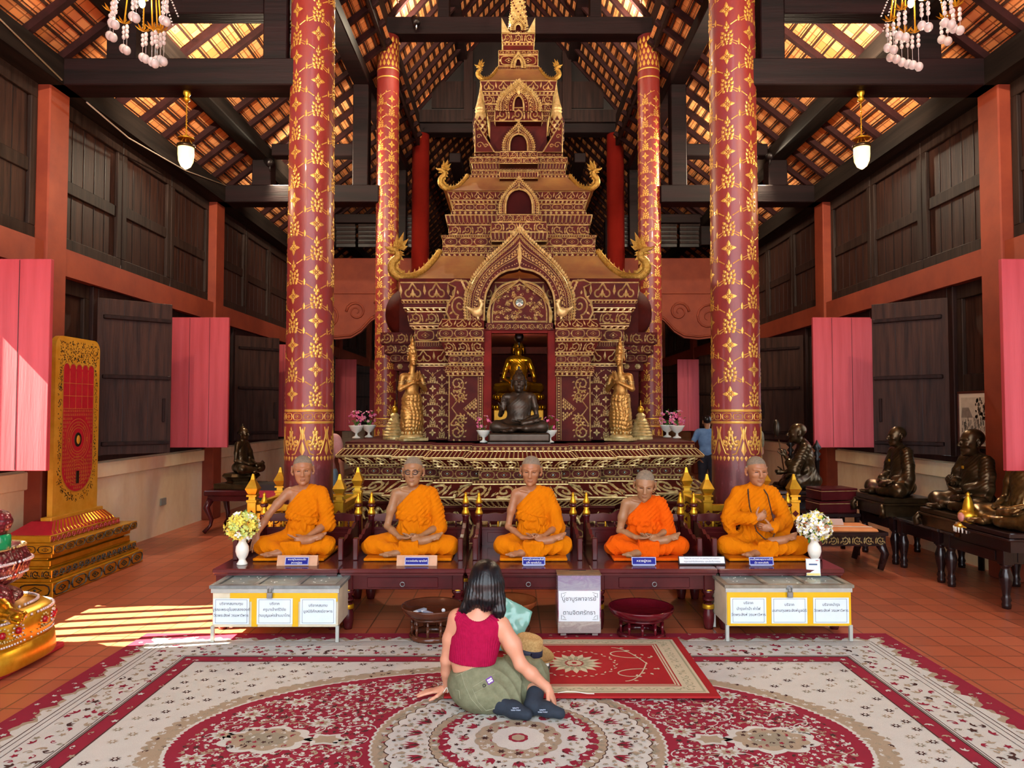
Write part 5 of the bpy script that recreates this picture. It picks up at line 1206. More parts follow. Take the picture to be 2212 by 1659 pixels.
ok = lambda x, y: inE(x, y, 1.58, .89) and x*x+y*y > (MR+.03)**2 and not inE(abs(x)-1.22, y-0, .23, .15)
for x, y in scatter(90000, -1.6, 1.6, -.92, .92, ok, .029, r_):
    R.blob(x, y, r_.uniform(.02, .032), 7, r_.choice((1, 1, 1, 2, 1, 3)), r_)
for x, y in scatter(900, -1.5, 1.5, -.85, .85, ok, .24, r_):
    R.star(x, y, .062, .034, 9, 8, 1, r_.random(), 1.25, 1); R.star(x, y, .036, .02, 8, 9, 2, 0, 1.25, 1); R.star(x, y, .014, .01, 6, 10, 0)
for s in (-1, 1):
    hp = [(s*1.22+s*.20*cos(t)*(1+.16*abs(sin(4.5*t))), .125*sin(t)*(1+.22*abs(sin(4.5*t)))) for t in np.linspace(0, 2*pi, 91)[:-1]]
    R.poly(hp, 8, 1, (s*1.22, 0)); R.poly([(s*1.22+(x-s*1.22)*.8, y*.8) for x, y in hp], 9, 2, (s*1.22, 0)); R.poly([(s*1.22+(x-s*1.22)*.5, y*.5) for x, y in hp], 10, 4, (s*1.22, 0))
    for x, y in scatter(500, s*1.24-.15, s*1.24+.15, -.1, .1, lambda x, y: 1, .034, r_): R.blob(x, y, .024, 11, r_.choice((1, 0, 3)), r_)
    R.star(s*.93, 0, .09, .06, 6, 8, 1, 0, 1.3, .8); R.star(s*.93, 0, .06, .04, 6, 9, 2, 0, 1.3, .8)
def disc(r, n, am, L, m): R.poly([(r*(1+am*abs(sin(n*t/2)))*cos(t), r*(1+am*abs(sin(n*t/2)))*sin(t)) for t in np.linspace(0, 2*pi, 361)[:-1]], L, m, (0, 0))
disc(.70, 96, .02, 8, 1); disc(.688, 96, .02, 9, 2); disc(.622, 48, .035, 10, 3); disc(.616, 48, .035, 11, 1)
for k in range(60):
    a = k*pi/30; o = Orn(); o.rib([(.655*cos(a+u*.02), .655*sin(a+u*.02)) for u in range(4)], .012, 0); o.leaf(.64*cos(a), .64*sin(a), a+.6, .04, .02, 0); R.orn(o, 12, r_.choice((1, 4)))
for k in range(24):
    a = (k+.5)*pi/12; o = Orn()
    for d in (-.5, -.18, .18, .5): o.leaf(.47*cos(a), .47*sin(a), a+d, .085, .022, 0)
    R.orn(o, 12, 0); o = Orn(); o.leaf(.475*cos(a), .475*sin(a), a, .05, .02, 0); R.orn(o, 13, 3); o = Orn(); b_ = a+pi/24
    o.leaf(.54*cos(b_), .54*sin(b_), b_, .05, .03, 0); o.leaf(.59*cos(b_), .59*sin(b_), a+1.2, .03, .015, 0); R.orn(o, 12, 2)
disc(.425, 60, .02, 12, 3); disc(.42, 60, .02, 13, 2)
for k in range(72):
    a = k*pi/36; o = Orn(); o.leaf(.385*cos(a), .385*sin(a), a, .035, .025, 0); R.orn(o, 14, r_.choice((1, 2, 4)))
disc(.375, 36, .04, 14, 0)
for k in range(36): a = k*pi/18; o = Orn(); o.leaf(.335*cos(a), .335*sin(a), a+.3, .032, .02, 0); R.orn(o, 15, 1)
disc(.325, 24, .05, 15, 1); disc(.2, 16, .06, 17, 2)
for k in range(12):
    a = k*pi/6; o = Orn()
    for d in (-.5, 0, .5): o.leaf(.235*cos(a), .235*sin(a), a+d, .06, .026, 0)
    R.orn(o, 16, 0); R.star(.16*cos(a), .16*sin(a), .022, .012, 6, 18, r_.choice((1, 3)))
for x, y in scatter(30000, -.68, .68, -.68, .68, lambda x, y: .045 < (x*x+y*y)**.5 % .2 and .1 < (x*x+y*y)**.5 < .66, .034, r_):
    rr_ = (x*x+y*y)**.5; R.blob(x, y, .022, 18, r_.choice((2, 4, 3)) if .44 < rr_ < .6 or .22 < rr_ < .32 else r_.choice((1, 0, 4)), r_)
disc(.12, 12, .08, 19, 1); disc(.045, 8, .1, 20, 0); disc(.03, 6, .1, 21, 2)
rug = R.mb.build('oriental_rug', RM, loc=(.03, 3.59, 0)); tag(rug, 'huge crimson and cream oriental rug with oval field and round medallion on the tiled floor', 'rug')
# ---- small red mat lying on the rug
RM2 = [t_pile('red_mat_pile', 'a01020', 'b4162a'), t_pile('mat_cream', 'ccc3a4', 'dcd3b6'), t_pile('mat_sage', 'a3a486', 'b0b092'), RM[3]]
R = Rug(); mx, my = .76, .525; R.mb.box(-mx, mx, -my, my, 0, .012, 0, b=.004); R.z = lambda L: .0128+.0006*L
R.mb.add([(-mx+.05,-my+.05,R.z(0)),(mx-.05,-my+.05,R.z(0)),(mx-.05,my-.05,R.z(0)),(-mx+.05,my-.05,R.z(0))], [(0,1,2,3)], 1)
R.ring(mx-.065, my-.065, .012, 1, 2); R.ring(mx-.18, my-.15, .008, 1, 0); R.ring(mx-.2, my-.165, .006, 1, 0)
for i in range(34):
    for yy in (-my+.11, my-.11):
        x = -mx+.14+i*(2*mx-.28)/33; o = Orn(); o.rib([(x+.02*cos(u*.8+i*pi), yy+.018*sin(u*.8+i*pi)*(1-u*.1)) for u in range(6)], .006, 0); o.leaf(x, yy, i*2.4, .03, .012, 0); R.orn(o, 1, 2)
for i in range(16):
    for xx in (-mx+.13, mx-.13): y = -my+.14+i*(2*my-.28)/15; o = Orn(); o.rib([(xx+.022*cos(u*.8+i*pi), y+.02*sin(u*.8+i*pi)) for u in range(6)], .006, 0); o.leaf(xx, y, i*2.4, .03, .012, 0); R.orn(o, 1, 2)
z = R.z(1); ax_, ay_ = mx-.215, my-.18; R.mb.add([(-ax_,-ay_,z),(ax_,-ay_,z),(ax_,ay_,z),(-ax_,ay_,z)], [(0,1,2,3)], 0)
for k in range(16):
    a = k*pi/8; o = Orn(); o.leaf(.055*cos(a), .055*sin(a), a, .12, .048, 0); R.orn(o, 2, 1)
for k in range(16):
    a = (k+.5)*pi/8; o = Orn(); o.leaf(.05*cos(a), .05*sin(a), a, .085, .03, 0); R.orn(o, 3, 2)
R.star(0, 0, .05, .045, 8, 4, 1); R.star(0, 0, .02, .015, 6, 5, 0)
for k in range(44): a = k*pi/22; o = Orn(); o.leaf(.255*cos(a), .225*sin(a), a+pi/2+.5*(-1)**k, .03, .012, 0); R.orn(o, 2, 1)
for sx in (-1, 1):
    for sy in (-1, 1):
        o = Orn(); q = [(.30+.2*(1-t)*cos(1.2+t*4)*1.0-.02, .17-.11*(1-t)*sin(1.2+t*4)+.03) for t in np.linspace(0, .9, 16)]; o.rib([(sx*(a+.08), sy*(b_)) for a, b_ in q], .009, 0)
        o.rib([(sx*(.27+.06*t), sy*(.30-.035*t*t)) for t in np.linspace(0, 3, 10)], .008, 0)
        for k in range(7): o.leaf(sx*(.32+.03*k), sy*(.27-.03*k+.02*(-1)**k), k*1.3, .03, .018, 0)
        R.orn(o, 2, 1)
rug2 = R.mb.build('prayer_mat', RM2, loc=(.385, 4.585, .0245)); tag(rug2, 'small red mat with a round flower and cream border lying on the large rug', 'mat')
Orn.step = 0
M['boxcream'] = mat('chipped_cream_enamel', 'c9c0a4', 'ddd5bb', 8, .5); M['yellow'] = mat('yellow_tape', 'd8a800', 'e2b400', 8, .45); M['frame'] = mat('grey_painted_frame', '6f7776', '87908f', 12, .45, .3)
M['boxglass'] = mat('dusty_glass', '9fb0aa', '8a8f82', 5, .25, spec=.6); M['border'] = mat('navy_border', '3b4a66', None, rough=.6)
def dbox(x0, x1, yf, label, signs, tone, side, padlock=0):
    cx = (x0+x1)/2; t = thing('donation_box', label, 'donation box', (cx, yf, 0.012)); w = (x1-x0)/2; D = .36; zb, zt = .10, .365
    fr = M['frame'] if tone else mat('rusty_grey_frame', '6e6a5c', '8d8878', 12, .5, .2)
    b = MB(); b.box(-w+.008, w-.008, .008, D-.008, zb, zt, b=.004); body = b.build('body', M['boxcream'], t)
    b = MB()
    if tone: b.box(-w+.13, w-.01, .001, .009, zt-.09, zt-.03, 1)
    else: b.box(-w+.01, w-.01, .001, .009, zb+.005, zt-.03, 1)
    b.box(-w, w, -.002, .012, zt-.03, zt, 0)
    if tone:
        for xx in (-.14, .14): b.box(xx-.02, xx+.02, .0004, .009, zb+.005, zt-.035, 1)
    b.build('tape_band', [mat('pale_metal', 'a8aca6', 'b9bdb6', 10, .45, .3), M['yellow']], body)
    b = MB(); th = .022; z0 = zt; S_ = .0
    for (a0, a1, c0, c1) in ((-w-.01, w+.01, -.012, .03), (-w-.01, w+.01, D-.03, D+.01), (-w-.01, -w+.03, .03, D-.03), (w-.03, w+.01, .03, D-.03), (-w/3-.015, -w/3+.02, .03, D-.03), (w/3-.02, w/3+.015, .03, D-.03)): b.box(a0, a1, c0, c1, z0, z0+th, b=.002)
    lid = b.build('lid', fr, t)
    for k in range(3):
        b = MB(); a0 = -w+.03+k*(2*w-.06)/3+.01; a1 = a0+(2*w-.06)/3-.02; b.box(a0, a1, .03, D-.03, z0+.006, z0+.012, 0); b.box((a0+a1)/2-.05, (a0+a1)/2+.05, .055, .07, z0+.012, z0+.013, 1)
        rr = random.Random(k+int(x0*10))
        for q in range(7): b.ball((rr.uniform(a0+.03, a1-.03), rr.uniform(.08, D-.05), z0+.013), (.006,.006,.002), 2, 6, 4)
        b.build('lid_glass', [M['boxglass'], M['bronze'], M['white']], lid)
    for sx in (-1, 1):
        for yy in (0, D-.025): b = MB(); b.box(sx*w-.022 if sx > 0 else -w, sx*w if sx > 0 else -w+.022, yy, yy+.022, 0, zb+.01, 0); b.build('leg', mat('pale_metal', '', None), t)
    xs = [-w+.142+.0, 0.0, w-.142] if tone else [-w+.155, 0, w-.15]
    for k, (xx, ls) in enumerate(zip(xs, signs)):
        b = MB(); hw, hh = .123, .088; zc = (zb+zt)/2-.022; b.box(xx-hw, xx+hw, -.0045, -.002, zc-hh, zc+hh, 0); iw, ih = hw-.014, hh-.008
        for (a0,a1,c0,c1) in ((-iw,iw,ih-.002,ih),(-iw,iw,-ih,-ih+.002),(-iw,-iw+.002,-ih,ih),(iw-.002,iw,-ih,ih)): b.box(xx+a0, xx+a1, -.0052, -.0045, zc+c0, zc+c1, 1)
        pn = b.build('paper_notice', [mat('pale_blue_paper', 'cfe0ea', 'dbe8ee', 4, .6), M['border']], t)
        for q, (s_, sz) in enumerate(ls): text(s_, sz, M['ink'], pn, (xx, -.0056, zc+.052-q*.040-(0.012 if len(ls) < 3 else 0)))
    b = MB(); b.box(padlock-.02, padlock+.02, -.016, -.002, zt-.01, zt+.02, 0); b.tube([(padlock-.012,-.02,zt-.025),(padlock-.012,-.022,zt+.003),(padlock,-.022,zt+.014),(padlock+.012,-.022,zt+.003),(padlock+.012,-.02,zt-.025)], .003, 6); b.box(padlock-.02, padlock+.02, -.028, -.014, zt-.062, zt-.022, 0, b=.004); b.build('padlock', M['steel'], t)
    return t
mat('pale_metal', 'a8aca6', 'b9bdb6', 10, .45, .3)
dbox(-2.07, -1.19, 5.08, 'grey-lidded donation box on legs at the left edge of the rug, three pale notices', [[('บริจาคสมทบทุน', .026), ('บูรณะพระอุโบสถสององค์', .026), ('วัดพระสิงห์ วรมหาวิหาร', .026)], [('บริจาค', .026), ('ครูบาเจ้าศรีวิชัย', .026), ('ตนบุญแห่งล้านนาไทย', .026)], [('บริจาคสมทบ', .026), ('มูลนิธิศึกสงฆ์อาหาร', .026)]], 1, 1, -.03)
dbox(1.475, 2.35, 5.10, 'donation box with brass padlock and broad yellow band at the right of the rug', [[('บริจาค', .026), ('บำรุงค่าน้ำ ค่าไฟ', .026), ('วัดพระสิงห์ วรมหาวิหาร', .026)], [('บริจาค', .026), ('สมทบทุนพระสิงห์มูลนิธิ', .026)], [('บริจาคบำรุง', .026), ('วัดพระสิงห์ วรมหาวิหาร', .026)]], 0, -1, -.0)
# marble-look offering box with a notice
def t_marble():
    t = NT('marbled_print'); sx = t.N('SeparateXYZ'); t.L(t.co, sx.inputs[0]); n = t.noise(7, 6, .7, t.map((1,1,2.5)), dist=1.5)
    a = t.math('ADD', sx.outputs[2], t.math('MULTIPLY', t.math('SUBTRACT', n, .5), .28))
    t.set(color=t.ramp(a, [(.04, H('9a8c88')), (.10, H('b9b0a6')), (.15, H('8e4a62')), (.22, H('a87c94')), (.33, H('9fa0aa')), (.40, H('8a7f9a')), (.44, H('a98fb0'))]), rough=.15); return t.m
t = thing('offering_box', 'tall marbled offering box with a white notice beside the red pedestal tray', 'offering box', (.475, 5.21, .012)); hw = .152
b = MB(); b.box(-hw, hw, 0, .30, .02, .425, b=.004); b.box(-hw+.02, -hw+.06, .02, .28, 0, .02); b.box(hw-.06, hw-.02, .02, .28, 0, .02); b.build('body', t_marble(), t)
b = MB(); b.box(-hw-.004, hw+.004, -.004, .304, .425, .432); b.box(-.06, .06, .12, .15, .432, .433, 1); b.build('top_plate', [mat('worn_brown_card', '8a6a48', '4a3c30', 7, .5), M['black']], t)
b = MB(); b.box(-hw+.006, hw-.01, -.004, -.0015, .105, .318); b.build('paper_notice', M['paper'], t)
b = MB()
for s in (-1, 1):
    for q in (-1, 1): b.tube([(s*(hw-.03)-s*.0, -.0048, .21+q*.09), (s*(hw-.06), -.0048, .212+q*.094)], .0016, 4); b.tube([(s*(hw-.024), -.0048, .21+q*.092), (s*(hw-.024), -.0048, .21+q*.06)], .0016, 4); b.tube([(s*(hw-.03)-s*.02*cos(a), -.0048, .21+q*(.085-.02*sin(a))) for a in np.linspace(0, 1.57, 6)], .0014, 4)
b.build('notice_border', M['frame'], t)
text('บูชาบูรพาจารย์', .042, M['ink'], t, (-.002, -.005, .262)); text('ตามจิตศรัทธา', .042, M['ink'], t, (-.002, -.005, .165))
# pedestal trays
def tray(x, y, r, h, mats, label, n=10, z=.012):
    t = thing('pedestal_tray', label, 'pedestal tray', (x, y, z))
    b = MB(); b.lathe([(.0,h-.035),(r*.72,h-.035),(r*.9,h-.02),(r*.97,h+.004),(r,h+.01),(r*1.01,h),(r*.98,h-.02),(r*.9,h-.045),(r*.7,h-.062),(.0,h-.062)], n=48, cap=False); b.build('tray', mats[0], t)
    b = MB()
    b.lathe([(r*.60,.0),(r*.74,.0),(r*.76,.012),(r*.74,.03),(r*.68,.038),(r*.60,.03),(r*.60,.0)], n=40, cap=False); b.build('base_ring', mats[1], t)
    b = MB(); b.lathe([(r*.60,h-.075),(r*.72,h-.075),(r*.72,h-.06),(r*.6,h-.06)], n=40, cap=False); b.build('top_ring', mats[1], t)
    for i in range(n):
        a = i*2*pi/n+.2; b = MB(); H0 = h-.1; b.lathe([(.011,.03),(.008,.05),(.012,.06),(.009,.07),(.012,.09+.2*H0),(.008,H0*.85),(.013,H0*.9),(.008,H0*.97),(.011,h-.07)], (r*.66*cos(a), r*.66*sin(a), 0), 10); b.build('spindle', mats[1], t)
    return t
tb = mat('brown_lacquer', '4a2618', '5f3320', 5, .18); tb2 = mat('amber_lacquer', '7a3a1c', '92502a', 5, .2); tm = mat('deep_red_lacquer', '4c0a14', '5e0f1a', 5, .15)
tray(-.56, 5.20, .215, .215, (tb, tb), 'brown lacquer pedestal tray with small packets, left of the seated woman'); tray(-.02, 5.36, .2, .21, (tb2, tb), 'amber lacquer pedestal tray half hidden behind the seated woman'); tray(.915, 5.24, .228, .195, (tm, tm), 'glossy deep red pedestal tray right of the marbled box')
for k, (dx, dy, rz, lb) in enumerate(((-.085,-.01,.9,'white incense packet with blue stripe, nearer the rim of the brown tray'), (-.03,-.06,-.8,'white incense packet leaning across the middle of the brown tray'))):
    b = MB(); b.box(-.055, .055, -.014, .014, 0, .012, 0, b=.003); b.box(-.03, .05, -.0145, .0145, .002, .0125, 1); o = b.build('packet', [M['paper'], mat('packet_blue', '8fa6c8', 'a8b8cc', 30, .5)], loc=(-.56+dx, 5.20+dy, .192), rz=rz); tag(o, lb, 'packet')
b = MB(); b.ball((0,0,.012), (.014,.012,.014)); tag(b.build('crumpled_paper', M['paper'], loc=(-.48, 5.17, .192)), 'small crumpled white paper lying in the brown tray', 'paper')
# flower vases on the tables
def bouquet(t, c, R_, cols, n, r_, leafc=None, flat=.85):
    gl = MB()
    for i in range(int(n*.9)):
        d = np.array([r_.gauss(0,1), r_.gauss(0,1), r_.gauss(0,1)+.1]); d /= np.linalg.norm(d); p = np.array(c)+d*R_*r_.uniform(.45, .9)*[1,1,flat]; q = np.cross(d, [r_.random(), r_.random(), 1]); q /= np.linalg.norm(q); e = R_*.42
        gl.add([p-q*e*.2, p+d*e*.5-q*e*.05, p+d*e, p+q*e*.25+d*e*.4], [(0,1,2,3)])
    for i in range(8): a = i*.785; gl.tube([(c[0]*.0, 0, c[2]-R_*1.1), (c[0]+R_*.4*cos(a), c[1]+R_*.4*sin(a), c[2]-R_*.2)], .002, 4)
    gl.build('foliage', leafc or M['green'], t)
    pts = []
    for i in range(n*6):
        d = np.array([r_.gauss(0,1), r_.gauss(0,1), r_.gauss(0,1)+.25]); d /= np.linalg.norm(d); p = np.array(c)+d*R_*r_.uniform(.85, 1.02)*[1,1,flat]
        if all(np.linalg.norm(p-q[0]) > R_*.19 for q in pts): pts.append((p, d))
        if len(pts) >= n: break
    for p, d in pts:
        b = MB(); u = np.cross(d, [.3,.2,1]); u /= np.linalg.norm(u); v = np.cross(d, u); e = R_*r_.uniform(.2, .27); k = r_.choice(range(len(cols)))
        for q in range(5):
            a = q*1.2566+r_.random(); w = u*cos(a)+v*sin(a); x = u*cos(a+1.57)+v*sin(a+1.57); b.add([p, p+w*e*.6-x*e*.4+d*e*.25, p+w*e*1.05+d*e*.45, p+w*e*.6+x*e*.4+d*e*.25, p+w*e*.6+d*e*.1], [(0,1,4),(1,2,4),(2,3,4),(3,0,4)])
        b.ball(p+d*e*.15, e*.22, 1, 6, 4); b.build('blossom', [cols[k], M['yfl']], t)
M['yfl'] = mat('pale_yellow_petal', 'e0d040', 'f0e470', 30, .6); M['wfl'] = mat('white_petal', 'e8ece2', 'f4f5ee', 30, .6); M['pfl'] = mat('pink_petal', 'd8408c', 'ec7ab4', 30, .6); M['lgr'] = mat('pale_leaf', '5f8f3a', '9cb85a', 20, .6)
def vase(x, y, z, label, cols, seed, leafc):
    t = thing('flower_vase', label, 'vase', (x, y, z)); b = MB()
    b.lathe([(.0,.0),(.038,.0),(.04,.008),(.026,.03),(.024,.04),(.04,.065),(.050,.10),(.046,.135),(.028,.165),(.026,.18),(.038,.2),(.034,.2),(.02,.178)], n=20, cap=False, sm=True); b.build('vase_body', M['white'], t); bouquet(t, (0, 0, .285), .122, cols, 70, random.Random(seed), leafc)
vase(-2.02, 5.52, ZT, 'white fluted vase of yellow artificial flowers at the left end of the tables', [M['yfl'], M['yfl'], M['wfl'], mat('greenish_petal', 'b8cf60', 'd4e08c', 20, .6)], 2, M['lgr'])
vase(2.265, 5.52, ZT, 'white vase of white and pale yellow artificial flowers at the right end of the tables', [M['wfl'], M['wfl'], M['yfl'], M['wfl']], 5, M['green'])
# name plaques and notices on the tables
def plaque(px, py, lines, label, wood_=False, w=.105):
    z = ZT; d = 5.47; x = P(px, py, d)[0]; t = thing('name_plaque', label, 'name plaque', (x, d, z), group=None); h = .058
    if wood_:
        b = MB(); W_ = .15; b.prism([(0,0),(.06,0),(.034,.072),(.026,.072)], -W_, W_, 0, ax='x'); b.build('stand', mat('light_wood_stand', 'b98a66', 'cfa07c', 8, .5), t)
    tl = .36; T = RT(0, (0, -.004 if wood_ else -.002, .006), rx=-tl)
    b = MB(); b.box(-w, w, -.004, 0, 0, h, 0, T=T); b.box(-w+.006, w-.006, -.0048, -.004, .006, h-.006, 1, T=T)
    if not wood_: b.prism([(0.0,0),(.045,0),(.02,h*.93)], -w*.9, w*.9, 0, ax='x')
    pl = b.build('plate', [mat('pale_plate_edge', '9aa4cc', None, rough=.4), M['blue']], t)
    for q, s_ in enumerate(lines):
        zz = h*.5+(len(lines)-1)*.011-q*.024; R_, L_ = T; c = R_@np.array([0, -.0052, zz])+L_; text(s_, .018 if len(lines) > 1 else (.0185 if wood_ else .024), M['white'], pl, tuple(c), (pi/2-tl, 0, 0))
    return t
plaque(641, 1216, ['พระครูวิมลธรรมรัต', '(หลวงปู่สุข)'], 'blue name plate on a pale wood stand before the bare-shouldered monk at far left', True, .088)
plaque(900, 1209, ['หลวงพ่อเงิน พุทธโชติ'], 'blue name plate on a pale wood stand before the monk with glasses', True, .088)
plaque(1153, 1211, ['พระครูวิวาสธรรมสันธิ์', '(เส็ง พุทธธัมโม)'], 'blue two-line name plate before the middle monk', w=.085); plaque(1391, 1208, ['หลวงปู่ทวด'], 'blue one-line name plate before the hunched monk', w=.09); plaque(1645, 1214, ['สมเด็จพระพุฒาจารย์โต', '(โต พรหมรังสี)'], 'blue two-line name plate before the fully robed monk', w=.09)
d = 5.50; x = P(1517, 1213, d)[0]; t = thing('notice_stand', 'white bilingual do-not-touch notice in a black stand between the last two monks', 'notice', (x, d, ZT)); T = RT(0, (0,0,.004), rx=-.5)
b = MB(); b.box(-.175, .175, -.006, 0, 0, .062, 0, T=T); b.box(-.168, .168, -.0068, -.006, .006, .056, 1, T=T); b.prism([(0,0),(.05,0),(.028,.055)], -.17, .17, 0, ax='x'); nb = b.build('board', [M['black'], M['paper']], t)
for q, (s_, sz) in enumerate((('Please do not touch the painting and sculpture', .0148), ('กรุณาอย่าจับจิตรกรรม และประติมากรรม', .018))):
    c = T[0]@np.array([0, -.0072, .043-q*.023])+T[1]; text(s_, sz, M['ink'], nb, tuple(c), (pi/2-.5, 0, 0), sx=.95)
x, y, z = P(1748, 1233, 5.38); t = thing('card_stand', 'clear stand with a small payment card on the right donation box', 'card stand', (2.19, 5.36, .399)); T = RT(-.05, rx=-.12)
b = MB(); b.box(-.052, .052, -.003, 0, 0, .125, 0, T=T); b.box(-.052, .052, -.003, .06, 0, .003, 0); b.build('clear_stand', M['glassw'], t)
b = MB(); b.box(-.048, .048, -.0042, -.003, .004, .12, 0, T=T); b.box(-.03, .03, -.005, -.0042, .078, .088, 1, T=T); b.box(.02, .04, -.005, -.0042, .108, .113, 2, T=T); b.box(-.048, .048, -.005, -.0042, .004, .02, 3, T=T); b.box(-.036, .036, -.0046, -.0042, .03, .098, 4, T=T)
b.build('card', [mat('pale_mint_card', 'cfe6e4', 'dcecea', 4, .5), mat('navy_print', '2a4a78', None), mat('red_print', 'b03040', None), mat('yellow_print', 'd8c060', 'e0d890', 20, .5), M['paper']], t)
WO = np.array([-.15, 3.95, .020]); WL = lambda u, v, d: tuple(np.array(P(u, v, d))-WO)
t = thing('person', 'person: woman seated on the rug from behind, black hair, crimson top, olive shorts', 'person', tuple(WO))
Wm = t
sk = SDF(); hc = np.array([.01, .03, .655]); HR = Rot(pi-.35, .25, .05)
head(sk, hc, HR, .92, old=False); sk.cone(hc+[-.01,-.02,-.06], (-.03,.0,.50), .045, .047, .03)
LS = np.array([-.150, .03, .465]); RS = np.array([.095, -.035, .435])
for S, g in ((sk, 0),):
    S.cone((-.125,.02,.465), (.075,-.03,.445), .05, .05, .05); S.ell((-.045,.0,.36), (.125,.085,.13), .05, rot=RT(-.2)[0]); S.ell((-.065,.0,.24), (.11,.08,.12), .05, rot=RT(-.2)[0]); S.ell((-.04,.02,.12), (.11,.09,.08), .05)
LE = np.array([-.205, .05, .235]); LW = np.array([-.205, .12, .065])
sk.chain([LS, LS*.5+LE*.5+[-.004,0,0], LE], [.044,.038,.030], .03); sk.chain([LE, LE*.55+LW*.45, LW], [.031,.030,.021], .015); hand(sk, LW+[-.005,.005,-.012], (-.93,.12,-.16), (-.05,0,-1), thumb=1, curl=.05, sz=.95, spread=.16, fr=.0085)
RE = np.array([.195,-.06,.25]); RW = np.array([.335,-.05,.125])
sk.chain([RS, RS*.5+RE*.5+[.008,0,.004], RE], [.048,.042,.032], .03); sk.chain([RE, RE*.6+RW*.4, RW], [.034,.034,.022], .018); hand(sk, RW, (.45,.02,-.88), (-.85,.1,-.4), thumb=-1, curl=.22, sz=.98, spread=.10, fr=.0085)
# folded legs, her right calf shows between the shorts and the sock
sk.chain([(.27,.10,.13), (.275,-.0,.10), (.265,-.085,.07)], [.060,.048,.030], .02)
body = sdobj('body', sk, [M['skinw']], t, .0048)
# ribbed sleeveless top
tp = SDF(); g = .010
tp.cone((-.115,.02,.462), (.065,-.03,.438), .05+g, .05+g, .05); tp.ell((-.045,.0,.36), (.125+g,.085+g,.13+g), .05, rot=RT(-.2)[0]); tp.ell((-.065,.0,.25), (.112+g,.082+g,.10+g), .05, rot=RT(-.2)[0])
tp.cut(lambda X: .243-.06*X[..., 0]-X[..., 2]); 
tp.cone((-.03,-.07,.56), (-.03,.09,.56), .085, .085, .008, sub=True)                    # neckline
tp.cone((-.205,-.1,.43), (-.205,.15,.43), .062, .062, .01, sub=True); tp.cone((.145,-.14,.42), (.145,.1,.41), .066, .066, .01, sub=True)
ribs = lambda V: .0016*np.sin((np.arctan2(V[:,1], V[:,0]+.05)*.12)*2*pi/.0125)
M['ribtop'] = mat('crimson_rib_knit', '8e0636', 'a00c40', 40, .85, 0, .25, 300, spec=.15)
sdobj('ribbed_top', tp, [M['ribtop']], t, .0042, fold=ribs)
# shorts
shs = SDF(); shs.ell((-.03,.02,.115), (.17,.13,.125), .04, rot=RT(-.25)[0]); shs.ell((-.045,.0,.20), (.128,.10,.07), .04, rot=RT(-.2)[0]); shs.ell((.02,-.02,.08), (.16,.12,.085), .05)
shs.chain([(.04,.02,.12), (.17,.06,.145), (.275,.09,.145)], [.12,.105,.085], .04); shs.chain([(.0,.0,.10), (.13,-.03,.065), (.19,-.02,.07)], [.11,.08,.068], .04)
shs.ell((.12,.12,.12), (.15,.1,.1), .04)
shs.cut(lambda X: -X[..., 2]+.001); shs.cut(lambda X: (X[..., 2]-.185-.44*(X[..., 0]+.175))*.9)
shs.cut(lambda X: np.minimum(X[..., 0]-.20, -.035-X[..., 1]+.25*(X[..., 0]-.2)))
def sf(V):
    a = np.arctan2(V[:,2]-.02, V[:,0]-.02); r = np.hypot(V[:,0]+.05, V[:,2]); k = np.clip((V[:,0]-.02)/.08, 0, 1)
    return .010*k*(ridge(r*pi/.042+.6*vnoise(V, 12, 4))-.5)+.003*(vnoise(V, 30, 2))
M['olive'] = mat('olive_twill', '686a52', '7a7c62', 30, .85, 0, .2, 260, spec=.15)
shorts = sdobj('shorts', shs, [M['olive']], t, .005, fold=sf)
def on_surf(obj, px, py, d0=3.7):       # first point of a mesh under a photo pixel
    from mathutils.bvhtree import BVHTree
    if obj.name not in BV: BV[obj.name] = BVHTree.FromPolygons([tuple(np.array(v.co)) for v in obj.data.vertices], [tuple(p.vertices) for p in obj.data.polygons])
    O = np.array([0, 0, CAMH])-WO; Dv = np.array(P(px, py, 1.0))-[0, 0, CAMH]
    h = BV[obj.name].ray_cast(Vector(O), Vector(Dv).normalized())
    return (np.array(h[0]), np.array(h[1])) if h[0] is not None else (None, None)
BV = {}
def stitch(pts, r=.0014, m=None, nm='seam', obj=None):
    q = []
    for i in range(len(pts)-1):
        for k in range(8):
            f = k/8; c, n = on_surf(obj or shorts, pts[i][0]*(1-f)+pts[i+1][0]*f, pts[i][1]*(1-f)+pts[i+1][1]*f)
            if c is not None: q.append(c+n*.0008)
    if len(q) > 3: b = MB(); b.tube(q, r, 5); b.build(nm, m or M['seam'], obj or shorts)
M['seam'] = mat('olive_seam', '8d8f74', '97997e', 30, .9)
stitch([(982,1462),(1000,1453),(1040,1435),(1064,1428)]); stitch([(996,1452),(1004,1480),(1018,1510),(1045,1540)]); stitch([(1020,1487),(1033,1517),(1050,1535),(1070,1530),(1102,1515)]); stitch([(1020,1485),(1062,1459),(1070,1455)]); stitch([(1024,1498),(1066,1474)]); stitch([(983,1490),(992,1492),(994,1513)])
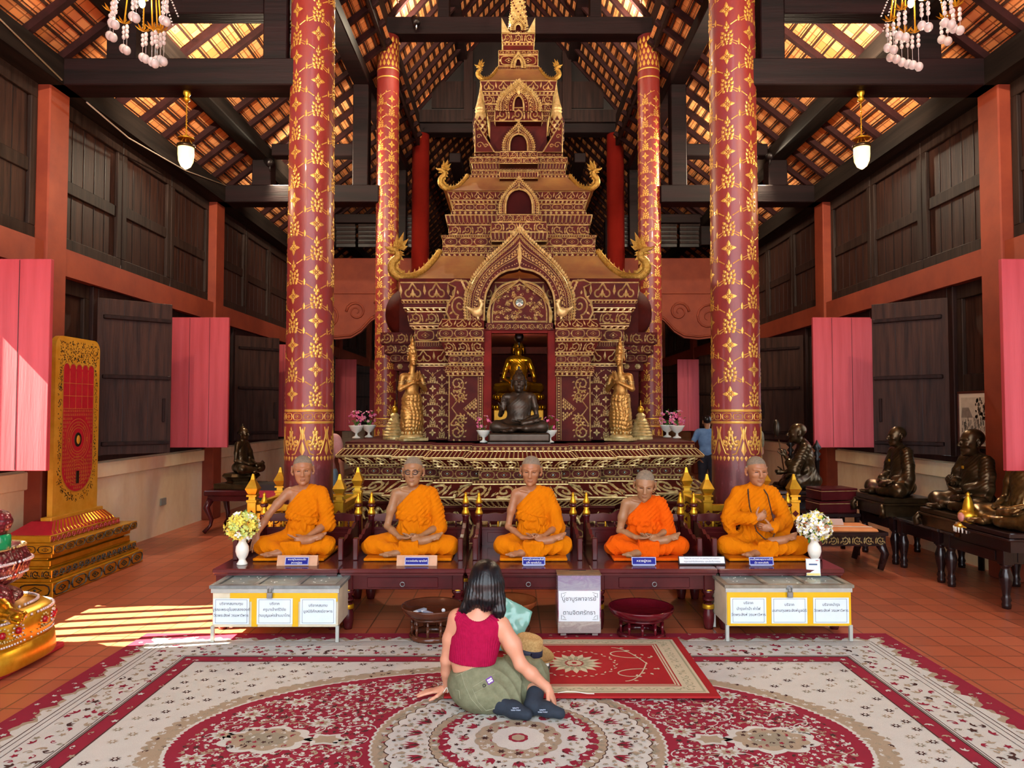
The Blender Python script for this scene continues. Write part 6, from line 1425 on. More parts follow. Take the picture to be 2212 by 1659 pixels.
def patch(px, py, w, h, rot, mats, lab):
    c, n = on_surf(shorts, px, py)
    if c is None: return
    n = unit(n); u = unit(np.cross([0,0,1], n)); v = np.cross(n, u); u, v = u*cos(rot)+v*sin(rot), -u*sin(rot)+v*cos(rot)
    b = MB(); R_ = np.stack([u, v, n], 1)
    b.box(-w/2, w/2, -h/2, h/2, -.002, .004, 0, T=(R_, c)); o = b.build('label_patch', mats[0], shorts); 
    b = MB()
    for k, (a0, a1) in enumerate(((-.36,-.14),(-.08,.08),(.14,.36))): b.box(a0*w, a1*w, -h*.3, h*.28, .004, .0047, 0, T=(R_, c)); b.box((a0+.05)*w, (a1-.04)*w, -h*.1, h*.1, .0047, .005, 1, T=(R_, c))
    b.build('label_print', [M['white'], mats[0]], o)
pu = mat('purple_label', '5a2480', '6a3090', 20, .7)
patch(1048, 1433, .024, .03, .6, [pu], ''); patch(1058, 1470, .034, .032, .45, [pu], '')
c, n = on_surf(shorts, 1046, 1481)
if c is not None: b = MB(); n = unit(n); u = unit(np.cross([0,0,1], n)); v = np.cross(n, u); b.tube([c+n*.003+(u*cos(a)+v*sin(a))*.007 for a in np.linspace(0, 2*pi, 14)], .002, 5); b.build('button', M['black'], shorts)
# socks
so = SDF(); M['sock'] = mat('black_sock', '16202c', '1f2a38', 30, .85, 0, .15, 200)
so.cone((.272,-.045,.088), (.262,-.09,.06), .046, .045, .02); so.ell((.245,-.10,.04), (.038,.036,.038), .02); so.chain([(.265,-.10,.05), (.33,-.13,.045), (.395,-.15,.032)], [.040,.036,.028], .02); sc_ = sdobj('sock', so, [M['sock']], t, .0045)
so2 = SDF(); so2.chain([(.10,-.10,.055), (.16,-.135,.045), (.225,-.16,.032)], [.045,.042,.03], .02); so2.ell((.08,-.09,.05), (.045,.04,.045), .02); so2.cut(lambda X: -X[..., 2]+.001); s2 = sdobj('sock', so2, [M['sock']], t, .0045)
for ob, px, py, rz in ((sc_, 1172, 1534, 0), (s2, 1114, 1530, 0)):
    c, n = on_surf(ob, px, py)
    if c is not None:
        for q, s_ in enumerate(('SANITY', 'WAH WAH')): text(s_, .0095, mat('pale_blue_print', 'b8c8e0', None), t, tuple(c+np.array([0, -.007-.004*q, .003-.009*q])), (pi/2-.5, 0, 0), ext=.004)
# string bracelet
b = MB()
for k in range(3): b.tube([LW+np.array([.024*cos(a), .024*sin(a), .012+.006*k+.004*sin(2*a+k)]) for a in np.linspace(0, 2*pi, 18)], .0026, 6)
b.tube([LW+np.array(q) for q in ((-.0,-.025,.01),(-.014,-.03,-.012),(-.02,-.028,-.02))], .0024, 5); b.tube([LW+np.array(q) for q in ((-.0,-.025,.01),(.008,-.03,-.01),(.004,-.028,-.022))], .0024, 5); b.build('string_bracelet', M['white'], t)
# hair
hr = SDF(); hr.ell(hc+[0,.0,.035], (.086,.102,.088), .02); hr.ell(hc+[-.0,-.03,-.02], (.084,.072,.09), .03)
hr.chain([hc+[-.04,-.05,.0], hc+[-.06,-.055,-.07], hc+[-.10,-.045,-.12], hc+[-.145,-.02,-.17], hc+[-.175,.01,-.225]], [.05,.045,.026,.014,.007], .03)
hr.chain([hc+[.01,-.06,.0], hc+[.01,-.075,-.07], hc+[.0,-.075,-.115]], [.055,.045,.022], .03)
hr.chain([hc+[.05,-.03,.0], hc+[.062,-.05,-.08], hc+[.07,-.07,-.135], hc+[.075,-.075,-.175]], [.045,.036,.03,.012], .03)
hr.cone(hc+[0,.13,-.06], hc+[.02,.10,-.12], .06, .05, .01, sub=True)
def hf(V):
    a = np.arctan2(V[:,0]-hc[0], -(V[:,1]-hc[1])+.02)+.0; w = .9*np.clip((hc[2]+.08-V[:,2])/.1, 0, 1)
    return .0028*w*np.sin(a*46+3*vnoise(V*[1,1,.25], 10, 3))+.0016*np.sin(a*110+4*vnoise(V*[1,1,.2], 12, 5))*w
def t_hair():
    t_ = NT('black_hair'); t_.set(color=H('06080e'), rough=.33, spec=.45); t_.bump(t_.noise(160, 3, .6, t_.map((1,1,.03))), .3, .004); t_.b.inputs['Anisotropic'].default_value = .6; return t_.m
sdobj('hair', hr, [t_hair()], t, .0048, fold=hf)
# ---- her things on the mat: hat over a bag, crumpled green bag
hx_, hy_, hz_ = P(1138, 1410, 4.45); t = thing('straw_hat', 'straw hat with a navy ribbon resting on a black bag beside the seated woman', 'hat', (hx_, hy_, hz_+.0)); T = RT(.2, rx=.10, ry=.20)
M['straw'] = mat('woven_straw', 'a8854c', 'd0ae74', 120, .8, 0, .5, 200)
b = MB(); pr = [(.165,.004),(.165,.0),(.10,-.004),(.092,-.002)]; b.lathe([(.088,.004),(.12,.0),(.16,.010),(.166,.014),(.164,.009),(.12,-.006),(.086,-.002)], T=T, n=40, cap=False)
for k in range(9): b.lathe([(.095+.008*k,.006-.0008*k+.0012*k*k*.14),(.097+.008*k,.0085-.0008*k+.0012*k*k*.14),(.099+.008*k,.006+.0012*k*k*.14)], T=T, n=40, cap=False)
b.build('brim', M['straw'], t)
b = MB(); b.lathe([(.09,0),(.086,.03),(.080,.07),(.076,.092),(.065,.102),(.045,.10),(.02,.088),(.0,.084)], T=T, n=36, cap=False, sy=.95, sx=1.05); b.build('crown', M['straw'], t)
b = MB(); b.lathe([(.0915,.003),(.089,.022),(.086,.040),(.083,.040)], T=T, n=36, cap=False, sy=.95, sx=1.05); b.box(.06, .09, -.03, .03, .008, .034, T=(T[0]@RT(-1.2)[0], T[1])); b.build('ribbon', mat('navy_ribbon', '141a30', '1a2240', 20, .6), t)
S = SDF(); S.box((0,0,.028), (.15,.11,.028), .02, .01); S.ell((.03,0,.04), (.12,.09,.03), .03); o = sdobj('bag', S, [mat('black_leather', '0e0e12', '1a1a20', 40, .3, 0, .3)], None, .006, fold=lambda V: .006*vnoise(V, 22, 4)); o.location = (hx_-.02, hy_-.03, .036); o.rotation_euler[2] = -.15; tag(o, 'soft black leather bag under the straw hat on the rug', 'bag')
S = SDF(); S.ell((0,0,.015), (.07,.05,.02), .01); S.box((.04,-.03,.012), (.04,.02,.01), .006, .01); o = sdobj('white_sun_hat', S, [M['white']], None, .005); o.location = (hx_+.05, hy_-.03, .088); tag(o, 'white folded sun hat squeezed between the straw hat and the black bag', 'hat')
# crumpled translucent bag
b = MB(); n = 22; V = []
for i in range(n):
    for j in range(n):
        u, v = i/(n-1), j/(n-1); x = (u-.5)*.24+.10*(v-.4); z = v*.36-.13*u*v+.02; nz = .022*vnoise(np.array([[u*3, v*3, 0]]), 3.1, 2)[0]; y = .05*v+nz+.015*cos(u*3)
        V.append((x, y, z))
F = [(i*n+j, (i+1)*n+j, (i+1)*n+j+1, i*n+j+1) for i in range(n-1) for j in range(n-1)]; V = np.array(V); N_ = len(V)
V2 = V+[0, .035, 0]*np.ones((N_, 3)); Vm = np.concatenate([V, V2]); F2 = [tuple(q+N_ for q in f)[::-1] for f in F]
ed = [(i*n, (i+1)*n) for i in range(n-1)]+[((n-1)*n+j, (n-1)*n+j+1) for j in range(n-1)]+[((i+1)*n+n-1, i*n+n-1) for i in range(n-1)]+[(j+1, j) for j in range(n-1)]
F3 = [(a, b_, b_+N_, a+N_)[::-1] for a, b_ in ed]; b.add(Vm, F+F2+F3, 0, True)
gx, gy, gz = P(1094, 1430, 4.78); gb = b.build('plastic_bag', mat('sea_green_plastic', '6fb8a8', '9cd4c4', 8, .18, trans=.25, coat=.5), loc=(gx, gy, .03), rz=.2); tag(gb, 'crumpled sea-green plastic bag standing between the woman and the straw hat', 'plastic bag')
b = MB(); b.tube([(0,0,0),(.05,.02,0),(.1,.015,0),(.16,-.01,0),(.2,-.012,.0)], .0025, 5); lo = P(1205, 1505, 4.1); o = b.build('white_string', M['white'], loc=(lo[0], lo[1], .042)); tag(o, 'loose white string lying on the mat edge by the woman\'s hand', 'string')
def statue(name, label, cat, loc, rz, o, m, sc=1.0, h=.007, base=None, robe_m=None, curls=False, A=.012, bare=True, grp=None, extra=None):
    t = thing(name, label, cat, loc, rz, grp); t.scale = (sc,)*3
    sk, rb = SDF(), SDF(); hx, R, sh = seated(sk, rb, o)
    if bare: bareshoulder(rb, o)
    else: rb.cone(sh+[0,0,.02], sh+[0,-.01,.055], .06, .055, .03)
    for S in (sk, rb): S.cut(lambda X: -X[..., 2]+.002)
    fn = None
    if curls:
        def fn(V):
            q = (V-hx)@R; q = q-[0,.015,.036]; r = np.linalg.norm(q, axis=1)+1e-9; th = np.arccos(np.clip(q[:,2]/r, -1, 1)); ph = np.arctan2(q[:,0], -q[:,1])
            hair = (r < .2) & (q[:,2] > np.where(q[:,1] < 0, .0-q[:,1]*.2-.0, -.05-q[:,1]*.3)); n = np.maximum(6, np.round(26*np.sin(th)))
            return hair*.0055*np.abs(np.sin(th*17))*np.abs(np.sin(ph*n/2))
    sdobj('body', sk, [m], t, h, fold=fn); sdobj('robe', rb, [robe_m or m], t, h, fold=fold_fn(o, A, 5))
    if extra: extra(t, hx, R, sh)
    return t
# front Buddha of dark bronze on the ledge of the gate
M['dkbronze'] = mat('smoky_bronze', '33291f', '4a3f33', 5, .38, .6, .05)
def fleur(t, hx, R, sh):
    b = MB(); b.ball((0,-.115,.34), (.008,.006,.008), 0, 8, 5)
    for k in range(6): a = k*pi/3; b.ball((.016*cos(a), -.112, .34+.016*sin(a)), (.009,.004,.009), 0, 8, 5)
    b.build('gold_flower', M['goldb'], t)
    b = MB(); b.ball((hx[0], hx[1]+.03, hx[2]+.19), (.014,.014,.03)); b.build('top_knob', M['dkbronze'], t)
bo_ = dict(H=.56, knee=.32, wd=1.2, bud=True, old=False, chest=True, head=(0,-.02,.19), hs=1.22, flap=False, sash=False,
     R=dict(e=(-.26,.0,.25), w=(-.215,-.14,.33), d=(.03,-.06,1), n=(.1,-1,0), t=-1, c=.03), L=dict(e=(.25,.0,.23), w=(.07,-.20,.165), d=(-.95,-.2,-.02), n=(0,.1,1), t=1, c=.1))
x, y, z = P(1121, 955, 7.84)
t = statue('buddha_statue', 'dark bronze seated Buddha with raised right hand in the doorway of the shrine', 'statue', (x, y, 1.26), 0, bo_, M['dkbronze'], .76, .006, curls=True, A=.003, extra=fleur)
for o in kids(t): o.location = (0, 0, .14)
b = MB(); b.box(-.43, .43, -.46, .22, 0, .02, 0, b=.01); S = SDF(); S.box((0,-.13,.08), (.42,.30,.062), .03, .01); b.build('slab', mat('grey_stone_slab', '6a6a64', '80807a', 8, .5), t); sdobj('seat', S, [M['dkbronze']], t, .008)
# golden Buddha seen from behind, further inside
M['polgold'] = mat('polished_gold', 'c48a14', 'd9a024', 3, .22, .9)
go_ = dict(H=.60, knee=.34, wd=1.0, bud=True, old=False, chest=True, head=(0,-.02,.18), hs=1.05, flap=False, sash=False, R=dict(e=(-.26,.0,.27), w=(-.27,-.20,.15), d=(-.1,-.5,-.8), n=(0,.8,-.4), t=-1, c=.1), L=dict(e=(.25,.02,.25), w=(.08,-.20,.165), d=(-.95,-.2,-.02), n=(0,.1,1), t=1, c=.1))
x, y, z = P(1120, 850, 10.35)
t = statue('golden_buddha_statue', 'golden seated Buddha seen from behind inside the shrine', 'statue', (x, 10.35, 1.40), pi, go_, M['polgold'], .86, .007, curls=True, A=.004)
for o in kids(t): o.location = (0, 0, .52)
b = MB(); b.box(-.40, .40, -.40, .24, 0, .24, 0, b=.01); b.build('plinth', M['goldp'], t); b = MB(); b.lathe([(.40,.24),(.44,.28),(.40,.32),(.33,.34),(.33,.38),(.38,.41),(.42,.45),(.40,.49),(.36,.52)], n=36, sx=1, sy=.75)
for rr, zz, s in ((.43,.28,1), (.41,.45,-1)):
    for k in range(30): a = k*2*pi/30; b.ball((rr*cos(a), rr*.75*sin(a), zz), (.03,.03,.045), 0, 6, 5)
b.build('lotus_base', M['polgold'], t); b = MB(); b.box(CX-.46, CX+.46, 9.95, 10.75, 1.26, 1.40, 0); b.box(CX-.49, CX+.49, 9.9, 10.8, 1.26, 1.3); KB(mb=b, n='inner_altar')
# standing worshipper figures on the corners
def devata(px, s, label):
    x, y, z = P(px, 950, 8.3); t = thing('guardian_statue', label, 'statue', (x, y, 1.262), -s*.55); S = SDF(); hh = np.array([0,-.02,.93]); R_ = Rot(0,.08,0)
    S.ell((0,0,.62), (.085,.06,.11), .04); S.cone((-.085,0,.73), (.085,0,.73), .035, .035, .03); S.cone((0,0,.74), (0,-.01,.85), .035, .032, .02); S.ell((0,0,.50), (.09,.07,.08), .04)
    S.chain([(-.04,0,.45), (-.045,-.01,.25), (-.05,0,.10)], [.075,.07,.06], .05); S.chain([(.04,0,.45), (.045,-.01,.25), (.05,0,.10)], [.075,.07,.06], .05)
    S.ell((0,-.0,.17), (.13,.09,.10), .04); S.ell((0,-.0,.30), (.115,.085,.12), .04)
    head(S, hh, R_, .68, old=False); 
    for sx in (-1, 1):
        S.chain([(sx*.115,0,.72), (sx*.15,-.02,.58)], [.035,.028], .02); S.chain([(sx*.15,-.02,.58), (sx*.02,-.13,.66)], [.028,.018], .015); hand(S, (sx*.016,-.135,.66), (0,-.35,1), (-sx,0,0), thumb=sx, curl=.02, sz=.75)
        S.cone((sx*.05,-.03,.06), (sx*.055,-.09,.02), .03, .02, .02)
    S.lathe = None
    S.cone(hh+[0,.01,.05], hh+[0,.01,.13], .055, .035, .01); S.cone(hh+[0,.01,.13], hh+[0,.01,.24], .03, .006, .01)
    def fn(V):
        z = V[:,2]; cl = (z < .52)|((z > .96)); return cl*.006*(np.abs(np.sin(V[:,0]*75+2*vnoise(V, 20, 2)))*np.abs(np.sin(z*70+2*vnoise(V, 20, 5))))*1.3
    sdobj('figure', S, [mat('worn_gilt', 'a87838', 'c99a52', 30, .38, .7, .3, 90)], t, .005, fold=fn)
    b = MB()
    for zz, r_ in ((.985,.052),(1.01,.048),(1.035,.042),(1.06,.035)):
        for k in range(12): a = k*pi/6; b.ball((r_*cos(a), .0+r_*sin(a)*1.1, zz), .008, 0, 6, 4)
    b.build('crown_studs', M['gold'], t); b = MB()
    for sx in (-1, 1):
        for zz in (.66,.64,.62): b.tube([(sx*.132+.034*cos(a), -.01+.034*sin(a), zz) for a in np.linspace(0, 2*pi, 12)], .004, 5)
    b.build('arm_band', M['gold'], t); b = MB()
    for k in range(11): a = pi+k*pi/10; b.ball((.085*cos(a), .01+.075*sin(a)*.9, .70-.045*abs(sin(a))), .009, 0, 6, 4)
    b.build('necklace', M['gold'], t); b = MB()
    for r__ in range(9):
        for k in range(15): a = k*2*pi/15+r__*.2; rr = .115 if r__ < 5 else .095; b.ball((rr*cos(a), rr*.76*sin(a), .09+r__*.05), (.013,.013,.018), 0, 6, 4)
    b.build('skirt_studs', M['gold'], t); b = MB(); b.box(-.15, .15, -.13, .12, -.002, .03, 0, b=.004); b.lathe([(.14,.03),(.13,.05),(.1,.07)], n=20); b.build('pedestal', M['gold'], t)
devata(889, -1, 'gilded guardian statue with praying hands at the left corner of the shrine'); devata(1341, 1, 'gilded guardian statue with praying hands at the right corner of the shrine')
# bronze monks along the right wall
def o_r(**k):
    d = dict(H=.60, knee=.33, head=(0,-.04,.18), hs=1.1, flap=False, sash=False); d.update({q: dict(v) for q, v in lap.items()}); d.update(k); return d
def seatbase(t, w, d0, d1, h0, m, legs=False):
    b = MB(); b.box(-w, w, d0, d1, h0*.72, h0, b=.008); b.box(-w-.02, w+.02, d0-.02, d1+.02, h0*.60, h0*.72, b=.006); b.box(-w+.015, w-.015, d0+.015, d1-.015, .0, h0*.6)
    if legs:
        for sx in (-1, 1): b.tube([(sx*(w-.02), d0-.01, h0*.6), (sx*(w+.03), d0-.03, h0*.35), (sx*(w-.0), d0-.02, .0)], [.03,.03,.04], 8)
    b.build('statue_base', m, t)
ZR = .51
def rstat(px, top, d, label, o, hb, m, sc=.88, bare=False, **k):
    x = P(px, 1000, d)[0]; hbz = hb; t = statue('bronze_monk_statue', label, 'statue', (x, d, ZR), -pi/2+.0, o, m, sc, .008, bare=bare, A=.010, **k)
    for q in kids(t): q.location = (0, 0, hbz/sc)
    seatbase(t, .36, -.40, .22, hbz/sc, M['bronze'] if m is not M['bronze2'] else M['blackw'], hb > .15); return t
def sq_gold(zz): 
    def f(t, hx, R, sh): b = MB(); b.box(-.015, .015, -.145, -.135, zz, zz+.03, 0); b.build('gold_leaf_square', M['goldb'], t)
    return f
rstat(2108, 942, 6.75, 'big dark bronze monk statue below the large framed photograph', o_r(knee=.36, wd=1.12, hs=1.25, H=.58, R=dict(e=(-.25,-.06,.27), w=(-.06,-.24,.27), d=(.5,-.6,.5), n=(.3,.5,.7), t=-1, c=.7, sl=1.3), L=dict(e=(.25,-.06,.27), w=(.06,-.24,.22), d=(-.8,-.5,.3), n=(0,.5,.8), t=1, c=.6, sl=1.6)), .17, M['bronze'], .88, extra=sq_gold(.44))
rstat(1945, 930, 7.85, 'slim dark bronze monk statue with hands in his lap, in front of the black shutter', o_r(knee=.33, wd=.95, hs=1.12, H=.60, R=dict(lap['R'], sl=1.6), L=dict(lap['L'], sl=1.6)), .19, M['bronze'], .85, extra=sq_gold(.42))
def fan(t, hx, R, sh):
    b = MB(); b.tube([(-.30,-.24,.02), (-.31,-.30,.45), (-.30,-.33,.62)], .008, 8); b.build('fan_pole', M['bronze'], t); S = SDF(); S.ell((-.30,-.36,.78), (.09,.05,.12), .01); sdobj('fan_blade', S, [M['dkbronze']], t, .008)
x9 = P(1745, 1000, 9.3)[0]
t = statue('bronze_monk_statue', 'bronze monk statue raising a hand to his chin and holding a fan on a pole', 'statue', (x9, 9.3, .62), -pi/2-.25, o_r(H=.60, knee=.34, hs=1.15, wd=1.0, lean=(0,-.05), head=(0,-.08,.17), R=dict(e=(-.26,-.12,.24), w=(-.29,-.27,.18), d=(0,-1,0), n=(1,0,0), t=1, c=.8, sl=.6), L=dict(e=(.22,-.20,.26), w=(.10,-.29,.42), d=(-.2,-.2,.9), n=(-.5,-.3,.2), t=1, c=.8, sl=1.5)), M['bronze'], .96, .008, bare=False, A=.010, extra=fan)
b = MB(); b.box(-.42, .42, -.44, .30, -.05, .0, 0, b=.01); b.box(-.45, .45, -.48, .33, -.11, -.05, 0, b=.01); b.box(-.38, .38, -.40, .28, -.32, -.11, 0); b.box(-.42, .42, -.45, .32, -.36, -.32, 0, b=.01); b.box(-.39,.39,-.41,.29,-.62,-.36,0); b.build('pedestal', M['blackw'], t)
rstat(2215, 1010, 5.95, 'gilded bronze monk statue cut off by the right edge of the picture', o_r(knee=.36, hs=1.1), .15, M['bronze2'], .9, bare=True)
# slim Buddha-like bronze at the left on a red stool
x, y, z = P(521, 1060, 9.9); ST = .56
t = statue('bronze_buddha_statue', 'slim bronze Buddha statue in profile on a carved base at the left wall', 'statue', (x, 9.9, ST), pi/2-.2, o_r(H=.58, knee=.30, wd=.85, bud=True, old=False, hs=.95), M['bronze'], .74, .008, bare=True, A=.004, curls=True)
for q in kids(t): q.location = (0, 0, .27)
b = MB(); b.lathe([(.30,.0),(.33,.03),(.28,.10),(.24,.13),(.26,.16),(.33,.22),(.30,.27)], n=6, sm=False); b.box(-.34, .34, -.34, .34, -.0, .10, 0, b=.01); b.build('statue_base', M['bronze'], t)
t = thing('red_stool', 'maroon stool with curved legs carrying the slim bronze Buddha at the left wall', 'stool', (x, 9.9, 0)); b = MB(); b.box(-.36, .36, -.36, .36, ST-.07, ST, 0, b=.012); b.box(-.32, .32, -.32, .32, ST-.14, ST-.07, 0); b.build('top', M['maroon'], t)
for sx in (-1, 1):
    for sy in (-1, 1): b = MB(); b.tube([(sx*.29, sy*.29, ST-.12), (sx*.33, sy*.33, ST-.22), (sx*.28, sy*.28, ST-.38), (sx*.29, sy*.29, .1), (sx*.35, sy*.35, 0.02)], [.05,.045,.03,.022,.028], 8); b.build('leg', M['maroon'], t)
# black tables along the right wall
def rleg(h): return [(.032,0),(.036,.03),(.030,.05),(.038,.07),(.028,.10),(.030,.13),(.048,.22),(.050,.26),(.036,.31),(.030,.33),(.044,.345),(.044,h)]
for y0, y1, lb in ((5.92, 6.79, 'black low table at the right edge carrying the gilded tiered ornament'), (6.82, 7.60, 'black low table between two others under the largest bronze monk'), (7.63, 8.42, 'black low table farthest back in the row, under the slim bronze monk')):
    t = thing('black_table', lb, 'table', (4.3, y0, 0)); L_ = y1-y0
    b = MB(); b.box(-.36, .36, 0, L_, ZR-.035, ZR, 0, b=.008); b.build('tabletop', mat('worn_black_top', '2a2526', '4a4644', 3, .22), t)
    b = MB(); b.box(-.33, -.305, .03, L_-.03, ZR-.15, ZR-.035, 0, b=.003); b.box(-.337, -.33, .13, L_-.13, ZR-.135, ZR-.055, 0, b=.002); b.box(-.33, .33, .03, .055, ZR-.15, ZR-.035, 0, b=.003); b.box(-.22, .22, .023, .03, ZR-.135, ZR-.055, 0, b=.002); b.box(-.33, .33, L_-.055, L_-.03, ZR-.15, ZR-.035); b.build('apron', M['blackw'], t)
    for sx in (-1, 1):
        for yy in (.065, L_-.065): b = MB(); b.box(sx*.295-.042, sx*.295+.042, yy-.042, yy+.042, ZR-.16, ZR-.035, 0, b=.004); b.lathe(rleg(ZR-.16), (sx*.295, yy, 0), 18); b.build('leg', M['blackw'], t)
# crested bench backs seen behind the bronze statues
for y0, lb in ((6.95, 'black crested railing behind the largest bronze monk'), (9.2, 'black carved seat back behind the monk statue with the fan')):
    t = thing('carved_railing', lb, 'railing', (4.71, y0, 0)); 
    if y0 > 8: t.location[0] = 3.95; t.location[1] = 9.95
    for yy in (-.45, .45): b = MB(); b.lathe([(.03,0),(.03,.95),(.045,.97),(.02,1.0),(.05,1.04),(.02,1.08),(.06,1.12),(.02,1.18),(.004,1.22)], (0, yy, 0), 10); b.build('post', M['black'], t)
    for k in range(17):
        yy = -.4+k*.05; hh = .26+.26*(1-abs(k-8)/8.5); b = MB(); b.lathe([(.008,.66),(.02,.70),(.008,.74)]+[(r_, .66+hh*f) for f in (.3,.5,.7,.85) for r_ in (.008,.021,.008)]+[(.02,.66+hh),(.002,.66+hh+.05)], (0, yy, 0), 6); b.build('spindle', M['black'], t)
    b = MB(); b.box(-.015, .015, -.45, .45, .60, .68, 0); b.box(-.015, .015, -.45, .45, .78, .81, 0); b.build('rail', M['black'], t)
# gilded tiered ornament
x, y, z = P(2093, 1157, 6.25); t = thing('tiered_ornament', 'small yellow and white tiered ornament standing on the nearest black table', 'ornament', (x, 6.25, ZR)); b = MB(); b.lathe([(.035,0),(.04,.02),(.025,.05),(.03,.07)], n=14); b.lathe([(.03,.06),(.105,.10),(.11,.115),(.09,.12),(.07,.15),(.065,.16),(.08,.18),(.08,.215),(.06,.24),(.045,.25),(.04,.29),(.03,.33),(.012,.37),(.02,.38),(.003,.40)], n=20); b.build('tiers', M['goldb'], t)
b = MB()
for k in range(22): a = k*2*pi/22; b.tube([(.108*cos(a),.108*sin(a),.105),(.108*cos(a),.108*sin(a),.06)], [.009,.005], 6)
b.build('fringe', M['white'], t)
for s in (-1, 1): b = MB(); b.ball((s*.075, -.02, .19), (.02,.04,.04)); b.build('ear_disc', mat('pink_paper', 'd88a7a', None), t)
# ---- golden footprint panel on its stepped base, left wall
t = thing('footprint_panel', 'tall golden panel with a red footprint design on a stepped gold base', 'panel', (-4.2, 6.3, 0))
M['panred'] = mat('panel_crimson', 'a8142a', 'bc2234', 12, .4); M['blackln'] = mat('black_lacquer_line', '1c1408', None, rough=.5)
def steps(mb, rows):
    for (x0, x1, y0, y1, z0, z1, m_) in rows: mb.box(x0, x1, y0, y1, z0, z1, m_, b=.006)
GB = [M['goldb'], M['panred'], M['blackln']]
lv = [(.28,.0,1.53,.0,.13), (.25,.02,1.50,.13,.155), (.245,.04,1.46,.155,.23), (.20,.07,1.42,.23,.25), (.205,.08,1.40,.25,.30), (.17,.1,1.36,.30,.32), (.21,.09,1.40,.32,.36), (.25,.05,1.46,.36,.44)]
for k, (xo, y0, y1, z0, z1) in enumerate(lv):
    b = MB(); b.box(-.33, xo, y0, y1, z0, z1, 0 if k not in (3, 5) else 0, b=.005); h = z1-z0
    if h > .06:
        for q, kind in (((((xo,y0,z0),(xo,y1,z0),(xo,y1,z1),(xo,y0,z1))), 0), ((((-.33,y0,z0),(xo,y0,z0),(xo,y0,z1),(-.33,y0,z1))), 0)):
            if h > .1 or k == 7: orn_quad(b, q, lambda H_, p=None: o_loz(H_, H_*1.9), 2)
            else: orn_quad(b, q, o_scroll, 2)
    b.build('base_step', GB, t)
b = MB(); b.box(-.30, .15, .16, 1.30, .44, .50, 0, b=.004); orn_quad(b, ((.15,.16,.44),(.15,1.30,.44),(.15,1.30,.50),(.15,.16,.50)), o_scroll, 1); b.build('base_step', GB, t)
b = MB(); b.add([(-.26,.2,.50),(.13,.2,.50),(.13,1.26,.50),(-.26,1.26,.50),(-.14,.34,.60),(.06,.34,.60),(.06,1.16,.60),(-.14,1.16,.60)], [(0,1,5,4),(1,2,6,5),(2,3,7,6),(3,0,4,7),(4,5,6,7)], 1); orn_quad(b, ((.13,.2,.50),(.13,1.26,.50),(.06,1.16,.60),(.06,.34,.60)), o_petal, 0); b.build('base_slope', GB, t)
b = MB(); ya, yb_, zb, zt = .42, 1.14, .60, 2.30; r = .10
def rrect(y0, y1, z0, z1, r, n=7):
    return [(y1-r+r*cos(a), z1-r+r*sin(a)) for a in np.linspace(0, pi/2, n)]+[(y0+r-r*sin(a), z1-r+r*cos(a)) for a in np.linspace(0, pi/2, n)]+[(y0, z0), (y1, z0)]
b.prism(rrect(ya, yb_, zb, zt, r), -.05, .0, 0, ax='x'); b.box(-.07, .03, .36, 1.20, .58, .63, 0, b=.004)
# red sole: five toes above, rounded heel below
y0, y1 = ya+.12, yb_-.10; w = (y1-y0)/5; zt_ = zt-.26; X0 = .0012; cy = (y0+y1)/2; rr = (y1-y0)/2
pts = [(cy+rr*cos(a), zb+.22+rr*.95-rr*.95*(-sin(a))) for a in np.linspace(pi, 2*pi, 17)][::1]
pts = [(cy-rr*cos(a), zb+.22+rr*.95-rr*.95*sin(a)) for a in np.linspace(0, pi, 17)]
pts += [(y1, zt_-.06)]
for k in range(4, -1, -1): pts += [(y0+w*(k+.5)+w*.5*cos(a), zt_-.04+.05*sin(a)) for a in np.linspace(0, pi, 7)]
b.add([(X0, p[0], p[1]) for p in pts], [tuple(range(len(pts)))], 1)
orn = Orn(); orn.rib(pts, .012, .002, True)
for k in range(1, 5): orn.rib([(y0+w*k, zt_-.06), (y0+w*k, zt_-.42)], .004, .001)
for z in (zt_-.18, zt_-.30, zt_-.42): orn.rib([(y0, z), (y1, z)], .004, .001)
zc = zt_-.72
for r_ in (.20, .17, .14, .115): orn.ring(cy, zc, r_*.95, r_, .006 if r_ < .2 else .005, .001, 36)
for k in range(8): a = k*pi/4; orn.ring(cy+.15*cos(a), zc+.155*sin(a), .014, .018, .005, .001, 8)
for row in range(24):
    z = zt_-.45-row*.037
    for k in range(16):
        y = y0+.012+k*(y1-y0-.02)/16
        if (y-cy)**2+(z-zc)**2 < .047 or (z < zb+.22+rr*.95 and ((y-cy)/rr)**2+((z-zb-.22-rr*.95)/(rr*.95))**2 > .85): continue
        orn.leaf(y+.01, z, pi/2, .024, .014, .001); orn.rib([(y, z), (y+.02, z)], .003, .001)
for k in range(5): orn.ring(cy, zb+.42, .05+.03*k, .035+.026*k, .004, .001, 26)
V = np.array(orn.v); b.add(np.stack([X0+.0006+V[:,2], V[:,0], V[:,1]], 1), orn.f, 3)
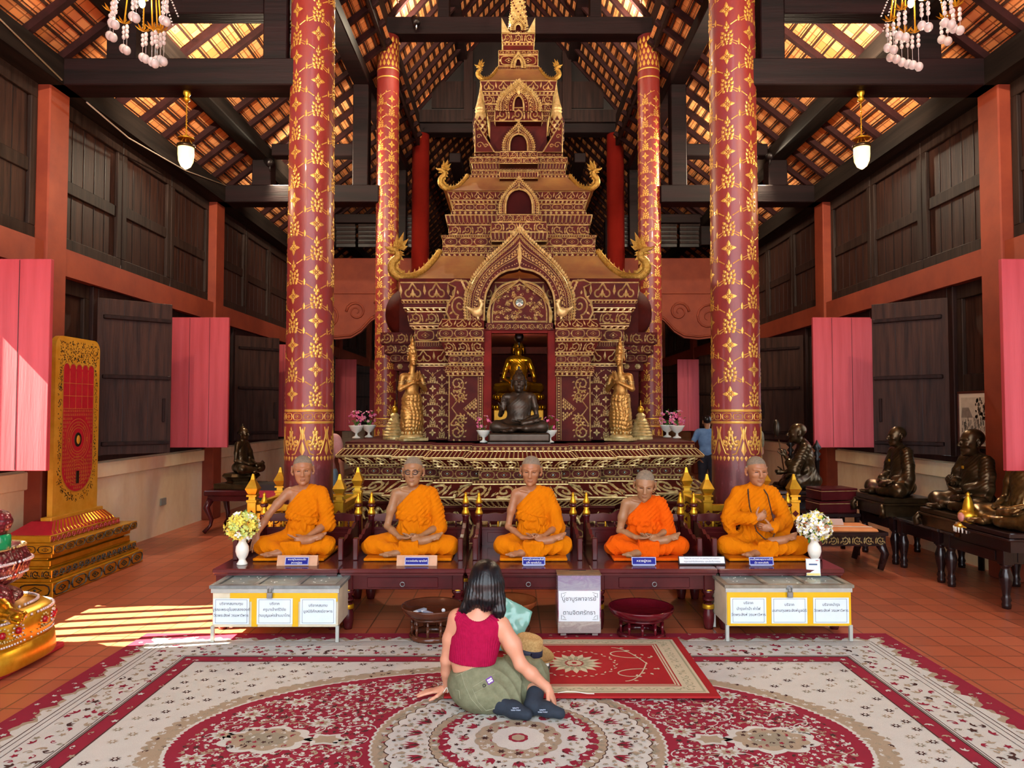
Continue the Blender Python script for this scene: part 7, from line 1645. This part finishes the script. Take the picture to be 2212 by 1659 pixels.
# black scrolls on the gold border
orn = Orn(); r_ = random.Random(4)
for _ in range(2600):
    y, z = r_.uniform(ya+.03, yb_-.03), r_.uniform(zb+.06, zt-.05)
    ins = (y0-.015 < y < y1+.015 and zb+.22+rr*.9 < z < zt_+.02) or (((y-cy)/(rr+.01))**2+((z-zb-.22-rr*.95)/(rr))**2 < 1.08 and z < zb+.22+rr)
    dd = min(y-y0, y1-y)
    if ins or (z < zb+.22+rr and not ((y-cy)**2/((rr+.07)**2)+(z-zb-.22-rr*.95)**2/((rr+.07)**2) < 1.05)) or abs(y-cy) > rr+.06: continue
    a = r_.uniform(0, 6.28); orn.leaf(y, z, a, .026, .008, .0006)
V = np.array(orn.v); b.add(np.stack([X0+V[:,2], V[:,0], V[:,1]], 1), orn.f, 2)
b.ball((.002, cy, zc), (.006,.06,.07), 2, 14, 8); b.ball((.004, cy, zc), (.008,.035,.045), 0, 12, 8); b.box(.0, .008, cy-.02, cy+.02, zc-.42, zc-.30, 2)
b.build('panel_board', [M['goldp'], M['panred'], M['blackln'], mat('gold_line', 'c8953c', None, rough=.4, metal=.5)], t)
def t_jewel():
    t = NT('beaded_crimson_cloth'); v = t.vor(42); c = t.ramp(v, [(.0, H('efe2e2')), (.16, H('d8b8bc')), (.24, H('7a1224')), (.6, H('4e0814'))]); t.set(color=c, rough=.3, metal=t.ramp(v, [(.16, (.6,)*3), (.26, (0,)*3)])); t.bump(v, .8, .006); return t.m
# ---- jewelled statue cut off at the left edge
t = thing('jewelled_statue', 'beaded crimson and gold seated statue cut off by the left picture edge', 'statue', (-3.55, 4.62, 0), 0); x0 = -3.55; M['jewel'] = t_jewel(); M['rhine'] = mat('rhinestone', 'c8b4b4', 'f0e4e4', 80, .15, .5); M['ruby'] = mat('ruby_glass', '8a0a18', 'c01828', 10, .08); M['polg'] = M['polgold']
cx_, cy_ = -.05, -.05
def rim(mb, rx, ry, z, pitch, r, m, ph=0):
    n = int(2*pi*max(rx, ry)/pitch)
    for k in range(n): a = 2*pi*k/n+ph; mb.ball((rx*math.copysign(abs(cos(a))**.6, cos(a)), ry*math.copysign(abs(sin(a))**.6, sin(a)), z), r, m, 6, 4)
def sup(mb, prof, ry, m, n=48, sm=True):
    V = []; 
    for r__, z in prof:
        for k in range(n): a = 2*pi*k/n; V.append((r__*math.copysign(abs(cos(a))**.6, cos(a)), r__*ry*math.copysign(abs(sin(a))**.6, sin(a)), z))
    F = [(i*n+j, i*n+(j+1)%n, (i+1)*n+(j+1)%n, (i+1)*n+j) for i in range(len(prof)-1) for j in range(n)]+[tuple((len(prof)-1)*n+j for j in range(n))]; mb.add(V, F, m, sm)
b = MB(); sup(b, [(.56,.03),(.57,.05),(.56,.16),(.54,.17)], .8, 0); b.build('gold_plinth', M['goldb'], t)
b = MB(); sup(b, [(.54,.17),(.55,.19),(.545,.33),(.53,.34),(.50,.36)], .8, 0); rim(b, .55, .44, .19, .022, .008, 1); rim(b, .55, .44, .33, .02, .010, 1); rim(b, .553, .443, .22, .022, .006, 2)
n = 26
for k in range(n):
    a = 2*pi*(k+.5)/n; px_, py_ = .555*math.copysign(abs(cos(a))**.6, cos(a)), .444*math.copysign(abs(sin(a))**.6, sin(a)); b.ball((px_, py_, .265), (.020,.020,.022), 3, 8, 6)
    for q in range(10): aa = q*.628; d = np.array([-sin(a), cos(a), 0]); b.ball(np.array([px_, py_, .265])+d*.042*cos(aa)+np.array([0,0,.038*sin(aa)]), .0075, 1 if k%2 else 2, 6, 4)
b.build('jewel_band', [M['goldb'], M['rhine'], M['gold'], M['ruby']], t)
S = SDF(); S.chain([(.05,.0,.46), (.40,-.16,.44)], [.15,.11], .04); S.cone((.40,-.16,.43), (.1,-.30,.42), .11, .07, .04); S.ell((.0,.0,.42), (.44,.34,.07), .03); S.chain([(-.05,.02,.45),(-.4,-.1,.44)], [.15,.12], .04)
sdobj('dress', S, [M['jewel']], t, .008, fold=lambda V: .004*np.abs(np.sin(V[:,0]*60))*np.abs(np.sin(V[:,2]*60+V[:,1]*60)))
b = MB(); rim(b, .47, .37, .375, .02, .011, 0)
for k in range(260):
    a = RNG.uniform(-1.4, 1.2); u = RNG.uniform(0, 1); px_ = .05+.35*u; c = np.array([px_, -.16*u, .46-.02*u]); rr_ = .15-.035*u; b.ball(c+rr_*np.array([.1, -cos(a)*.98, sin(a)]), .0065, k % 2, 6, 4)
for k in range(5):
    for q in range(12): u = q/11; b.ball((.12+.3*u, -.36+.03*k-.0*u, .37+.0*k), .008, 0, 6, 4)
b.build('beading', [M['rhine'], M['ruby']], t)
S = SDF(); foot(S, (.52,-.22,.40), (.9,-.35,-.1), (0,-.2,1), 1.3); S.cone((.30,-.12,.50), (.52,-.22,.41), .075, .055, .03); S.cone((.30,-.34,.36), (.5,-.36,.31), .06, .05, .03); sdobj('gold_foot', S, [M['polg']], t, .006)
b = MB(); sup(b, [(.36,.50),(.41,.53),(.45,.60),(.46,.66),(.44,.70),(.42,.74),(.36,.75)], .6, 0); rim(b, .465, .28, .655, .018, .011, 1); rim(b, .425, .256, .74, .014, .009, 2); rim(b, .44, .265, .575, .018, .008, 1)
for k in range(40): a = 2*pi*k/40; b.add([(.43*cos(a-.07), .26*sin(a-.07), .55),(.43*cos(a+.07), .26*sin(a+.07), .55),(.475*cos(a), .287*sin(a), .66)], [(0,1,2)], 2 if k%2 else 3)
b.build('jewelled_skirt', [M['jewel'], M['rhine'], M['gold'], M['ruby']], t)
S = SDF(); S.ell((-.28,0,1.10), (.20,.15,.12), .03); S.cone((-.28,0,.74), (-.28,0,1.0), .14, .17, .04); S.cone((-.28,0,1.2), (-.3,0,1.3), .12, .06, .05); S.chain([(-.1,-.02,1.12), (.16,-.06,1.0), (.36,-.10,.88), (.40,-.11,.92)], [.08,.07,.07,.075], .04)
sdobj('torso', S, [M['jewel']], t, .009, fold=lambda V: .005*np.abs(np.sin(V[:,0]*70))*np.abs(np.sin(V[:,2]*70)))
b = MB(); b.lathe([(.06,.75),(.066,.76),(.066,.83),(.06,.84)], (.40, -.10, 0), 20); b.build('green_cuff', mat('green_glass', '0c6a3c', '1a9a5c', 8, .1), t)
b = MB()
for k in range(8):
    for sx in (-1, 1): pass
b.box(-.50, .52, -.40, .40, .0, .04, 0, b=.01); b.build('foot_board', M['panred'], t)
# ---- gilded railings around the two front columns
def rail_fence(px, lab):
    cx = P(px, 900, 7.0)[0]; t = thing('gilded_railing', lab, 'railing', (cx, 7.0, 0)); w = .39; GP = [M['goldb'], M['oxred']]
    for sx in (-1, 1):
        for sy in (-1, 1):
            b = MB(); x, y = sx*w, sy*w; b.box(x-.04, x+.04, y-.04, y+.04, 0, .78, 0, b=.004); orn_quad(b, ((x-.04,y-.0405,.40),(x+.04,y-.0405,.40),(x+.04,y-.0405,.78),(x-.04,y-.0405,.78)), lambda H_, p=None: o_loz(.08, .08), 1)
            for z0 in (.44,.52,.60,.68): b.add([(x-.03,y-.042,z0),(x,y-.042,z0-.03),(x+.03,y-.042,z0),(x,y-.042,z0+.03)], [(0,1,2,3)], 1)
            for (r0, z0, r1, z1) in ((.045,.78,.045,.80),(.03,.80,.028,.83),(.045,.83,.045,.845),(.03,.845,.055,.90),(.055,.90,.018,.98),(.018,.98,.008,1.03)):
                b.add([(x+a*r0,y+c*r0,z0) for a, c in ((-1,-1),(1,-1),(1,1),(-1,1))]+[(x+a*r1,y+c*r1,z1) for a, c in ((-1,-1),(1,-1),(1,1),(-1,1))], [(0,1,5,4),(1,2,6,5),(2,3,7,6),(3,0,4,7),(4,5,6,7)], 0)
            b.build('post', GP, t)
    for k in range(4):
        a = k*pi/2; T = (RT(a)[0], np.zeros(3)); b = MB(); b.box(-w+.04, w-.04, -w-.025, -w+.025, .70, .76, 0, T=T, b=.004); b.box(-w+.04, w-.04, -w-.012, -w+.012, .58, .68, 0, T=T); b.box(-w+.04, w-.04, -w-.02, -w+.02, .12, .16, 0, T=T)
        for i in range(9): x = -w+.08+i*(2*w-.16)/8; b.box(x-.012, x+.012, -w-.008, -w+.008, .16, .58, 0, T=T)
        q = [tuple(T[0]@np.array(p)) for p in ((-w+.04,-w-.013,.58),(w-.04,-w-.013,.58),(w-.04,-w-.013,.68),(-w+.04,-w-.013,.68))]; orn_quad(b, q, o_scroll, 1); b.build('rail_panel', GP, t)
rail_fence(668, 'gilded post railing around the foot of the left patterned column'); rail_fence(1590, 'gilded post railing around the foot of the right patterned column')
# ---- framed photographs, clock, speaker
def picture(x, y0, y1, z0, z1, s, label, seed):
    t = thing('framed_picture', label, 'picture', (x, (y0+y1)/2, z0)); hw, h = (y1-y0)/2, z1-z0; b = MB()
    for a0, a1, c0, c1 in ((-hw,hw,0,.025),(-hw,hw,h-.025,h),(-hw,-hw+.025,.025,h-.025),(hw-.025,hw,.025,h-.025)): b.box(-.02, .02, a0, a1, c0, c1, 0, b=.003)
    b.build('frame', mat('brown_frame', '3a1c16', '52281e', 6, .35), t); b = MB(); X0 = -s*.010
    b.box(-.012, .012, -hw+.025, hw-.025, .025, h-.025, 0); f = -s*.0135; r_ = random.Random(seed); m = .06
    pa, pb, pc, pd = -hw+m, hw-m, .10, h-.065; b.add([(f,pa,pc),(f,pb,pc),(f,pb,pd),(f,pa,pd)], [(0,1,2,3)], 1); H0 = pd-pc
    for k in range(50):       # a tree, a roof, a crowd
        y, z = r_.uniform(pa, pa+(pb-pa)*.45), pc+H0*r_.uniform(.45, .98); r0 = r_.uniform(.008, .022); b.add([(f-s*.001, y+r0*cos(a)*r_.uniform(.6,1), min(z+r0*sin(a), pd)) for a in np.linspace(0, 5.6, 8)], [tuple(range(8))], 2)
    b.add([(f-s*.0015,pa+(pb-pa)*.55,pc+H0*.5),(f-s*.0015,pb,pc+H0*.5),(f-s*.0015,pb-(pb-pa)*.05,pc+H0*.75),(f-s*.0015,pa+(pb-pa)*.7,pc+H0*.75)], [(0,1,2,3)], 3)
    for k in range(60): y, z = r_.uniform(pa+.01, pb-.01), pc+H0*r_.uniform(.12, .42); b.box(min(f-s*.002, f), max(f-s*.002, f), y-.004, y+.004, z, z+.035, r_.choice((2, 3))); b.box(min(f-s*.003, f), max(f-s*.003, f), y-.0035, y+.0035, z+.036, z+.044, 2)
    for k in range(2): b.box(min(f-s*.001, f), max(f-s*.001, f), pa+.02+.03*k, pb-.02, .062-.014*k, .066-.014*k, 2)
    b.build('print', [mat('cream_mount', 'd8cdb4', None, rough=.6), mat('sepia_light', 'b8ac94', 'cabea6', 12, .6), mat('sepia_dark', '3a332c', '5a5044', 30, .6), mat('sepia_mid', '7a6e60', '8e8272', 20, .6)], t)
picture(AX+4.60, 7.17, 7.72, 1.22, 1.80, 1, 'framed sepia photograph of a crowd on the right wall nearest the viewer', 1); picture(AX+4.60, 10.15, 10.62, 1.15, 1.72, 1, 'framed sepia photograph half hidden behind the red shutter on the right wall', 2)
picture(AX-4.60, 10.2, 10.62, 1.15, 1.72, -1, 'framed sepia photograph beyond the red shutter on the left wall', 3); picture(AX+4.58, 15.2, 15.8, 1.2, 1.9, 1, 'framed picture far back on the right wall above the man in blue', 4)
x, y, z = P(1525, 852, 14.6); t = thing('wall_clock', 'round pale clock hanging on the far right post', 'clock', (4.45, 14.7, z)); b = MB(); T = (np.array([[0,0,-1.],[0,1,0],[1,0,0]])@RT(0, rx=0)[0], np.zeros(3)); b.lathe([(.0,.0),(.16,.0),(.17,.02),(.15,.03),(.0,.03)], T=T, n=28); b.build('case', mat('clock_face', 'd8d2b8', None), t); b = MB(); b.box(-.036, -.031, -.004, .004, 0, .1); b.box(-.036, -.031, -.07, .0, -.004, .004); b.build('hand', M['black'], t)
x, y, z = P(598, 1060, 8.6); t = thing('loudspeaker', 'small black loudspeaker on the floor behind the left column', 'loudspeaker', (-2.75, 8.4, 0)); b = MB(); b.box(-.14, .14, -.12, .12, 0, .78, 0, b=.015); b.build('cabinet', M['black'], t); b = MB(); b.box(-.10, .10, -.124, -.12, .62, .70, 0); b.build('red_panel', M['panred'], t)
t = thing('wall_socket', 'small grey socket plate low on the left plaster wall', 'socket', (AX-4.655, 9.55, .42)); b = MB(); b.box(0, .02, -.07, .07, -.045, .045, 0, b=.004); b.build('plate', mat('grey_plastic', '8a8a80', None), t)
# ---- flowers, bells and stupas on the shrine ledge
def pot(px, d, zz, label, seed, sc=1.0, glass=True):
    x = P(px, 900, d)[0]; t = thing('flower_pot', label, 'flower pot', (x, d, zz)); t.scale = (sc,)*3; b = MB(); b.lathe([(.0,0),(.045,0),(.04,.012),(.014,.025),(.012,.05),(.05,.075),(.075,.12),(.08,.13),(.07,.13),(.05,.09)], n=20, cap=False); b.build('footed_bowl', M['white'], t)
    bouquet(t, (0, 0, .20), .085, [M['pfl'], M['pfl'], mat('light_pink_petal', 'f0a8cc', None, rough=.6)], 20, random.Random(seed), M['green'], 1.0)
pot(1045, 7.80, 1.262, 'pink flowers in a footed white bowl left of the dark Buddha', 1); pot(1188, 7.80, 1.262, 'pink flowers in a footed white bowl right of the dark Buddha', 2)
pot(770, 9.0, 1.262, 'pink flowers in a white pot at the far left of the shrine base', 3, 1.2); pot(797, 9.3, 1.262, 'pink flowers beside the second column left of the shrine', 4, 1.2); pot(1441, 9.3, 1.262, 'pink flowers beside the second column right of the shrine', 5, 1.2); pot(1462, 9.0, 1.262, 'pink flowers in a white pot at the far right of the shrine base', 6, 1.2)
for px, lb in ((853, 'little gilded stupa at the left end of the shrine base'), (1384, 'little gilded stupa at the right end of the shrine base')):
    x = P(px, 900, 8.7)[0]; t = thing('small_stupa', lb, 'stupa', (x, 8.7, 1.262)); b = MB(); b.lathe([(.14,0),(.14,.02)]+[(.135-.012*k+(.006 if j else 0), .03+.035*k+.017*j) for k in range(6) for j in (0,1)]+[(.05,.25),(.06,.28),(.03,.31)], n=24, sm=False); b.build('tiers', M['gold'], t); b = MB(); b.ball((0,0,.35), (.04,.04,.045)); b.lathe([(.01,.38),(.003,.46)], n=8); b.build('knob', M['goldb'], t)
# ---- other visitors
def stander(label, loc, rz, H_, top, bot, hair, arm='hip', bend=.0, short=False, sk_='skinw'):
    t = thing('person', label, 'person', loc, rz); k = H_/1.7; c_ = lambda *p: tuple(np.array(p)*k)
    sk, tp, bt = SDF(), SDF(), SDF(); B = bend
    hd = c_(0, -.02-B*.45, 1.58-B*.12); sk.cone(c_(0,-B*.3,1.42-B*.05), np.array(hd)+c_(0,.01,-.06), .05*k, .048*k, .02); head(sk, hd, Rot(0, .1+B, 0), k, old=False)
    for S, g in ((tp, .012),): S.cone(c_(-.15,-B*.3,1.38-B*.05), c_(.15,-B*.3,1.38-B*.05), (.055+g)*k, k=.03); S.ell(c_(0,-B*.2,1.22), c_(.165+g,.105+g,.2), .04); S.ell(c_(0,-B*.05,1.0), c_(.155+g,.11+g,.16), .04)
    for s in (-1, 1):
        bt.chain([c_(s*.09,0,.92), c_(s*.10,0,.5), c_(s*.11,.02,.09)] if not short else [c_(s*.09,0,.92), c_(s*.11,0,.55)], [.105*k,.075*k,.055*k] if not short else [.105*k,.09*k], .03)
        if short: sk.chain([c_(s*.11,0,.55), c_(s*.11,0,.48), c_(s*.11,.02,.09)], [.06*k,.052*k,.035*k], .02)
        foot(sk, c_(s*.11,.02,.05), (0,-1,0), (0,0,1), 1.0, s)
        Sh = c_(s*.19,-B*.3,1.36-B*.05); E = c_(s*.30,.08,1.12) if arm == 'hip' else c_(s*.24,-.02,1.08); W_ = c_(s*.17,.12,.93) if arm == 'hip' else c_(s*.23,-.12,.85)
        tp.cone(Sh, tuple((np.array(Sh)*.45+np.array(E)*.55)), .058*k, .055*k, .03); sk.chain([Sh, E, W_], [.045*k,.036*k,.024*k], .02); hand(sk, W_, (-s*.3,.3,-.9) if arm == 'hip' else (0,-.2,-1), (-s,0,0), thumb=-s, curl=.3, sz=k)
    bt.ell(c_(0,0,.93), c_(.16,.11,.1), .03)
    sdobj('body', sk, [M[sk_]], t, .008); sdobj('shirt', tp, [top], t, .009, fold=lambda V: .006*vnoise(V, 22, 3)); sdobj('trousers', bt, [bot], t, .009, fold=lambda V: .005*vnoise(V, 20, 5))
    hs = SDF(); hd = np.array(hd); hs.ell(hd+c_(0,.02,.045), c_(.082,.1,.083), .01); hs.cone(hd+c_(0,-.13,-.02), hd+c_(0,-.1,-.05), .075*k, k=.01, sub=True); sdobj('hair', hs, [hair], t, .007); return t
x = P(1528, 950, 12.6)[0]; stander('person: dark-haired man in a blue shirt, half hidden by the right column', (x, 12.6, 0), 2.9, 1.52, mat('blue_shirt', '5a7fb0', '6f95c4', 12, .8), mat('dark_trousers', '1e2230', '2a2e3c', 12, .8), M['black'], 'hip', .05, sk_='skin')
x = P(1618, 950, 9.2)[0]; stander('person: visitor in a patterned shirt mostly hidden behind the right column', (x, 9.2, 0), .5, 1.62, mat('patterned_shirt', '5a5440', '8e866a', 30, .8), mat('grey_shorts', '5e5a50', '6e6a60', 12, .8), mat('brown_hair', '3a2618', None), 'hip', 0, True)
x = P(728, 950, 8.9)[0]; stander('person: visitor in pale blue jeans shorts standing behind the left column', (-2.29, 8.9, 0), pi, 1.55, mat('pink_top', 'c8908c', 'd8a09c', 12, .8), mat('pale_denim', '7fa8c4', '98bcd4', 30, .8), M['black'], 'side', .0, True)
# ---- tray table with folded orange cloth, right side
t = thing('carved_table', 'low carved gilt-edged table with folded orange cloth between the vase and the bronze statues', 'table', (3.30, 7.55, 0)); b = MB(); b.box(-.42, .42, -.28, .40, .36, .40, 0, b=.006); b.build('top', M['blackw'], t); b = MB(); b.box(-.40, .40, -.26, .38, .26, .36, 0); orn_quad(b, ((-.40,-.26,.27),(.40,-.26,.27),(.40,-.26,.36),(-.40,-.26,.36)), o_scroll); b.build('apron', [M['blackw'], M['gold']], t)
for sx in (-1, 1):
    for yy in (-.22, .34): b = MB(); b.tube([(sx*.36, yy, .28), (sx*.41, yy, .18), (sx*.36, yy, .02)], [.05,.04,.03], 8); b.build('leg', M['blackw'], t)
b = MB(); b.add([(-.30,-.20,.0),(.34,-.24,.0),(.36,.20,.0),(-.26,.24,.0),(-.29,-.19,.022),(.33,-.23,.022),(.35,.19,.022),(-.25,.23,.022)], [(0,1,5,4),(1,2,6,5),(2,3,7,6),(3,0,4,7),(4,5,6,7)], 0); b.add([(-.28,-.06,.0235),(.34,-.12,.0235),(.345,-.08,.0235),(-.28,-.02,.0235)], [(0,1,2,3)], 1); tag(b.build('folded_cloth', [mat('pale_orange_cloth', 'e08848', 'ee9c60', 10, .8), M['paper']], loc=(3.30, 7.55, .401)), 'orange cloth with a white stripe folded on the carved table', 'cloth')
b = MB(); b.prism([(-.04,0),(.04,0),(0,.06)], -.09, .09, 0, ax='x'); tag(b.build('tent_card', mat('pinkish_card', 'd0b0a0', None, rough=.6), loc=(3.32, 7.60, .425)), 'folded pinkish tent card standing on the orange cloth', 'card')
for k, (dx, z0, rz, lb) in enumerate(((0, 0, .1, 'dark red box file beside the carved table, lower of two'), (.01, .14, .15, 'dark red box file stacked on another behind the orange cloth'))):
    b = MB(); b.box(-.22, .22, -.16, .16, 0, .13, 0, b=.006); b.box(-.221, .221, -.161, .161, .10, .105, 1); tag(b.build('box_file', [M['maroon'], M['gold']], loc=(3.62+dx, 8.35, .46+z0), rz=rz), lb, 'box')
t = thing('side_table', 'dark stand under the red box files by the right wall', 'table', (3.62, 8.35, 0)); b = MB(); b.box(-.30, .24, -.22, .22, .42, .46, 0, b=.006); b.build('top', M['blackw'], t)
for sx in (-.27, .21):
    for yy in (-.18, .18): b = MB(); b.box(sx-.02, sx+.02, yy-.02, yy+.02, 0, .42, 0); b.build('leg', M['blackw'], t)
# thin cables along the left wall plate
for k, pts in enumerate(([(-4.25,4.2,4.98),(-4.25,5.6,4.9),(-4.25,6.8,4.72)], [(-4.25,7.2,4.68),(-4.25,8.0,4.62),(-4.25,9.4,4.72),(-4.25,10.8,4.95)])):
    b = MB(); b.tube(pts, .008, 6); tag(b.build('cable', mat('pale_cable', 'a89a88', None)), 'thin pale cable sagging along the left wall plate, %s' % ('nearer the viewer' if k == 0 else 'beyond the first red post'), 'cable')
